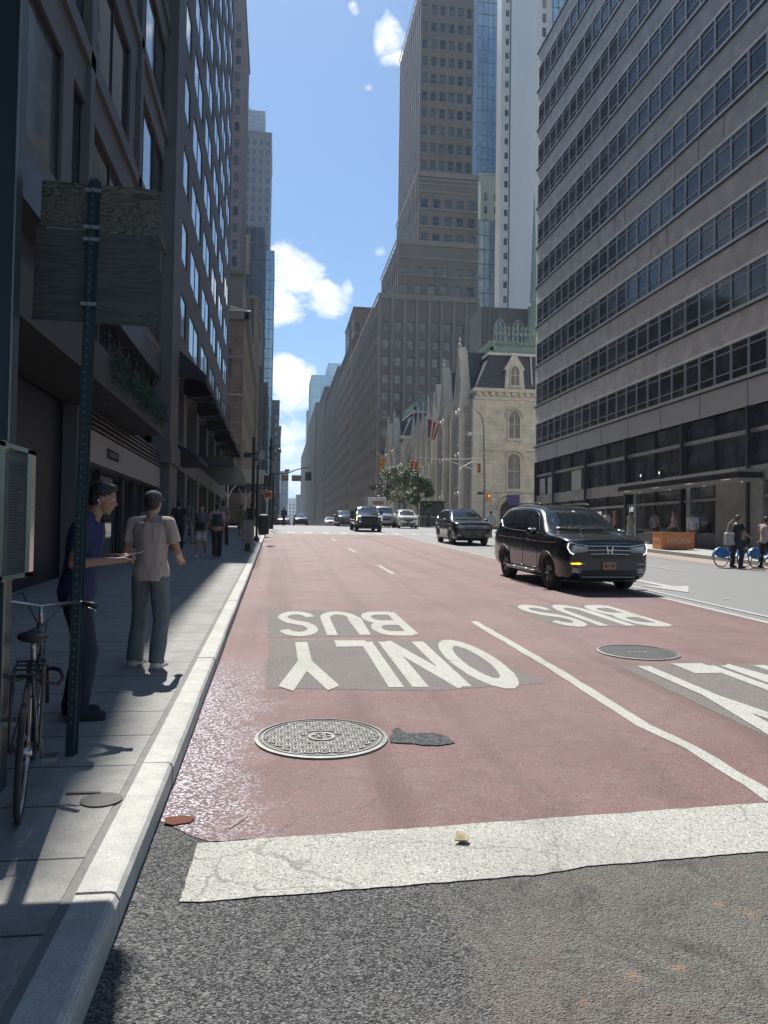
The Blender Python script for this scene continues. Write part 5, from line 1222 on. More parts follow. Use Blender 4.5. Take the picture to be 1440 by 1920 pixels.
    if skirt:
        b2 = MB(); n = 20; vs = []
        rows = [(1.02,.135,.10),(.93,.18,.125),(skirt[1],.20+.10*(.93-skirt[1]),.15+.08*(.93-skirt[1]))]
        for (z, rx, ry) in rows:
            for j in range(n): th = 2*math.pi*j/n; f = 1+.03*math.sin(th*6)*(1 if z < .9 else 0); vs.append(S((rx*f*math.cos(th), ry*f*math.sin(th), z)))
        b2.add(vs, [(i*n+j, i*n+(j+1)%n, (i+1)*n+(j+1)%n, (i+1)*n+j) for i in range(2) for j in range(n)]+[tuple(range(n-1,-1,-1)), tuple(range(2*n, 3*n))])
        remeshed(b2, 'skirt', skirt[0], vox, 2, t)
    # shoes
    for s in (-1,1):
        b2 = MB(); a = Vector(ank[s]); cap(b2, S(a+Vector((0,-.035,-.035))), S(a+Vector((0,.02,-.03))), .045*k, .045*k); cap(b2, S(a+Vector((0,-.03,-.045))), S(a+Vector((0,.165,-.05))), .038*k, .033*k, sx=1.15)
        b2.box(tuple(S((a.x-.044,a.y-.075,a.z-.082))), tuple(S((a.x+.044,a.y+.19,a.z-.055))))
        remeshed(b2, 'shoe', shoe or cloth('shoe_dark', (.03,.03,.035)), min(vox, .012), 2, t)
    if bag:
        b2 = MB(); b2.bbox(tuple(S((-.14,.12 if bag[1] == 'front' else -.27,.95 if bag[1]=='front' else 1.02))), tuple(S((.14,.22 if bag[1] == 'front' else -.12,1.18 if bag[1]=='front' else 1.42))), .03*k)
        bo = b2.obj('bag', bag[0], None, True); bo['label'] = bag[2]; bo['category'] = 'bag'; bo.matrix_world = Matrix.Translation(loc) @ Matrix.Rotation(face, 4, 'Z')
    return t
def W_(x, y, h=.15): p = gp(x, y, h); return (p.x, p.y, p.z)
# phone man (near left) and the man seen from behind
p1 = Vector((-1.47, 6.05, gz(6.05)+.15))
R90 = -math.pi/2
PH = person('man in navy t-shirt and dark trousers looking down at his phone beside the green post', p1, 1.76, R90+.12, skin=(.27,.145,.10), shirt=cloth('navy', (.018,.026,.075)), pants=cloth('navy_long', (.014,.018,.035)), hair=(.012,.01,.01), shoe=cloth('black_shoe', (.02,.02,.025)), vox=.010, lean=.17,
       arms={1: ((.25,.0,1.15),(.14,.27,1.17)), -1: ((-.24,.02,1.16),(-.06,.28,1.19))}, seed=2)
pm = Matrix.Translation(p1) @ Matrix.Rotation(R90+.12, 4, 'Z')
b = MB(); b.bbox((-.036,-.07,-.004),(.036,.07,.004),.003); b.box((-.032,-.065,.0042),(.032,.065,.0046),1)
ph = b.obj('smartphone', [M_BLK, mat('phone_screen', (.5,.55,.6), rough=.1, var=0, emit=(.5,.6,.7), es=.3)]); ph.matrix_world = pm @ Matrix.Translation((.03,.41,1.22)) @ Matrix.Rotation(RAD(15), 4, 'X'); tag(ph, 'thin smartphone held in the hands of the man in navy', 'phone')
b = MB(); b.ball((.078,.02,1.655+0), .009, nu=8, nv=6); b.tube([(.080,.023,1.652),(.080,.03,1.625)], .004, 6)
eb = b.obj('earbud', mat('white_plastic', (.75,.75,.75), rough=.3, var=0)); eb.matrix_world = pm @ Matrix.Translation((.0,.125,-.03)); tag(eb, 'white wireless earbud in the ear of the man in navy', 'earphone')
p2 = Vector((-1.22, 7.9, gz(7.9)+.15))
person('man in tan t-shirt, dark cap and grey jeans seen from behind on the sidewalk', p2, 1.72, -.32, skin=(.36,.20,.145), shirt=cloth('tan', (.42,.33,.29)), pants=cloth('grey_jean', (.115,.135,.145)), cap_c=(.05,.062,.075), hair=(.03,.02,.015), shoe=cloth('white_shoe', (.5,.48,.44)), vox=.010,
       arms={1: ((.27,.02,1.15),(.20,.25,1.08)), -1: ((-.27,.0,1.15),(-.20,.22,1.14))}, seed=9, feet={-1: (-.17,.03,.08), 1: (.11,-.06,.08)})
# far pedestrians on the left sidewalk
K = .022
person('dark-haired woman in a grey top standing by the shop window beyond the two men', W_(277,1062), 1.64, math.pi, shirt=cloth('greytop', (.16,.16,.18)), pants=cloth('blk', (.02,.02,.024)), hair=(.02,.015,.01), longhair=True, vox=K, pose='stand', female=True)
person('man in grey-green tee and beige trousers partly hidden behind the capped man', W_(352,1020), 1.76, -.3, shirt=cloth('greygreen', (.13,.15,.15)), pants=cloth('beige', (.30,.28,.27)), hair=(.03,.02,.015), vox=K, pose='walk')
person('person in black close behind the head of the capped man', W_(334,1030), 1.74, .2, shirt=cloth('blk', (.02,.02,.024)), pants=cloth('blk', (.02,.02,.024)), hair=(.015,.01,.01), vox=K)
person('woman in white shorts and striped top holding a black bag on the shaded sidewalk', W_(377,1045), 1.62, math.pi-.2, shirt=cloth('stripe', (.10,.10,.12), var=.5, scale=30), pants=cloth('white_short', (.42,.38,.38)), shorts=True, hair=(.02,.015,.012), longhair=True, vox=K, pose='walk', female=True, bag=(cloth('blk', (.02,.02,.024)), 'front', 'black handbag held in front of the woman in white shorts'), shoe=cloth('white_shoe', (.5,.48,.44)))
person('person in dusty pink shirt and black trousers walking away on the shaded sidewalk', W_(406,1045), 1.66, .1, shirt=cloth('pink', (.42,.24,.25)), pants=cloth('blk', (.02,.02,.024)), hair=(.02,.015,.012), vox=K, pose='walk', female=True, bag=(cloth('darkbag', (.035,.032,.045)), 'back', 'dark backpack on the person in the dusty pink shirt'))
person('bareheaded man in a grey tee beside the pink shirt, near the white shed post', W_(418,1022), 1.78, -.2, shirt=cloth('greytop', (.16,.16,.18)), pants=cloth('navyp', (.02,.025,.05)), hair=(.02,.015,.01), vox=K, pose='walk')
person('person in a long olive dress by the sidewalk shed', W_(452,1003), 1.66, .4, shirt=cloth('olive', (.11,.11,.06)), skirt=(cloth('olive', (.11,.11,.06)), .35), hair=(.02,.015,.01), vox=K, female=True, sleeves='long')
person('broad man in black standing under the street name sign', W_(470,1000), 1.82, math.pi+.2, shirt=cloth('blk', (.02,.02,.024)), pants=cloth('blk', (.02,.02,.024)), hair=(.015,.01,.01), vox=K, sleeves='long')
person('small dark figure crossing at the crest of the avenue', W_(532,985,0), 1.75, .5, shirt=cloth('blk', (.02,.02,.024)), pants=cloth('blk', (.02,.02,.024)), hair=(.015,.01,.01), vox=.03, pose='walk', sleeves='long')
# right side
person('man in pale blue shirt and brown trousers walking beyond the second dark car', W_(920,1008,0), 1.74, .1, shirt=cloth('paleblue', (.42,.52,.62)), pants=cloth('brown', (.20,.11,.08)), hair=(.03,.05,.10), vox=K, pose='walk')
person('dark figure waiting by the crowd barriers near the trees', W_(803,988,0), 1.74, .3, shirt=cloth('blk', (.02,.02,.024)), pants=cloth('navyp', (.02,.025,.05)), hair=(.02,.015,.01), vox=K)
def onX(px, py, X, h=.15):      # point on the right sidewalk at distance X from the camera line
    v = ray(px, py); Y = X/v.x*v.y; return (X, Y, gz(Y)+h)
RP = [('woman in a long grey-green patterned dress right of the near dark car', 1182, 19.0, 1.70, dict(shirt=cloth('sage', (.24,.25,.22), var=.4, scale=25), skirt=(cloth('sage', (.24,.25,.22), var=.4, scale=25), .25), hair=(.10,.08,.06), longhair=True, female=True, face=.3)),
      ('person in dark red top at the shop front just above the near car bonnet', 1153, 19.6, 1.68, dict(shirt=cloth('darkred', (.20,.07,.07)), pants=cloth('blk', (.02,.02,.024)), hair=(.04,.03,.02), face=1.0)),
      ('person in pale jacket near the blue shop poster', 1137, 19.8, 1.72, dict(shirt=cloth('palej', (.30,.30,.32)), pants=cloth('navyp', (.02,.025,.05)), hair=(.02,.02,.02), face=2.0, sleeves='long')),
      ('visitor in grey shirt standing at the glass doors', 1228, 19.9, 1.74, dict(shirt=cloth('greytop', (.16,.16,.18)), pants=cloth('blk', (.02,.02,.024)), hair=(.05,.04,.03), face=-1.0)),
      ('man in a beige shirt and dark trousers behind the orange planter box', 1264, 19.7, 1.82, dict(shirt=cloth('beigeshirt', (.30,.27,.24)), pants=cloth('blk', (.02,.02,.024)), hair=(.03,.03,.03), face=.8, pose='walk')),
      ('person in pale blue jacket walking between the planter box and the grey pier', 1299, 19.7, 1.74, dict(shirt=cloth('bluej', (.32,.36,.44)), pants=cloth('brownp', (.14,.09,.08)), hair=(.03,.03,.03), face=-.6, pose='walk', sleeves='long'))]
for lab, px, X, h, kw in RP: person(lab, onX(px, 1000, X), h, vox=K, **kw)
# ================= vehicles =================
def carpaint(n, c, metal=.3): return mat('paint_'+n, c, rough=.22, var=.03, metal=metal, coat=1.0)
M_TYRE = mat('tyre_rubber', (.022,.022,.023), rough=.8, var=.2, scale=20)
M_RIM = mat('alloy_rim', (.38,.38,.40), rough=.28, metal=.9, var=.1)
M_CHROME = mat('chrome', (.62,.63,.65), rough=.10, metal=1.0, var=0)
M_TRIMB = mat('black_plastic', (.018,.018,.02), rough=.5, var=.15, scale=20)
G_CAR = glass('car_glass', (.014,.018,.022), .02, .0, spec=1.0)
M_LENS = mat('lamp_lens', (.25,.26,.28), rough=.06, metal=.5, var=.2, scale=30, coat=1)
M_DRL = mat('daylight_strip', (.9,.9,.9), emit=(1,.98,.95), es=.5, var=0)
M_AMBER = mat('amber_lamp', (.6,.3,.02), emit=(1,.5,.02), es=1.5, var=0)
M_PLATE = mat('plate_yellow', (.40,.22,.10), rough=.5, var=.1)
def wheel(root, x, y, r, w, spokes=5, zc=None):
    zc = r if zc is None else zc; s = 1 if x > 0 else -1
    t = MB(); t.lathe([(r*.66,-w/2),(r*.93,-w/2),(r*.985,-w*.40),(r,-w*.25),(r,w*.25),(r*.985,w*.40),(r*.93,w/2),(r*.66,w/2)], (x,y,zc), 32, axis='x', caps=False)
    wo = t.obj('wheel', M_TYRE, root, True, world=False)
    m = MB(); xo = x+s*w*.38
    m.lathe([(r*.67,-.02),(r*.67,.02),(r*.60,.02),(r*.59,-.02)], (xo,y,zc), 28, axis='x', caps=False); m.lathe([(r*.12,-.05),(r*.12,.02),(r*.05,.03)], (xo,y,zc), 12, axis='x')
    for k in range(spokes):
        for da in (-.16,.16):
            a = 2*math.pi*k/spokes+da*.8; a2 = 2*math.pi*k/spokes+da*1.5
            m.tube([(xo+s*.01,y+r*.10*math.cos(a),zc+r*.10*math.sin(a)),(xo+s*.005,y+r*.63*math.cos(a2),zc+r*.63*math.sin(a2))], r*.055, 5)
    ro = m.obj('rim', M_RIM, None, True); ro.parent = wo
    d = MB(); d.lathe([(r*.58,-.02),(r*.58,.0)], (xo-s*.06,y,zc), 20, axis='x'); dd = d.obj('brake_disc', M_TRIMB, None); dd.parent = wo
    return wo
def lerp_tab(tab, y):
    for (a, b_) in zip(tab[:-1], tab[1:]):
        if a[0] <= y <= b_[0]:
            t = (y-a[0])/(b_[0]-a[0]); return [a[i]+(b_[i]-a[i])*t for i in range(len(a))]
    return tab[0] if y < tab[0][0] else tab[-1]
def car(name, label, cat, loc, rz, tab, wheels, wr, paint, opt):
    """tab rows: y, zbottom, halfwidth, zbelt, halfwidth at belt, ztop, halfwidth at top. front = -y"""
    t = thing(name, label, cat, loc, rz); t.rotation_euler = (opt.get('pitch', math.atan(G)), 0, rz)
    b = MB(); rows = []; n = 0
    for (y, zb, w, zbelt, wb, zt, wt) in tab:
        half = [(0,zb),(w*.55,zb),(w*.86,zb+.01),(w*.98,zb+.13),(w*1.0,zb+(zbelt-zb)*.45),(w*.995,zb+(zbelt-zb)*.75),(wb,zbelt),(wb-(wb-wt)*.42,zbelt+(zt-zbelt)*.52),(wt+.01,zt-min(.09,(zt-zbelt)*.25)),(wt*.86,zt-.012),(wt*.5,zt+.012),(0,zt+.02)]
        ring = [(x,y,z) for x,z in half]+[(-x,y,z) for x,z in reversed(half[1:-1])]; rows.append(ring); n = len(ring)
    vs = [p for r in rows for p in r]; fs = []
    for i in range(len(rows)-1):
        for j in range(n): j2 = (j+1)%n; fs.append((i*n+j, i*n+j2, (i+1)*n+j2, (i+1)*n+j))
    fs += [tuple(range(n-1,-1,-1)), tuple(range((len(rows)-1)*n, len(rows)*n))]
    # end caps as quad strips so they subdivide cleanly
    fs = fs[:-2]; m_ = n//2
    for base, flip in ((0, True), ((len(rows)-1)*n, False)):
        for j in range(0, m_):
            a, b1, c, d = base+j, base+j+1, base+(n-j-1)%n, base+(n-j)%n
            f = [a,b1,c,d] if j < m_ else [a,b1,c]
            f = [q for i_, q in enumerate(f) if q not in f[:i_]]
            if len(f) > 2: fs.append(tuple(f if not flip else reversed(f)))
    b.add(vs, fs); me = b.mesh('body', paint, True); o = bpy.data.objects.new('body', me); TMP.collection.objects.link(o)
    o.modifiers.new('s', 'SUBSURF').levels = opt.get('sub', 2)
    cut = MB()
    for (wx, wy) in wheels:
        s = 1 if wx > 0 else -1; cut.lathe([(wr*1.16,-.20),(wr*1.16,.20)], (wx+s*.07,wy,wr*1.0), 28, axis='x')
    co = bpy.data.objects.new('cut', cut.mesh('cut', M_TRIMB)); TMP.collection.objects.link(co)
    bm = o.modifiers.new('b', 'BOOLEAN'); bm.object = co; bm.operation = 'DIFFERENCE'; bm.solver = 'EXACT'
    m2 = bake(o); bpy.data.objects.remove(co); m2.materials.clear(); m2.materials.append(paint)
    for p in m2.polygons: p.material_index = 0; p.use_smooth = True
    body = bpy.data.objects.new('body', m2); COL.objects.link(body); body.parent = t
    tri = bmesh.new(); tri.from_mesh(m2); bvh = BVHTree.FromBMesh(tri); tri.free()
    def patch(name_, pts, axis, m, off=.006, sgn=-1, parent=None, cuts_=3, thick=True):
        """outline in (a,b) pressed onto the body: axis 'y': (x,z) from the front/back; 'x': (y,z) from a side; 'z': (x,y) from above"""
        bm_ = bmesh.new(); vs_ = [bm_.verts.new((p[0], p[1], 0)) for p in pts]; bm_.faces.new(vs_)
        bmesh.ops.triangulate(bm_, faces=bm_.faces[:])
        for _ in range(cuts_):
            bmesh.ops.subdivide_edges(bm_, edges=[e for e in bm_.edges if e.calc_length() > opt.get('plen', .09)], cuts=1); bmesh.ops.triangulate(bm_, faces=[f for f in bm_.faces if len(f.verts) > 3])
        for v in bm_.verts:
            a, c = v.co.x, v.co.y
            if axis == 'y': org, d = Vector((a, sgn*9, c)), Vector((0,-sgn,0))
            elif axis == 'x': org, d = Vector((sgn*9, a, c)), Vector((-sgn,0,0))
            else: org, d = Vector((a, c, 9)), Vector((0,0,-1))
            h = bvh.ray_cast(org, d)
            if h[0] is None:
                h = bvh.find_nearest(Vector((a, sgn*2, c)) if axis == 'y' else (Vector((sgn, a, c)) if axis == 'x' else Vector((a,c,1))))
            v.co = h[0]+h[1]*off
        bmesh.ops.recalc_face_normals(bm_, faces=bm_.faces[:])
        mm = bpy.data.meshes.new(name_); bm_.to_mesh(mm); bm_.free(); mm.materials.append(m); mm.polygons.foreach_set('use_smooth', [True]*len(mm.polygons))
        q = bpy.data.objects.new(name_, mm); COL.objects.link(q); q.parent = parent or t; return q
    def line(name_, pts, axis, m, w=.012, off=.004, sgn=-1, parent=None):
        bb = MB(); P = []
        full = []
        for (p, q) in zip(pts[:-1], pts[1:]):
            k = max(1, int(math.hypot(q[0]-p[0], q[1]-p[1])/.06)); full += [(p[0]+(q[0]-p[0])*i/k, p[1]+(q[1]-p[1])*i/k) for i in range(k)]
        full.append(pts[-1])
        for (a, c) in full:
            if axis == 'y': h = bvh.ray_cast(Vector((a, sgn*9, c)), Vector((0,-sgn,0)))
            elif axis == 'x': h = bvh.ray_cast(Vector((sgn*9, a, c)), Vector((-sgn,0,0)))
            else: h = bvh.ray_cast(Vector((a, c, 9)), Vector((0,0,-1)))
            if h[0] is not None: P.append(h[0]+h[1]*off)
        if len(P) > 1: bb.tube(P, w/2, 5, 0)
        q = bb.obj(name_, m, None, True); q.parent = parent or t; return q
    for (wx, wy) in wheels: wheel(t, wx, wy, wr, opt.get('tw', .24), opt.get('spokes', 5))
    # inner black wells and chassis
    w0 = max(r[2] for r in tab)
    b = MB(); b.box((-w0*.80, tab[0][0]+.35, .22), (w0*.80, tab[-1][0]-.3, .60)); b.obj('chassis', M_TRIMB, t, world=False)
    return t, body, patch, line
# ---- the near three-row SUV ----
def suv(name, label, loc, rz, sc_, paint, big=True, style='a', **k):
    L2, Wd, Ht = sc_
    T = [(-2.46,.50,.66,.78,.66,.92,.60),(-2.44,.33,.86,.86,.85,1.06,.80),(-2.30,.25,.95,.95,.94,1.13,.88),(-1.95,.22,.99,1.02,.965,1.18,.90),(-1.45,.22,1.0,1.06,.97,1.21,.88),(-1.14,.22,1.0,1.08,.97,1.24,.85),(-.66,.22,1.0,1.10,.98,1.55,.77),(-.36,.22,1.0,1.10,.98,1.69,.745),(.20,.22,1.0,1.11,.98,1.755,.74),(1.2,.22,1.0,1.12,.98,1.76,.74),(1.95,.24,.99,1.13,.97,1.73,.72),(2.28,.28,.97,1.13,.94,1.62,.68),(2.42,.34,.92,1.05,.88,1.22,.64),(2.46,.48,.80,.95,.76,1.0,.54)]
    T = [(y*L2/2.46, zb, w*Wd, zbelt*Ht, wb*Wd, zt*Ht if zt > 1.3 else zt*(1+(Ht-1)*.6), wt*Wd) for (y,zb,w,zbelt,wb,zt,wt) in T]
    wr = .385; wy = 1.42*L2/2.46; wx = .835*Wd
    t, body, patch, line = car(name, label, 'suv', loc, rz, T, [(-wx,-wy-.03),(wx,-wy-.03),(-wx,wy-.02),(wx,wy-.02)], wr, paint, dict(plen=.08 if big else .15, spokes=5 if style == 'a' else 6))
    q = L2/2.46; H = Ht; W = Wd
    ws = patch('windscreen', [(-.76*W,1.235*H),(-.35*W,1.215*H),(.35*W,1.215*H),(.76*W,1.235*H),(.66*W,1.64*H),(.3*W,1.685*H),(-.3*W,1.685*H),(-.66*W,1.64*H)], 'y', G_CAR, .008)
    line('wiper', [(-.1*W,1.225*H),(.45*W,1.24*H)], 'y', M_TRIMB, .02, .02); line('wiper', [(-.60*W,1.24*H),(-.12*W,1.225*H)], 'y', M_TRIMB, .02, .02)
    for s in (-1,1):
        sw = patch('side_window', [(-.78*q,1.17*H),(-.10*q,1.19*H),(.0*q,1.195*H),(.0*q,1.60*H),(-.12*q,1.595*H),(-.42*q,1.50*H)], 'x', G_CAR, .007, s)
        patch('side_window', [(.07*q,1.195*H),(.86*q,1.205*H),(.90*q,1.60*H),(.07*q,1.61*H)], 'x', G_CAR, .007, s)
        patch('side_window', [(.97*q,1.21*H),(1.62*q,1.25*H),(1.92*q,1.40*H),(1.55*q,1.575*H),(1.0*q,1.60*H)], 'x', G_CAR, .007, s)
        line('window_trim', [(-.90*q,1.14*H),(.0,1.165*H),(.9*q,1.175*H),(1.65*q,1.215*H),(1.98*q,1.40*H),(1.6*q,1.62*H),(.9*q,1.645*H),(-.1*q,1.635*H),(-.45*q,1.535*H),(-.88*q,1.20*H)], 'x', M_CHROME, .020, .006, s)
        for yy in (-.90, .035, .95): line('door_seam', [(yy*q,1.12*H),(yy*q,.42)], 'x', M_TRIMB, .012, .001, s)
        line('door_seam', [(-.90*q,.42),(1.10*q,.42)], 'x', M_TRIMB, .012, .001, s)
        line('body_crease', [(-1.9*q,.98*H),(-.8*q,.97*H),(1.9*q,1.0*H)], 'x', paint, .022, .0, s)
        for yy in (-.12, .80):
            b = MB(); z = .99*H; b.bbox((s*1.0*W-.03,(yy-.12)*q,z-.018),(s*1.0*W+.028,(yy+.10)*q,z+.018),.008); b.obj('door_handle', M_CHROME if style == 'a' else paint, t, world=False)
        mi = MB(); mi.ball((s*(W*1.0+.10),-.80*q,1.17*H),(.13,.085,.095),0,14,10); mi.tube([(s*W*.92,-.78*q,1.10*H),(s*(W+.02),-.80*q,1.12*H)],.03,6); mo = mi.obj('side_mirror', paint, t, True, world=False)
        if big:
            c = MB(); c.ball((s*(W*1.0+.10),-.835*q,1.215*H),(.10,.06,.03),0,12,6); c.obj('mirror_cap', M_CHROME, None, True).parent = mo
            b = MB(); b.tube([(s*W*.99,-.88*q,.36),(s*W*1.06,-.80*q,.35),(s*W*1.06,.95*q,.35),(s*W*.99,1.02*q,.36)], .035, 6); b.box((s*W*1.06-.05,-.6,.375),(s*W*1.06+.05,-.2,.388)); b.box((s*W*1.06-.05,.25,.375),(s*W*1.06+.05,.65,.388)); b.obj('side_step', M_STEEL, t, True, world=False)
            b = MB(); b.tube([(s*.60*W,-.15,1.74*H),(s*.61*W,.0,1.79*H),(s*.61*W,1.5,1.78*H),(s*.60*W,1.7,1.71*H)], .018, 6); b.obj('roof_rail', M_TRIMB, t, True, world=False)
        # lamps
        a = s*W
        hl = patch('headlight', [(a*.46,.90*H),(a*.80,.955*H),(a*.905,.98*H),(a*.90,.87*H),(a*.82,.80*H),(a*.50,.825*H)], 'y', M_LENS, .008)
        line('light_strip', [(a*.44,.935*H),(a*.70,.965*H),(a*.84,.99*H)], 'y', M_CHROME, .022, .012, parent=hl)
        line('light_strip', [(a*.86,.985*H),(a*.885,.90*H),(a*.84,.80*H),(a*.78,.775*H)] if style == 'a' else [(a*.55,.87*H),(a*.85,.93*H)], 'y', M_DRL if style == 'a' else M_CHROME, .032 if style == 'a' else .02, .012, parent=hl)
        patch('fog_lamp', [(a*.62,.52),(a*.80,.55),(a*.80,.47),(a*.64,.45)], 'y', M_LENS, .008)
        patch('tail_lamp', [(a*.60,1.05),(a*.86,1.1),(a*.82,.9),(a*.62,.88)], 'y', mat('tail_red', (.35,.01,.01), rough=.15, var=0), .006, sgn=1)
        line('wheel_arch_trim', [(-wy-.03+.46*math.cos(RAD(d)), .385+.46*math.sin(RAD(d))) for d in range(5,176,12)], 'x', M_TRIMB, .03, .0, s)
        line('wheel_arch_trim', [(wy-.02+.46*math.cos(RAD(d)), .385+.46*math.sin(RAD(d))) for d in range(5,176,12)], 'x', M_TRIMB, .03, .0, s)
    gr = patch('grille', [(-.56*W,.955*H),(.56*W,.955*H),(.46*W,.76*H),(.36*W,.70*H),(-.36*W,.70*H),(-.46*W,.76*H)], 'y', M_TRIMB, .004)
    for z, hw in ((.945,.56),(.865,.50),(.79,.45)) if style == 'a' else ((.945,.56),(.90,.5),(.84,.46)): line('chrome_bar', [(-hw*W,(z-.012)*H),(0,z*H),(hw*W,(z-.012)*H)], 'y', M_CHROME, .026, .010, parent=gr)
    patch('lower_bumper', [(-.74*W,.50),(.74*W,.50),(.62*W,.31),(-.62*W,.31)], 'y', M_TRIMB, .005)
    if style != 'a':
        for z in (.40,.46,.53): line('bumper_bar', [(-.46*W,z),(.46*W,z)], 'y', M_STEEL, .016, .012)
    pl = k.get('plate', (.20,.29)); yb = -2.46*q
    b = MB(); b.box((-.155,yb-.03,.60-.08),(.155,yb-.018,.60+.08)); b.box((-.165,yb-.018,.60-.09),(.165,yb+.10,.60+.09),1)
    pt = b.obj('licence_plate', [k.get('platem', M_PLATE), M_TRIMB], t, world=False)
    b = MB(); yb2 = -2.46*q-.034
    b.box((-.10,yb2,.542),(.10,yb2+.003,.548))
    for i in range(7):
        if i != 3: b.box((-.12+i*.036,yb2,.57),(-.12+i*.036+.022,yb2+.003,.635))
    b.obj('plate_digits', mat('plate_ink', (.05,.03,.06), var=0), None).parent = pt
    if style == 'a':   # the H emblem
        b = MB(); z = .865*H; y_ = yb-.035
        b.prism([(-.085,y_,z+.075),(-.055,y_,z+.075),(-.035,y_,z+.01),(.035,y_,z+.01),(.055,y_,z+.075),(.085,y_,z+.075),(.060,y_,z-.075),(.030,y_,z-.075),(.025,y_,z-.02),(-.025,y_,z-.02),(-.030,y_,z-.075),(-.060,y_,z-.075)], (0,.04,0)); b.obj('emblem', M_CHROME, t, world=False)
        am = patch('indicator', [(-.84*W,.655),(-.66*W,.665),(-.60*W,.645),(-.66*W,.62),(-.82*W,.625)], 'y', M_AMBER, .012)
        line('bumper_trim', [(-.60*W,.642),(-.50*W,.64)], 'y', M_CHROME, .02, .008); line('bumper_trim', [(.84*W,.645),(.62*W,.64)], 'y', M_CHROME, .02, .008)
        line('hood_gap', [(-.86*W,1.0*H),(-.45*W,.985*H),(.45*W,.985*H),(.86*W,1.0*H)], 'y', M_TRIMB, .016, .002)
        line('bumper_bar', [(-.60*W,.36),(.60*W,.36)], 'y', M_STEEL, .028, .012); line('bumper_bar', [(-.66*W,.49),(.66*W,.49)], 'y', M_TRIMB, .03, .010)
        for s in (-1,1): line('fog_ring', [(s*.62*W,.52),(s*.80*W,.55),(s*.80*W,.46),(s*.64*W,.45),(s*.62*W,.52)], 'y', M_CHROME, .014, .014)
        line('hood_crease', [(-.45*W,-2.2*q),(-.58*W,-1.3*q)], 'z', paint, .03, .0); line('hood_crease', [(.45*W,-2.2*q),(.58*W,-1.3*q)], 'z', paint, .03, .0)
        b = MB(); b.quad((.30,-.93,1.30),(.50,-.93,1.30),(.50,-.90,1.345),(.30,-.90,1.345))
        ic = patch('windscreen_sticker', [(-.62*W,1.24*H),(-.54*W,1.235*H),(-.54*W,1.275*H),(-.61*W,1.28*H)], 'y', M_LEADW, .012, parent=ws); patch('windscreen_sticker', [(-.02*W,1.60*H),(.05*W,1.60*H),(.05*W,1.625*H),(-.02*W,1.625*H)], 'y', M_LEADW, .012, parent=ws)
    else:
        line('emblem', [(-.05,.89*H),(0,.93*H),(.05,.89*H),(-.05,.89*H)], 'y', M_CHROME, .016, .02)
    return t
def road_at(x, Y): return (x, Y, gz(Y)+.008)
suv('near_suv', 'glossy black three-row SUV with amber bumper light, nearest car in the red lane', road_at(7.06, 18.35), .035, (2.52, 1.03, 1.09), carpaint('black', (.010,.011,.014)), True, 'a')
suv('black_suv', 'second black SUV waiting behind the nearest one beside the double white line', road_at(9.75, 39.8), -.0, (2.43, .99, 1.045), carpaint('blackb', (.011,.010,.012)), True, 'b', platem=mat('plate_dark', (.15,.10,.07), var=0))
suv('white_suv', 'white SUV with black lower bumper waiting behind the second black SUV', road_at(12.1, 71.5), -.05, (2.32, .94, 1.0), carpaint('white', (.72,.72,.70), 0), False, 'b')
suv('dark_suv', 'dark car half hidden behind the black pickup truck', road_at(6.95, 78.5), .0, (2.4, .95, .93), carpaint('grey', (.06,.06,.065)), False, 'b')
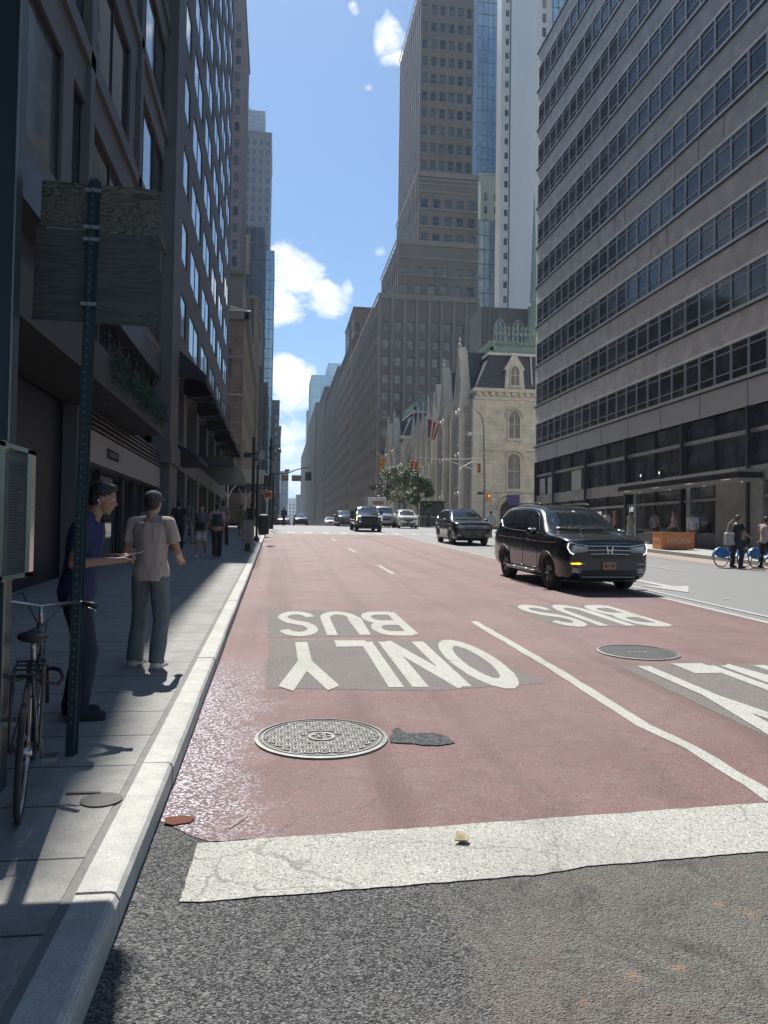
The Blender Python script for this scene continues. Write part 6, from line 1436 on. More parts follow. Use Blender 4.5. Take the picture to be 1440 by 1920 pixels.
# ---- pickup ----
def pickup(loc):
    T = [(-2.93,.62,.70,.86,.72,.98,.70),(-2.90,.45,.90,1.0,.92,1.18,.86),(-2.7,.40,1.0,1.12,.98,1.27,.92),(-1.6,.40,1.01,1.20,.985,1.34,.92),(-1.25,.40,1.01,1.22,.985,1.38,.88),(-.75,.40,1.01,1.24,.98,1.72,.76),(-.45,.40,1.01,1.24,.98,1.90,.73),(.3,.40,1.01,1.25,.98,1.95,.73),(.95,.42,1.01,1.25,.98,1.92,.72),(1.12,.42,1.01,1.25,.98,1.42,.86),(1.3,.45,1.01,1.25,.98,1.33,.92),(2.8,.48,1.0,1.25,.97,1.33,.92),(2.93,.6,.95,1.2,.9,1.28,.85)]
    pb = carpaint('blackc', (.012,.012,.014))
    t, body, patch, line = car('pickup_truck', 'black pickup truck with lit front lamps driving in the red lane', 'pickup truck', loc, 0, T, [(-.87,-1.98),(.87,-1.98),(-.87,1.75),(.87,1.75)], .41, pb, dict(plen=.15, spokes=6, tw=.28))
    patch('windscreen', [(-.74,1.40),(.74,1.40),(.66,1.84),(-.66,1.84)], 'y', G_CAR, .01)
    patch('grille', [(-.62,1.14),(.62,1.14),(.62,.80),(.5,.72),(-.5,.72),(-.62,.80)], 'y', M_TRIMB, .01); line('light_bar', [(-.85,1.165),(.85,1.165)], 'y', M_CHROME, .03, .012)
    patch('lower_bumper', [(-.85,.66),(.85,.66),(.8,.46),(-.8,.46)], 'y', M_TRIMB, .01)
    for s in (-1,1):
        patch('headlight', [(s*.66,1.13),(s*.92,1.13),(s*.92,.84),(s*.70,.86)], 'y', M_LENS, .01)
        line('light_strip', [(s*.66,1.15),(s*.93,1.14),(s*.93,.84)], 'y', mat('warm_lamp', (.9,.8,.5), emit=(1,.85,.35), es=2.2, var=0) if s < 0 else M_DRL, .05, .015)
        patch('side_window', [(-.95,1.33),(.10,1.34),(.10,1.78),(-.45,1.76)], 'x', G_CAR, .01, s); patch('side_window', [(.18,1.34),(.90,1.34),(.88,1.76),(.18,1.78)], 'x', G_CAR, .01, s)
        m_ = MB(); m_.bbox((s*1.05 if s>0 else -1.27,-.98,1.28),(1.27 if s>0 else -1.05,-.86,1.58),.04); m_.tube([(s*.95,-.9,1.34),(s*1.1,-.92,1.36)],.035,6); m_.obj('side_mirror', M_TRIMB, t, world=False)
        for yy in (-.98,.14,.98): line('door_seam', [(yy,1.22),(yy,.55)], 'x', M_TRIMB, .016, .001, s)
    l = MB(); l.box((-.78,-2.965,.74),(-.66,-2.93,.79)); l.obj('running_lamp', M_DRL, t, world=False)
    p = MB(); p.box((-.15,-2.975,.58),(.15,-2.955,.72)); p.obj('licence_plate', mat('plate_dark', (.15,.10,.07), var=0), t, world=False)
    b = MB()
    for i, (x0,x1) in enumerate(((-.3,-.2),(-.14,-.04),(.04,.14),(.2,.3))): b.box((x0,-2.975,.92),(x1,-2.955,.99))
    b.obj('grille_letters', M_TRIMB, t, world=False)
    return t
pickup(road_at(6.95, 60.2))
# ---- box truck, van ----
t = thing('box_truck', 'white box truck with red sign board behind the grey van', 'truck', road_at(12.6, 96)); 
b = MB(); b.bbox((-1.2,.0,1.0),(1.2,6,3.75),.05); b.obj('cargo_box', carpaint('white2', (.62,.62,.58), 0), t, world=False)
b = MB(); b.bbox((-1.05,-1.9,.5),(1.05,-.05,2.3),.18); b.obj('cab', carpaint('white2', (.62,.62,.58), 0), t, world=False)
b = MB(); b.quad((-.9,-1.93,1.45),(.9,-1.93,1.45),(.85,-1.915,2.12),(-.85,-1.915,2.12)); b.obj('windscreen', G_CAR, t, world=False)
b = MB(); b.box((-.6,-.03,2.85),(.75,-.002,3.25)); s_ = b.obj('sign_board', mat('sign_red', (.30,.10,.07), var=.2, scale=9), t, world=False)
textmesh('sign_lettering', 'MOVING', .26, mat('sign_cream', (.5,.45,.35), var=0), (12.67, 95.96, gz(96)+3.06), FACE_MY, s_)
for wx in (-.9,.9):
    for wy in (-1.1, 4.3): wheel(t, wx, wy, .45, .28)
b = MB(); b.box((-.9,-1.9,.45),(.9,6,.95)); b.obj('chassis', M_TRIMB, t, world=False)
Tv = [(-2.6,.5,.7,.8,.7,.9,.62),(-2.55,.35,.88,.95,.86,1.1,.76),(-2.2,.3,.96,1.1,.93,1.3,.80),(-1.7,.3,.98,1.2,.95,1.6,.80),(-1.2,.3,.98,1.2,.95,2.0,.80),(-.8,.3,.98,1.2,.95,2.1,.80),(2.3,.3,.98,1.2,.95,2.1,.80),(2.6,.4,.95,1.2,.9,2.0,.76)]
t, body, patch, line = car('grey_van', 'silver grey van between the black pickup and the white SUV', 'van', road_at(10.3, 74.5), 0, Tv, [(-.85,-1.6),(.85,-1.6),(-.85,1.6),(.85,1.6)], .36, carpaint('silver', (.30,.31,.32), .6), dict(plen=.16))
patch('windscreen', [(-.72,1.36),(.72,1.36),(.70,1.92),(-.70,1.92)], 'y', G_CAR, .01); patch('grille', [(-.4,.9),(.4,.9),(.36,.72),(-.36,.72)], 'y', M_TRIMB, .01)
for s in (-1,1): patch('headlight', [(s*.5,1.02),(s*.82,1.06),(s*.82,.85),(s*.55,.85)], 'y', M_LENS, .01); patch('side_window', [(-1.5,1.3),(-.5,1.3),(-.5,1.85),(-1.1,1.85)], 'x', G_CAR, .01, s)
# ---- far cars at the crest ----
def sedan(name, label, loc, paint, rz=0):
    T = [(-2.3,.42,.62,.62,.6,.70,.5),(-2.25,.28,.80,.68,.78,.80,.68),(-1.9,.24,.88,.78,.86,.90,.76),(-1.1,.24,.90,.86,.87,.98,.76),(-.5,.24,.90,.88,.87,1.30,.60),(.1,.24,.90,.9,.87,1.42,.58),(.9,.24,.90,.92,.87,1.38,.57),(1.5,.26,.89,.92,.85,1.05,.68),(2.15,.32,.84,.9,.8,.98,.68),(2.3,.42,.72,.8,.7,.9,.6)]
    t, body, patch, line = car(name, label, 'car', loc, rz, T, [(-.78,-1.4),(.78,-1.4),(-.78,1.4),(.78,1.4)], .32, paint, dict(plen=.2, pitch=0, tw=.2))
    patch('windscreen', [(-.64,.99),(.64,.99),(.52,1.33),(-.52,1.33)], 'y', G_CAR, .01); patch('grille', [(-.35,.68),(.35,.68),(.3,.5),(-.3,.5)], 'y', M_TRIMB, .01)
    for s in (-1,1): patch('headlight', [(s*.5,.74),(s*.78,.78),(s*.78,.64),(s*.55,.62)], 'y', M_LENS, .01); patch('side_window', [(-.75,.95),(.9,.97),(.7,1.3),(-.1,1.33)], 'x', G_CAR, .01, s)
    return t
sedan('white_car', 'white sedan coming over the crest in the middle of the avenue', road_at(7.4, 107), carpaint('white', (.72,.72,.70), 0))
sedan('pale_car', 'pale car behind and right of the white sedan at the crest', road_at(9.9, 112), carpaint('cream', (.60,.60,.56), 0))
sedan('black_car', 'low black sedan at the crest near the left kerb', road_at(2.9, 92), carpaint('blackb', (.011,.010,.012)))
sedan('silver_car', 'silver car just left of the low black sedan at the crest', road_at(.9, 98), carpaint('silver', (.30,.31,.32), .6))
# ================= street furniture, trees, bikes =================
M_GPOST = mat('green_post', (.012,.034,.045), rough=.5, metal=.3, var=.25, scale=12)
def wood_swirl(name, c0, c1, sc_=3.0, dist=2.0, stretch=(1,1,3.0)):
    m = bpy.data.materials.new(name); m.use_nodes = True; nt = m.node_tree; N = nt.nodes.new; L = nt.links.new; b = nt.nodes['Principled BSDF']; b.inputs['Roughness'].default_value = .55; b.inputs['Metallic'].default_value = .2
    tc = N('ShaderNodeTexCoord'); mp = N('ShaderNodeMapping'); mp.inputs['Scale'].default_value = stretch; L(tc.outputs['Object'], mp.inputs[0])
    n = N('ShaderNodeTexNoise'); n.inputs['Scale'].default_value = sc_; n.inputs['Detail'].default_value = 2; n.inputs['Distortion'].default_value = dist; L(mp.outputs[0], n.inputs['Vector'])
    mm = N('ShaderNodeMath'); mm.operation = 'MULTIPLY'; mm.inputs[1].default_value = 55; L(n.outputs[0], mm.inputs[0]); sn = N('ShaderNodeMath'); sn.operation = 'SINE'; L(mm.outputs[0], sn.inputs[0])
    cr = N('ShaderNodeValToRGB'); cr.color_ramp.elements[0].position = .0; cr.color_ramp.elements[1].position = .8; cr.color_ramp.elements[0].color = (*c0,1); cr.color_ramp.elements[1].color = (*c1,1)
    mr = N('ShaderNodeMapRange'); mr.inputs[1].default_value = -1; L(sn.outputs[0], mr.inputs[0]); L(mr.outputs[0], cr.inputs[0]); L(cr.outputs[0], b.inputs['Base Color']); return m
M_GALV0 = mat('zinc', (.25,.26,.27), rough=.4, metal=.7, var=.2)
# green perforated post with two sign backs (leans a little)
py = 5.15; base = Vector((-1.262, py, gz(py)+.15))
top = Vector((-1.205, py, 4.02))
t = thing('sign_post', 'leaning dark green perforated post with two weathered sign backs beside the bicycle', 'sign post', base)
ang = math.atan2(top.x-base.x, top.z-base.z); PM = Matrix.Rotation(ang, 4, 'Y'); LP = (top-base).length
b = MB(); b.box((-.020,-.03,-.05),(.020,-.027,LP),0,PM); b.box((-.024,-.03,-.05),(-.021,.01,LP),0,PM); b.box((.021,-.03,-.05),(.024,.01,LP),0,PM); b.box((-.038,.010,-.05),(-.021,.013,LP),0,PM); b.box((.021,.010,-.05),(.038,.013,LP),0,PM)
b.obj('post', M_GPOST, t, world=False)
b = MB()
for i in range(70): z = .2+i*.052; b.box((-.006,-.0325,z),(.006,-.0303,z+.016),0,PM)
b.obj('post_holes', mat('hole_light', (.10,.11,.12), var=0), t, world=False)['kind'] = 'stuff'
b = MB(); b.box((-.33,.02,3.60-base.z+.10),(.43,.026,4.0-base.z),0,PM); b.obj('upper_sign', wood_swirl('sign_back_swirl', (.05,.045,.036), (.15,.135,.11)), t, world=False)
b = MB(); b.box((-.355,.018,3.09-base.z),(.43,.024,3.69-base.z),0,PM); ls_ = b.obj('lower_sign', wood_swirl('sign_back_plain', (.055,.055,.05), (.085,.085,.076), 2.0, 1.2, (.5,1,4)), t, world=False)
b = MB()
for z in (3.68,3.92,3.18,3.60):
    b.box((-.05,-.034,z-base.z-.012+.02),(.05,-.031,z-base.z+.032),0,PM); b.ball((.0,-.038,z-base.z+.02), .011, nu=8, nv=6, M=PM)
b.obj('clamps', M_GALV0, t, world=False)
# bus shelter post, glass and framed timetable at the far left
t = thing('bus_shelter', 'dark metal shelter column with a glass pane and silver-framed notice board at the left edge', 'bus shelter', (-1.66, 4.4, .3))
b = MB(); b.box((-1.72,4.50,.2),(-1.475,4.62,5.2)); b.box((-1.478,4.49,.2),(-1.470,4.50,5.2),1); c = b.obj('column', [mat('shelter_metal', (.045,.065,.08), rough=.35, metal=.4, var=.1), M_STEEL], t)
b = MB(); x0, x1, z0, z1, y_ = -1.475, -1.325, 1.46, 2.23, 4.44
F4 = [((x0,y_,z0),(x0+.022,y_+.05,z1)),((x1-.03,y_+.05,z0+.04),(x1,y_+.09,z1-.06)),]
b.box((x0-.02,y_-.02,z0),(x0+.012,y_+.05,z1)); b.box((x1-.022,y_-.02,z0+.03),(x1,y_+.05,z1-.05))
b.prism([(x0-.02,y_-.02,z0),(x1,y_-.02,z0+.03),(x1,y_-.02,z0+.055),(x0-.02,y_-.02,z0+.025)],(0,.07,0)); b.prism([(x0-.02,y_-.02,z1-.025),(x1,y_-.02,z1-.075),(x1,y_-.02,z1-.05),(x0-.02,y_-.02,z1)],(0,.07,0))
b.obj('notice_frame', mat('polished_frame', (.55,.55,.50), rough=.18, metal=.9, var=.1), t)
b = MB(); b.box((x0+.012,y_+.01,z0+.03),(x1-.022,y_+.02,z1-.07)); nb_ = b.obj('notice_sheet', mat('notice_paper', (.15,.155,.15), rough=.5, var=.12, scale=6), t)
b = MB(); rn = random.Random(5)
for i in range(44): z = z1-.12-i*.0145; b.box((x0+.022,y_+.006,z),(x0+.022+rn.uniform(.05,.09),y_+.0085,z+.004))
o_ = b.obj('print_lines', mat('print_ink', (.07,.07,.075), var=0), None); o_.parent = nb_; o_['kind'] = 'stuff'
b = MB(); b.box((-1.60,4.40,1.42),(-1.50,4.43,2.17)); b.obj('poster', mat('poster_grey', (.14,.14,.15), var=.08), t)
b = MB()
for z in (1.96,1.88,1.80,1.62,1.585,1.55,1.515): b.box((-1.555,4.394,z),(-1.507,4.399,z+.014))
b.obj('poster_text', mat('print_ink', (.07,.07,.075), var=0), t)
# ---- bicycle by the pole ----
def bicycle(name, label, loc, rz, col, scale=1.0, heavy=False, lean=0.0, tilt=None, group=None, basket=False, wm=None):
    """along +y = front"""
    t = thing(name, label, 'bicycle', loc, rz, group); t.rotation_euler = (tilt or 0, lean, rz); k = scale; wr = .34*k
    fm = mat('bike_'+label[:6].replace(' ','_'), col, rough=.35, var=.05, coat=.5)
    for nm, y in (('rear_wheel', -.52*k), ('front_wheel', .52*k)):
        b = MB(); b.lathe([(wr-.022,-.016),(wr,-.012),(wr+.004,0),(wr,.012),(wr-.022,.016),(wr-.022,-.016)], (0,y,wr), 36, axis='x', caps=False); w_ = b.obj(nm, M_TYRE, t, True, world=False)
        b = MB(); b.lathe([(wr-.024,-.010),(wr-.040,-.008),(wr-.040,.008),(wr-.024,.010)], (0,y,wr), 36, axis='x', caps=False); b.lathe([(.022,-.04),(.022,.04)], (0,y,wr), 10, axis='x')
        for i in range(18):
            a = 2*math.pi*i/18; s = .03 if i % 2 else -.03; b.tube([(s,y+.02*math.cos(a+.5),wr+.02*math.sin(a+.5)),(0,y+(wr-.03)*math.cos(a),wr+(wr-.03)*math.sin(a))], .0016, 4, cap=False)
        r_ = b.obj('rim', wm or M_RIM, None, True); r_.parent = w_
    b = MB(); bb = (0,-.07*k,.27*k); st = (0,-.22*k,.74*k); ht = (0,.36*k,.80*k); hb_ = (0,.40*k,.66*k); R1 = .019 if not heavy else .034
    if heavy: b.tube([bb,(0,.15*k,.36*k),hb_], .04, 8); b.tube([bb,st], .028, 8)
    else: b.tube([bb,hb_], R1, 8); b.tube([st,ht], R1*.85, 8); b.tube([bb,st], R1*.9, 8)
    b.tube([hb_,ht,(0,.345*k,.86*k)], R1*1.05, 8)
    for s in (-.06,.06):
        b.tube([bb,(s,-.52*k,wr)], .011, 6); b.tube([(0,-.2*k,.68*k),(s,-.52*k,wr)], .010, 6); b.tube([(s*.4,.405*k,.64*k),(s*.9,.43*k,.60*k),(s,.52*k,wr)], .013, 6)
    b.obj('frame', fm, t, True, world=False)
    b = MB(); b.tube([(-.30*k,.22*k,.99*k),(-.20*k,.32*k,1.0*k),(0,.335*k,.97*k),(.20*k,.32*k,1.0*k),(.30*k,.22*k,.99*k)], .011, 8); b.tube([(0,.335*k,.97*k),(0,.348*k,.84*k)], .014, 8); hb2 = b.obj('handlebar', M_STEEL, t, True, world=False)
    for s in (-1,1):
        b = MB(); b.tube([(s*.315*k,.20*k,.99*k),(s*.235*k,.285*k,.998*k)], .018, 8); b.obj('grip', M_TRIMB, None, True).parent = hb2
        b = MB(); b.tube([(s*.22*k,.33*k,.99*k),(s*.27*k,.30*k,.965*k),(s*.31*k,.25*k,.955*k)], .006, 5); b.obj('brake_lever', M_STEEL, None, True).parent = hb2
    b = MB(); b.tube([st,(0,-.245*k,.86*k)], .013, 8); b.obj('seat_post', M_STEEL, t, True, world=False)
    b = MB(); b.ball((0,-.29*k,.885*k), (.085*k,.10*k,.03*k), nu=14, nv=8); b.ball((0,-.18*k,.89*k), (.032*k,.12*k,.022*k), nu=12, nv=8); remeshed(b, 'saddle', M_TRIMB, .009, 3, t)
    b = MB(); b.lathe([(.085*k,-.004),(.085*k,.004)], (.045,bb[1],bb[2]), 20, axis='x'); b.tube([(.06,bb[1],bb[2]),(.065,bb[1]+.10*k,bb[2]-.13*k)], .010, 6); b.tube([(-.06,bb[1],bb[2]),(-.065,bb[1]-.10*k,bb[2]+.13*k)], .010, 6); b.box((.065,bb[1]+.05*k,bb[2]-.145*k),(.15,bb[1]+.15*k,bb[2]-.12*k)); b.box((-.15,bb[1]-.15*k,bb[2]+.12*k),(-.065,bb[1]-.05*k,bb[2]+.145*k)); b.obj('crank', M_STEEL, t, world=False)
    b = MB()
    for dz in (-.028,.08): b.tube([(.045,bb[1],bb[2]+dz*k+(.0 if dz<0 else 0)),(.045,-.52*k,wr+(dz*.5 if dz>0 else -.03)*k)], .004, 4)
    b.obj('chain', M_BLK, t, world=False)
    if not heavy:   # rear rack with wire basket, chain lock and cables
        b = MB(); zt = 2*wr+.07
        for s in (-.07,.07): b.tube([(s,-.52*k,wr),(s,-.62*k,zt),(s,-.25*k,zt)], .006, 5); b.tube([(s,-.52*k,wr),(s,-.42*k,zt)], .006, 5)
        for yy in (-.62,-.5,-.38,-.27): b.tube([(-.07,yy*k,zt),(.07,yy*k,zt)], .005, 4)
        b.obj('rear_rack', M_BLK, t, world=False)
        b = MB(); b.tube([(.25*k,.27*k,.98*k),(.16*k,.42*k,1.02*k),(.03,.42*k,.86*k),(.03,.30*k,.62*k),(.02,-.05*k,.30*k)], .004, 5); b.tube([(-.25*k,.27*k,.98*k),(-.12*k,.44*k,1.04*k),(-.02,.42*k,.85*k),(-.03,.45*k,.70*k)], .004, 5); b.obj('brake_cable', M_BLK, t, world=False)
        b = MB(); b.tube([(.02+.13*math.cos(a*.52),.05*k+.12*math.sin(a*.52),.60*k+.03*math.sin(a)) for a in range(13)], .012, 6); b.obj('chain_lock', M_BLK, t, world=False)
    if heavy:
        for y, a0, a1 in ((-.52*k, 10, 175), (.52*k, 20, 150)):
            b = MB(); pts = [(y+(wr+.03)*math.cos(RAD(a0+(a1-a0)*i/12)), wr+(wr+.03)*math.sin(RAD(a0+(a1-a0)*i/12))) for i in range(13)]
            for (ya,za),(yb,zb) in zip(pts[:-1],pts[1:]): b.quad((-.045,ya,za),(.045,ya,za),(.045,yb,zb),(-.045,yb,zb)); 
            b.obj('mudguard', fm, t, True, world=False)
        b = MB(); b.prism([(-.055,-.52*k-.02,wr-.02),(-.055,-.52*k+.30*k,wr+.05),(-.055,-.52*k+.10*k,wr+.34*k),(-.055,-.52*k-.16*k,wr+.32*k),(-.055,-.52*k-.30*k,wr+.14*k)], (.012,0,0)); b.prism([(.043,-.52*k-.02,wr-.02),(.043,-.52*k+.30*k,wr+.05),(.043,-.52*k+.10*k,wr+.34*k),(.043,-.52*k-.16*k,wr+.32*k),(.043,-.52*k-.30*k,wr+.14*k)], (.012,0,0)); b.obj('skirt_guard', fm, t, world=False)
        b = MB(); b.prism([(-.12,.42*k,.72*k),(.12,.42*k,.72*k),(.16,.42*k,1.0*k),(-.16,.42*k,1.0*k)], (0,.05,0)); b.prism([(-.12,.44*k,.72*k),(.12,.44*k,.72*k),(.12,.62*k,.74*k),(-.12,.62*k,.74*k)], (0,0,.02)); b.obj('front_basket', M_TRIMB, t, world=False)
    return t
bicycle('bicycle', 'old dark city bicycle chained to the green post on the near left sidewalk', (-1.37, 4.64, gz(4.64)+.15), RAD(13), (.035,.035,.04), 1.0, lean=RAD(2), tilt=math.atan(G))
# ---- two cyclists at the right edge with blue hire bikes ----
cb = (15.2, 23.95); zb = gz(cb[1])+.008
bicycle('hire_bicycle', 'blue hire bicycle with skirt guard under the left one of the two waiting cyclists', (cb[0], cb[1], zb), RAD(-78), (.03,.16,.42), .96, True, wm=mat('pale_rim', (.6,.6,.58), var=0), group='blue hire bicycles')
bicycle('hire_bicycle', 'second blue hire bicycle cut by the right edge of the photo', (16.25, 23.8, gz(23.8)+.008), RAD(-70), (.03,.16,.42), .96, True, wm=mat('pale_rim', (.6,.6,.58), var=0), group='blue hire bicycles')
person('cyclist in black top with pale bag standing over the left blue hire bicycle', (15.15, 23.7, zb), 1.74, RAD(-78), skin=(.30,.17,.12), shirt=cloth('blk', (.02,.02,.024)), pants=cloth('navyp', (.02,.025,.05)), hair=(.12,.06,.04), vox=.018, lean=.10, arms={1: ((.26,.12,1.15),(.24,.36,1.02)), -1: ((-.26,.12,1.15),(-.24,.36,1.02))}, feet={-1: (-.22,.05,.08), 1: (.22,-.02,.08)})
t = thing('shoulder_bag', 'pale grey shoulder bag hanging at the back of the left cyclist', 'bag', (14.95, 23.75, zb+.75))
b = MB(); b.bbox((-.16,-.12,0),(.16,.12,.42),.05); b.obj('bag_body', cloth('palebag', (.34,.34,.33)), t, world=False); b = MB(); b.tube([(-.1,0,.42),(-.02,0,.72),(.15,0,.85)], .018, 6); b.obj('strap', cloth('palebag', (.34,.34,.33)), t, world=False)
person('cyclist in pink top and dark trousers at the right edge of the photo', (16.1, 23.55, gz(23.5)), 1.72, RAD(-70), shirt=cloth('pinkwhite', (.45,.34,.33)), pants=cloth('blk', (.02,.02,.024)), hair=(.05,.03,.02), vox=.018, lean=.08, arms={1: ((.26,.12,1.15),(.24,.36,1.02)), -1: ((-.26,.12,1.15),(-.24,.36,1.02))}, feet={-1: (-.22,.05,.08), 1: (.22,-.02,.08)})
# ---- orange planter box ----
q = onX(1232, 1035, 17.45); Yp = 33.0
t = thing('planter_box', 'weathered orange planter box lettered HYLAN on the right sidewalk edge', 'planter', (18.0, Yp, gz(Yp)+.15))
M_PLB = mat('orange_steel_box', (.62,.24,.10), rough=.7, var=.18, scale=6)
b = MB(); b.bbox((-.80,-.42,.02),(.80,.42,.74),.02); b.obj('box', M_PLB, t, world=False)
b = MB(); b.box((-.82,-.44,.74),(.82,-.38,.79)); b.box((-.82,.38,.74),(.82,.44,.79)); b.box((-.82,-.38,.74),(-.76,.38,.79)); b.box((.76,-.38,.74),(.82,.38,.79)); b.obj('rim', mat('orange_rim', (.55,.28,.13), rough=.6, var=.15), t, world=False)
textmesh('lettering', 'HYLAN', .34, mat('pale_letters', (.75,.55,.45), var=.1), (18.05, Yp-.428, gz(Yp)+.15+.38), FACE_MY, t)
textmesh('lettering', 'HUB', .24, mat('pale_letters', (.55,.38,.30), var=.1), (18.0-.808, Yp, gz(Yp)+.15+.45), FACE_MX, t)
# ---- crowd barriers near the trees ----
M_GALV = mat('galvanised', (.22,.23,.24), rough=.5, metal=.5, var=.15)
for i, (x, Y) in enumerate([(13.5,77),(15.7,78.2),(17.9,79.2)]):
    t = thing('crowd_barrier', ['leftmost steel crowd barrier beside the white SUV','middle steel crowd barrier of the row by the trees','rightmost steel crowd barrier of the row, nearest the pale house'][i], 'barrier', (x, Y, gz(Y)), RAD(18), 'crowd barriers by the trees')
    b = MB(); b.tube([(0,0,.15),(0,0,1.1),(2.1,0,1.1),(2.1,0,.15),(0,0,.15)], .022, 5)
    for k in range(13): b.tube([(.15+k*.15,0,.15),(.15+k*.15,0,1.1)], .010, 4)
    b.box((.2,-.3,0),(.26,.3,.04)); b.box((1.85,-.3,0),(1.91,.3,.04)); b.tube([(.23,0,.04),(.23,0,.15)],.02,4); b.tube([(1.88,0,.04),(1.88,0,.15)],.02,4); b.obj('rails', M_GALV, t, world=False)
# ---- signals and lamp posts ----
M_YEL = mat('signal_yellow', (.55,.22,.03), rough=.5, var=.12)
M_SIGD = mat('signal_dark', (.02,.03,.03), rough=.5, var=.1)
def sighead(root, x, y, z, m, three=True, name='signal_head', facing=-1):
    b = MB(); h = .98 if three else .66; b.bbox((x-.17,y-.10,z-h/2),(x+.17,y+.10,z+h/2),.03); o = b.obj(name, m, root)
    b = MB()
    for i in range(3 if three else 2):
        zc = z+h/2-.17-i*.33
        b.lathe([(.115,0),(.115,.02)], (x,y+(facing*.12),zc), 14, axis='y'); 
    b.obj('lens', M_TRIMB, None).parent = o; 
    b = MB()
    for i in range(3 if three else 2):
        zc = z+h/2-.17-i*.33; pts = [(x+.13*math.cos(RAD(a)), zc+.13*math.sin(RAD(a))) for a in range(0,181,20)]
        for (xa,za),(xb,zb2) in zip(pts[:-1],pts[1:]): b.quad((xa,y+facing*.10,za),(xb,y+facing*.10,zb2),(xb,y+facing*.30,zb2-.02),(xa,y+facing*.30,za-.02))
    b.obj('visor', m, None).parent = o; return o
# right-hand mast with two heads, cobra lamps
Y = 79.0; px = atY(908, 960, Y).x; zg = gz(Y)
t = thing('signal_mast', 'tall grey lamp and signal mast in front of the pale corner house', 'traffic signal', (px, Y, zg))
Zp = lambda y: atY(908, y, Y).z
def P_(x, y, Yd=Y): v = atY(x, y, Yd); return (v.x, v.y, v.z)
b = MB(); b.tube([(px,Y,zg),(px,Y,Zp(900)),P_(907,800)], [.16,.12,.085], 8); b.tube([P_(907,800),P_(905,785),P_(899,775),P_(893,771)], [.08,.07,.06,.04], 6); b.obj('pole', M_GALV, t)
b = MB(); b.tube([P_(907,815),P_(898,811),P_(888,812),P_(883,815)], .05, 6); b.bbox(P_(878,816),tuple(Vector(P_(885,810))+Vector((0,.3,0))),.02); b.obj('lamp_arm', M_LEADW, t)
b = MB(); b.tube([P_(908,884),P_(893,882),P_(869,874),P_(840,863),P_(810,859),P_(780,858)], [.08,.07,.06,.05,.05,.04], 6); b.obj('mast_arm', M_LEADW, t)
b = MB(); b.tube([P_(908,860),P_(860,861),P_(830,860)], .03, 4); b.tube([P_(908,858),P_(922,858)], .04, 5); b.tube([P_(908,867),P_(885,866),P_(862,878)], .05, 5); b.obj('stay_rod', M_LEADW, t)
hx = atY(898, 878, Y); sighead(t, hx.x, Y-.02, hx.z, M_YEL)
for (xx, yy) in ((772,872),(780,873)): hx = atY(xx, yy, Y); sighead(t, hx.x, Y-.02+.05*(xx>775), hx.z, M_YEL)
b = MB(); c = atY(863,880,Y); b.lathe([(.06,0),(.16,.3),(.10,.4)], (c.x,Y,c.z-.3), 10); b.obj('camera_dome', M_LEADW, t)
hx = atY(916, 932, Y); b = MB(); b.bbox((hx.x-.20,Y-.14,hx.z-.38),(hx.x+.22,Y+.14,hx.z+.38),.03); o = b.obj('walk_signal', M_YEL, t)
b = MB(); b.ball((hx.x+.02,Y-.15,hx.z+.12), (.07,.02,.09), nu=8, nv=6); b.obj('hand_symbol', mat('hand_orange', (.8,.3,.05), emit=(1,.35,.05), es=1.4, var=0), None).parent = o
b = MB(); c = atY(904,925,Y); b.box((c.x-.55,Y-.05,c.z-.14),(c.x+.25,Y-.03,c.z+.14)); b.obj('street_name_plate', M_SIGD, t)
# far left mast over the road at the crest
Y = 84.0; bx_ = -1.1
t = thing('signal_mast', 'dark signal mast arm reaching over the avenue from the left kerb', 'traffic signal', (bx_, Y, gz(Y)))
b = MB(); b.tube([(bx_,Y,gz(Y)),(bx_,Y,gz(Y)+6.5)], [.13,.09], 8); b.obj('pole', M_SIGD, t)
b = MB(); b.tube([(bx_,Y,P_(527,891,Y)[2]),P_(540,887,Y),P_(555,881,Y),P_(572,877,Y),P_(579,877,Y)], [.08,.07,.06,.05,.04], 6); b.obj('mast_arm', M_SIGD, t)
hx = atY(575, 893, Y); sighead(t, hx.x, Y, hx.z, M_SIGD, facing=1); sighead(t, hx.x+.35, Y+.02, hx.z+.02, M_SIGD, facing=-1)
for (a0, a1, nm) in ((527,541,'street_name_plate'),(547,565,'street_name_plate')):
    x0 = atY(a0,895,Y).x; x1 = atY(a1,895,Y).x; z0 = atY(550,902,Y).z; z1 = atY(550,891,Y).z; b = MB(); b.box((x0,Y-.03,z0),(x1,Y+.0,z1)); b.obj(nm, mat('sign_back_brown', (.16,.13,.10), rough=.6, var=.1), t)
b = MB(); x0 = atY(534,880,Y).x; x1 = atY(543,880,Y).x; b.box((x0,Y-.06,atY(540,884,Y).z),(x1,Y,atY(540,880,Y).z)); b.obj('detector', M_SIGD, t)
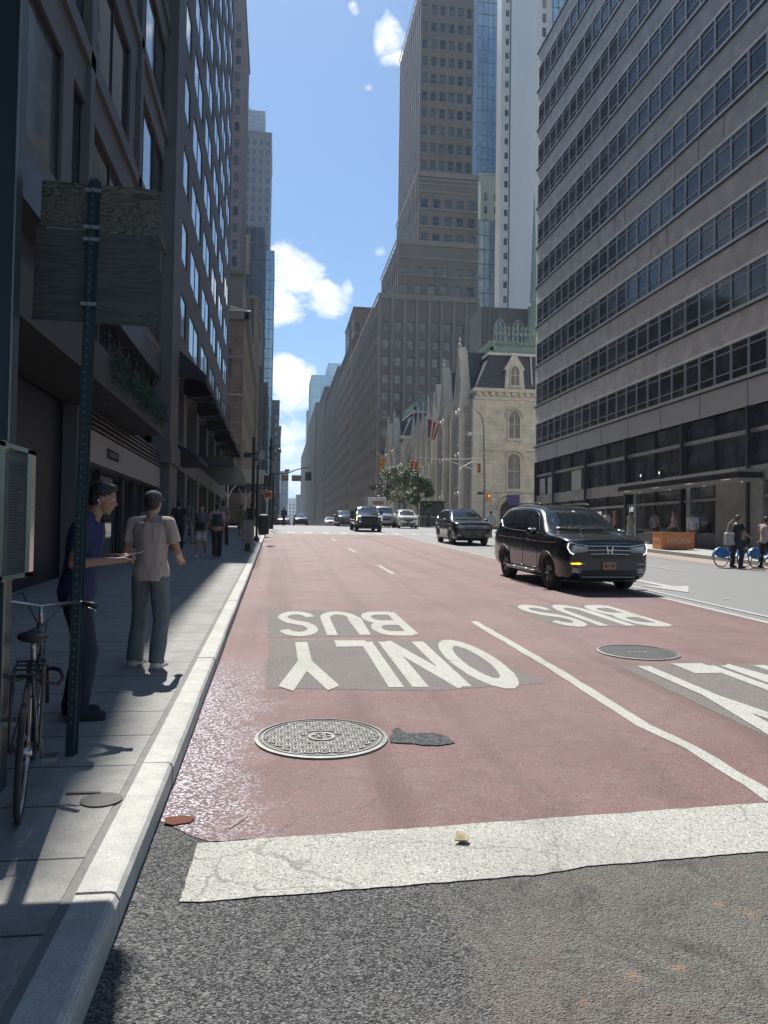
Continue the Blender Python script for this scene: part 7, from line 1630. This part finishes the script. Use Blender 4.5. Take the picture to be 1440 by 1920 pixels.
# ornamental lamp post + street name pole + small signs at the left corner
Y = 46.0
def cpole(label, xb, Yc, ytop, r, name='sign_post', cat='sign post'):
    x = atY(xb, 1000, Yc).x; t = thing(name, label, cat, (x, Yc, gz(Yc)+.15)); return t, x, atY(xb, ytop, Yc).z
t, x, zt = cpole('ornate dark lamp post with crown finial by the left corner', 505, 56, 818, .08, 'lamp_post', 'lamp post')
b = MB(); z = gz(56)+.15; b.lathe([(.28,0),(.28,.2),(.20,.5),(.13,.9),(.10,1.2),(.075,zt-z-1.7),(.13,zt-z-1.6),(.09,zt-z-1.2),(.16,zt-z-.9),(.06,zt-z-.5),(.10,zt-z-.3),(0,zt-z)], (x,56,z), 10); b.obj('post', M_BLK, t)
b = MB(); b.tube([(x,56,zt-1.3),(x+.25,56,zt-.9),(x+.55,56,zt-.85)], .04, 6); b.ball((x+.6,56,zt-1.05), (.16,.16,.2)); b.obj('lamp_arm', M_GALV, t)
t, x, zt = cpole('dark street name pole with green name plates at the left corner', 473, 42, 820, .07)
z = gz(42)+.15; b = MB(); b.tube([(x,42,z),(x,42,zt)], [.10,.075], 8); b.obj('pole', M_BLK, t)
b = MB(); a = atY(484,856,42); b.box((x+.02,41.96,a.z-.25),(a.x,41.98,a.z+.25)); b.obj('street_name_plate', mat('name_plate_green', (.01,.07,.06), rough=.4, var=.05), t)
textmesh('plate_letters', 'E 51 ST', .17, M_LEADW, ((x+a.x)/2+.02, 41.955, a.z), FACE_MY, t)
b = MB(); a = atY(486,855,42); c = atY(497,855,42); b.box((a.x+.01,41.96,atY(490,862,42).z),(c.x,41.98,atY(490,845,42).z)); b.obj('regulation_sign', mat('sign_pale', (.33,.34,.38), rough=.6, var=.05), t)
b = MB(); b.box((x-.55,42.02,atY(470,858,42).z),(x-.03,42.04,atY(470,849,42).z)); b.obj('regulation_sign', M_SIGD, t)
t, x, zt = cpole('slim dark pole carrying the amber walk signal at the left corner', 481, 36, 872, .05, 'walk_signal_post', 'walk signal')
z = gz(36)+.15; b = MB(); b.tube([(x,36,z),(x,36,zt)], .055, 8); b.lathe([(.14,0),(.14,.1),(.06,.25)], (x,36,z), 10); b.obj('pole', M_BLK, t)
a = atY(503,928,36); b = MB(); b.bbox((a.x-.19,35.86,a.z-.18),(a.x+.19,36.1,a.z+.18),.03); o = b.obj('walk_signal', M_YEL, t); b = MB(); b.ball((a.x+.06,35.85,a.z), (.05,.02,.08), nu=8, nv=6); b.box((a.x-.12,35.845,a.z-.08),(a.x-.02,35.855,a.z+.08)); b.obj('hand_symbol', M_TRIMB, None).parent = o
b = MB(); b.tube([(x,36,a.z+.30),(a.x,36,a.z+.30),(a.x,36,a.z+.15)], .03, 5); b.tube([(x,36,a.z),(a.x-.1,36,a.z)], .025, 5); b.obj('bracket', M_BLK, t)
a = atY(500,902,36.0); b = MB(); b.bbox((a.x-.12,35.9,a.z-.3),(a.x+.12,36.1,a.z+.3),.03); b.obj('signal_head', M_SIGD, t)
t, x, zt = cpole('slim pole close behind the ornate lamp post', 511, 60, 860, .05)
z = gz(60)+.15; b = MB(); b.tube([(x,60,z),(x,60,zt)], .07, 6); b.obj('pole', M_BLK, t)
b = MB(); b.box((x-.3,59.9,zt-1.1),(x+.3,59.93,zt-.2)); b.obj('regulation_sign', M_GALV, t)
# news box / litter bins
q = gp(464,1033,.15); t = thing('meter_box', 'squat grey-pink box on a black stand at the edge of the shade', 'street box', (q.x,q.y,q.z))
b = MB(); b.bbox((-.20,-.18,.28),(.20,.18,1.12),.03); b.obj('box', mat('box_pinkgrey', (.20,.17,.18), rough=.6, var=.1), t, world=False); b = MB(); b.box((-.10,-.1,0),(.10,.1,.28)); b.obj('stand', M_BLK, t, world=False); b = MB(); b.bbox((-.22,-.20,1.12),(.22,.20,1.17),.01); b.obj('lid', M_BLK, t, world=False)
q = gp(494,1002,.15); t = thing('litter_bin', 'dark wire litter bin at the left corner', 'litter bin', (q.x,q.y,q.z))
b = MB(); b.lathe([(.30,0),(.36,1.0),(.40,1.02),(.40,1.1),(.33,1.1),(.30,.2)], n=18); b.obj('bin', M_BLK, t, world=False); b = MB(); b.ball((0,0,1.05), (.3,.3,.12)); b.obj('rubbish', mat('rubbish', (.3,.3,.28), var=.5, scale=9), t, world=False)
# sidewalk shed
Y0s, Y1s = 66.5, 80; t = thing('sidewalk_shed', 'white-panelled sidewalk shed on forked white posts over the left corner', 'scaffold shed', (-3, 66, gz(66)))
zb0, zb1 = atY(450,906,66.5).z, atY(450,880,66.5).z; xa, xb_ = atY(418,890,66.5).x-2.5, atY(497,890,66.5).x
b = MB(); b.box((xa,66.4,zb0+.0),(xb_,66.5,zb1)); b.box((xb_-.1,66.5,zb0),(xb_,80,zb1)); b.box((xa,66.5,zb0-.15),(xb_,80,zb0-.02),1)
b.obj('parapet', [mat('shed_panel', (.40,.39,.36), rough=.8, var=.12, scale=.8), M_BLK], t)
zg = gz(66.5)
for px_ in (427, 500, 460):
    x = atY(px_, 950, 66.5+(.1 if px_ == 427 else 6)).x; Yq = 66.6+(0 if px_ == 427 else 6)
    b = MB(); b.tube([(x,Yq,gz(Yq)+.1),(x,Yq,zb0-.1)], .06, 6)
    for s in (-1,1): b.tube([(x,Yq,zb0-1.3),(x+s*.35,Yq,zb0-.55),(x+s*.7,Yq,zb0-.12)], .055, 6)
    b.obj('forked_post', M_LEADW, t)
# flags at the cathedral side
fm_ = mat('flag_stripes', (.4,.05,.06), var=0)
def flag(label, px0, py0, pxp, pyp, Yf, w, cols, hh):
    a = Vector(P_(px0,py0,Yf)); p = Vector(P_(pxp,pyp,Yf)); t = thing('flag', label, 'flag', tuple(p))
    b = MB(); b.tube([tuple(p), tuple(a)], .05, 6); b.ball(tuple(a), .1); b.obj('pole', M_LEADW, t)
    d = (p-a).normalized(); n = len(cols)
    for i, c in enumerate(cols):
        b = MB(); 
        for j in range(6):
            z0 = -hh*j/6; z1 = -hh*(j+1)/6; fold = lambda u, z: Vector((0, .12*math.sin(u*9+z*2), 0)); k0 = 1-.45*j/6; k1 = 1-.45*(j+1)/6
            u0, u1 = w*i/n, w*(i+1)/n
            q = [a+d*(.4+u0*k0)+Vector((0,0,z0))+fold(u0,z0), a+d*(.4+u1*k0)+Vector((0,0,z0))+fold(u1,z0), a+d*(.4+u1*k1)+Vector((0,0,z1))+fold(u1,z1), a+d*(.4+u0*k1)+Vector((0,0,z1))+fold(u0,z1)]
            b.prism(q, (0,.015,0))
        b.obj('stripe', c, t, True)
RC, WC, BC = mat('flag_red', (.42,.03,.04), var=.05), mat('flag_white', (.6,.6,.6), var=.05), mat('flag_blue', (.03,.05,.2), var=.05)
flag('striped red and white flag with blue canton on a slanting pole above the chapel', 797, 782, 832, 797, 92, 1.6, [BC,RC,WC,RC,WC,RC], 2.3)
flag('yellow and white flag on a slanting pole before the dark deco facade', 708, 850, 735, 868, 112, 1.6, [mat('flag_yellow', (.55,.28,.04), var=.08), mat('flag_yellow', (.55,.28,.04), var=.08), WC], 3.0)
# ---- trees ----
M_BARK = mat('bark', (.09,.075,.06), rough=.9, var=.3, scale=6, stretch=(1,1,.3), bump=.5, bscale=20)
def leafmat(n, c): return mat('leaf_'+n, c, rough=.6, var=.45, scale=1.2)
def tree(name, label, x, Y, h, crown, nl, lm, seed, trunk=.14, group=None, ls=.16):
    rr = random.Random(seed); z = gz(min(Y,92)); t = thing(name, label, 'tree', (x, Y, z), 0, group)
    b = MB(); hc = h*.42; b.tube([(0,0,0),(.05,0,hc*.5),(0,.05,hc),(.1,0,h*.75),(.1,0,h*.93)], [trunk,trunk*.8,trunk*.65,trunk*.35,.02], 8)
    cl = []
    for i in range(15):
        a = rr.uniform(0,6.28); z0 = rr.uniform(hc*.8,h*.8); rad = crown*rr.uniform(.35,.95)*(1-.5*max(0,(z0-h*.55)/h)); e = Vector((rad*math.cos(a), rad*math.sin(a), z0+rr.uniform(.2,.9)))
        b.tube([(0,0,z0*.85),tuple(e*.5+Vector((0,0,z0*.48))),tuple(e)], [trunk*.35,trunk*.2,.012], 5); cl.append((e, rr.uniform(.35,.62)*crown*.62))
    cl.append((Vector((0,0,h*.9)), crown*.4))
    b.obj('trunk', M_BARK, t, True, world=False)
    b = MB()
    for i in range(nl):
        c, r = rr.choice(cl); d = Vector((rr.gauss(0,1),rr.gauss(0,1),rr.gauss(0,.8))).normalized()*r*(rr.random()**.4); p = c+d
        s = ls*rr.uniform(.5,1.1); a = Vector((rr.uniform(-1,1),rr.uniform(-1,1),rr.uniform(-.6,.6))).normalized(); e = a.cross(Vector((rr.uniform(-1,1),rr.uniform(-1,1),1))).normalized()
        b.quad(p-a*s, p-e*s*.45, p+a*s, p+e*s*.45)
    o = b.obj('crown', lm, t, False, world=False); return t
TL = ['small street tree, leftmost before the chapel, with a mid green crown','taller loose green street tree in the middle before the chapel','dark green street tree right beside the crowd barriers','thin yellowish street tree behind the yellow signal heads']
TG = 'street trees before the chapel'
tree('street_tree', TL[0], atY(725,930,100).x, 100, 8.0, 2.4, 5200, leafmat('a', (.085,.150,.050)), 1, group=TG)
tree('street_tree', TL[1], atY(757,930,94).x, 94, 8.2, 2.3, 5200, leafmat('b', (.12,.155,.06)), 2, group=TG)
tree('street_tree', TL[2], atY(783,940,86).x, 86, 6.2, 1.7, 5200, leafmat('c', (.06,.125,.05)), 3, group=TG)
tree('street_tree', TL[3], atY(750,900,110).x, 110, 9.6, 1.9, 2600, leafmat('d', (.14,.13,.06)), 4, group=TG)
t = thing('news_kiosk', 'dark boxy kiosk behind the crowd barriers beside the dark green tree', 'kiosk', (atY(810,950,88).x, 88, gz(88)))
b = MB(); b.bbox((-1.3,-.8,0),(1.3,.8,2.9),.08); b.box((-1.5,-1.0,2.9),(1.5,1.0,3.05)); b.obj('booth', mat('kiosk_dark', (.025,.028,.035), rough=.5, var=.1), t, world=False)
t = thing('blue_banner', 'deep blue sign board on the pale stone wall by the ribbon-window block', 'sign', (atY(962,938,81.7).x, 81.7, 5))
b = MB(); a = atY(951,947,81.7); c = atY(974,928,81.7); b.box((a.x,81.6,a.z),(c.x,81.68,c.z)); b.obj('board', mat('deep_blue', (.02,.015,.16), rough=.4, var=.05), t)
# ================= the air over the avenue =================
def haze(dens):
    m = bpy.data.materials.new('haze_air'); m.use_nodes = True; nt = m.node_tree; nt.nodes.remove(nt.nodes['Principled BSDF'])
    v = nt.nodes.new('ShaderNodeVolumePrincipled'); v.inputs['Color'].default_value = (.62,.78,1,1); v.inputs['Density'].default_value = dens; v.inputs['Anisotropy'].default_value = .3
    nt.links.new(v.outputs[0], nt.nodes['Material Output'].inputs['Volume'])
    b = MB(); b.box((-1600,-60,-5),(1600,4100,190)); o = b.obj('haze', m); o['kind'] = 'stuff'; return o
haze(.00022)
bpy.data.scenes.remove(TMP)
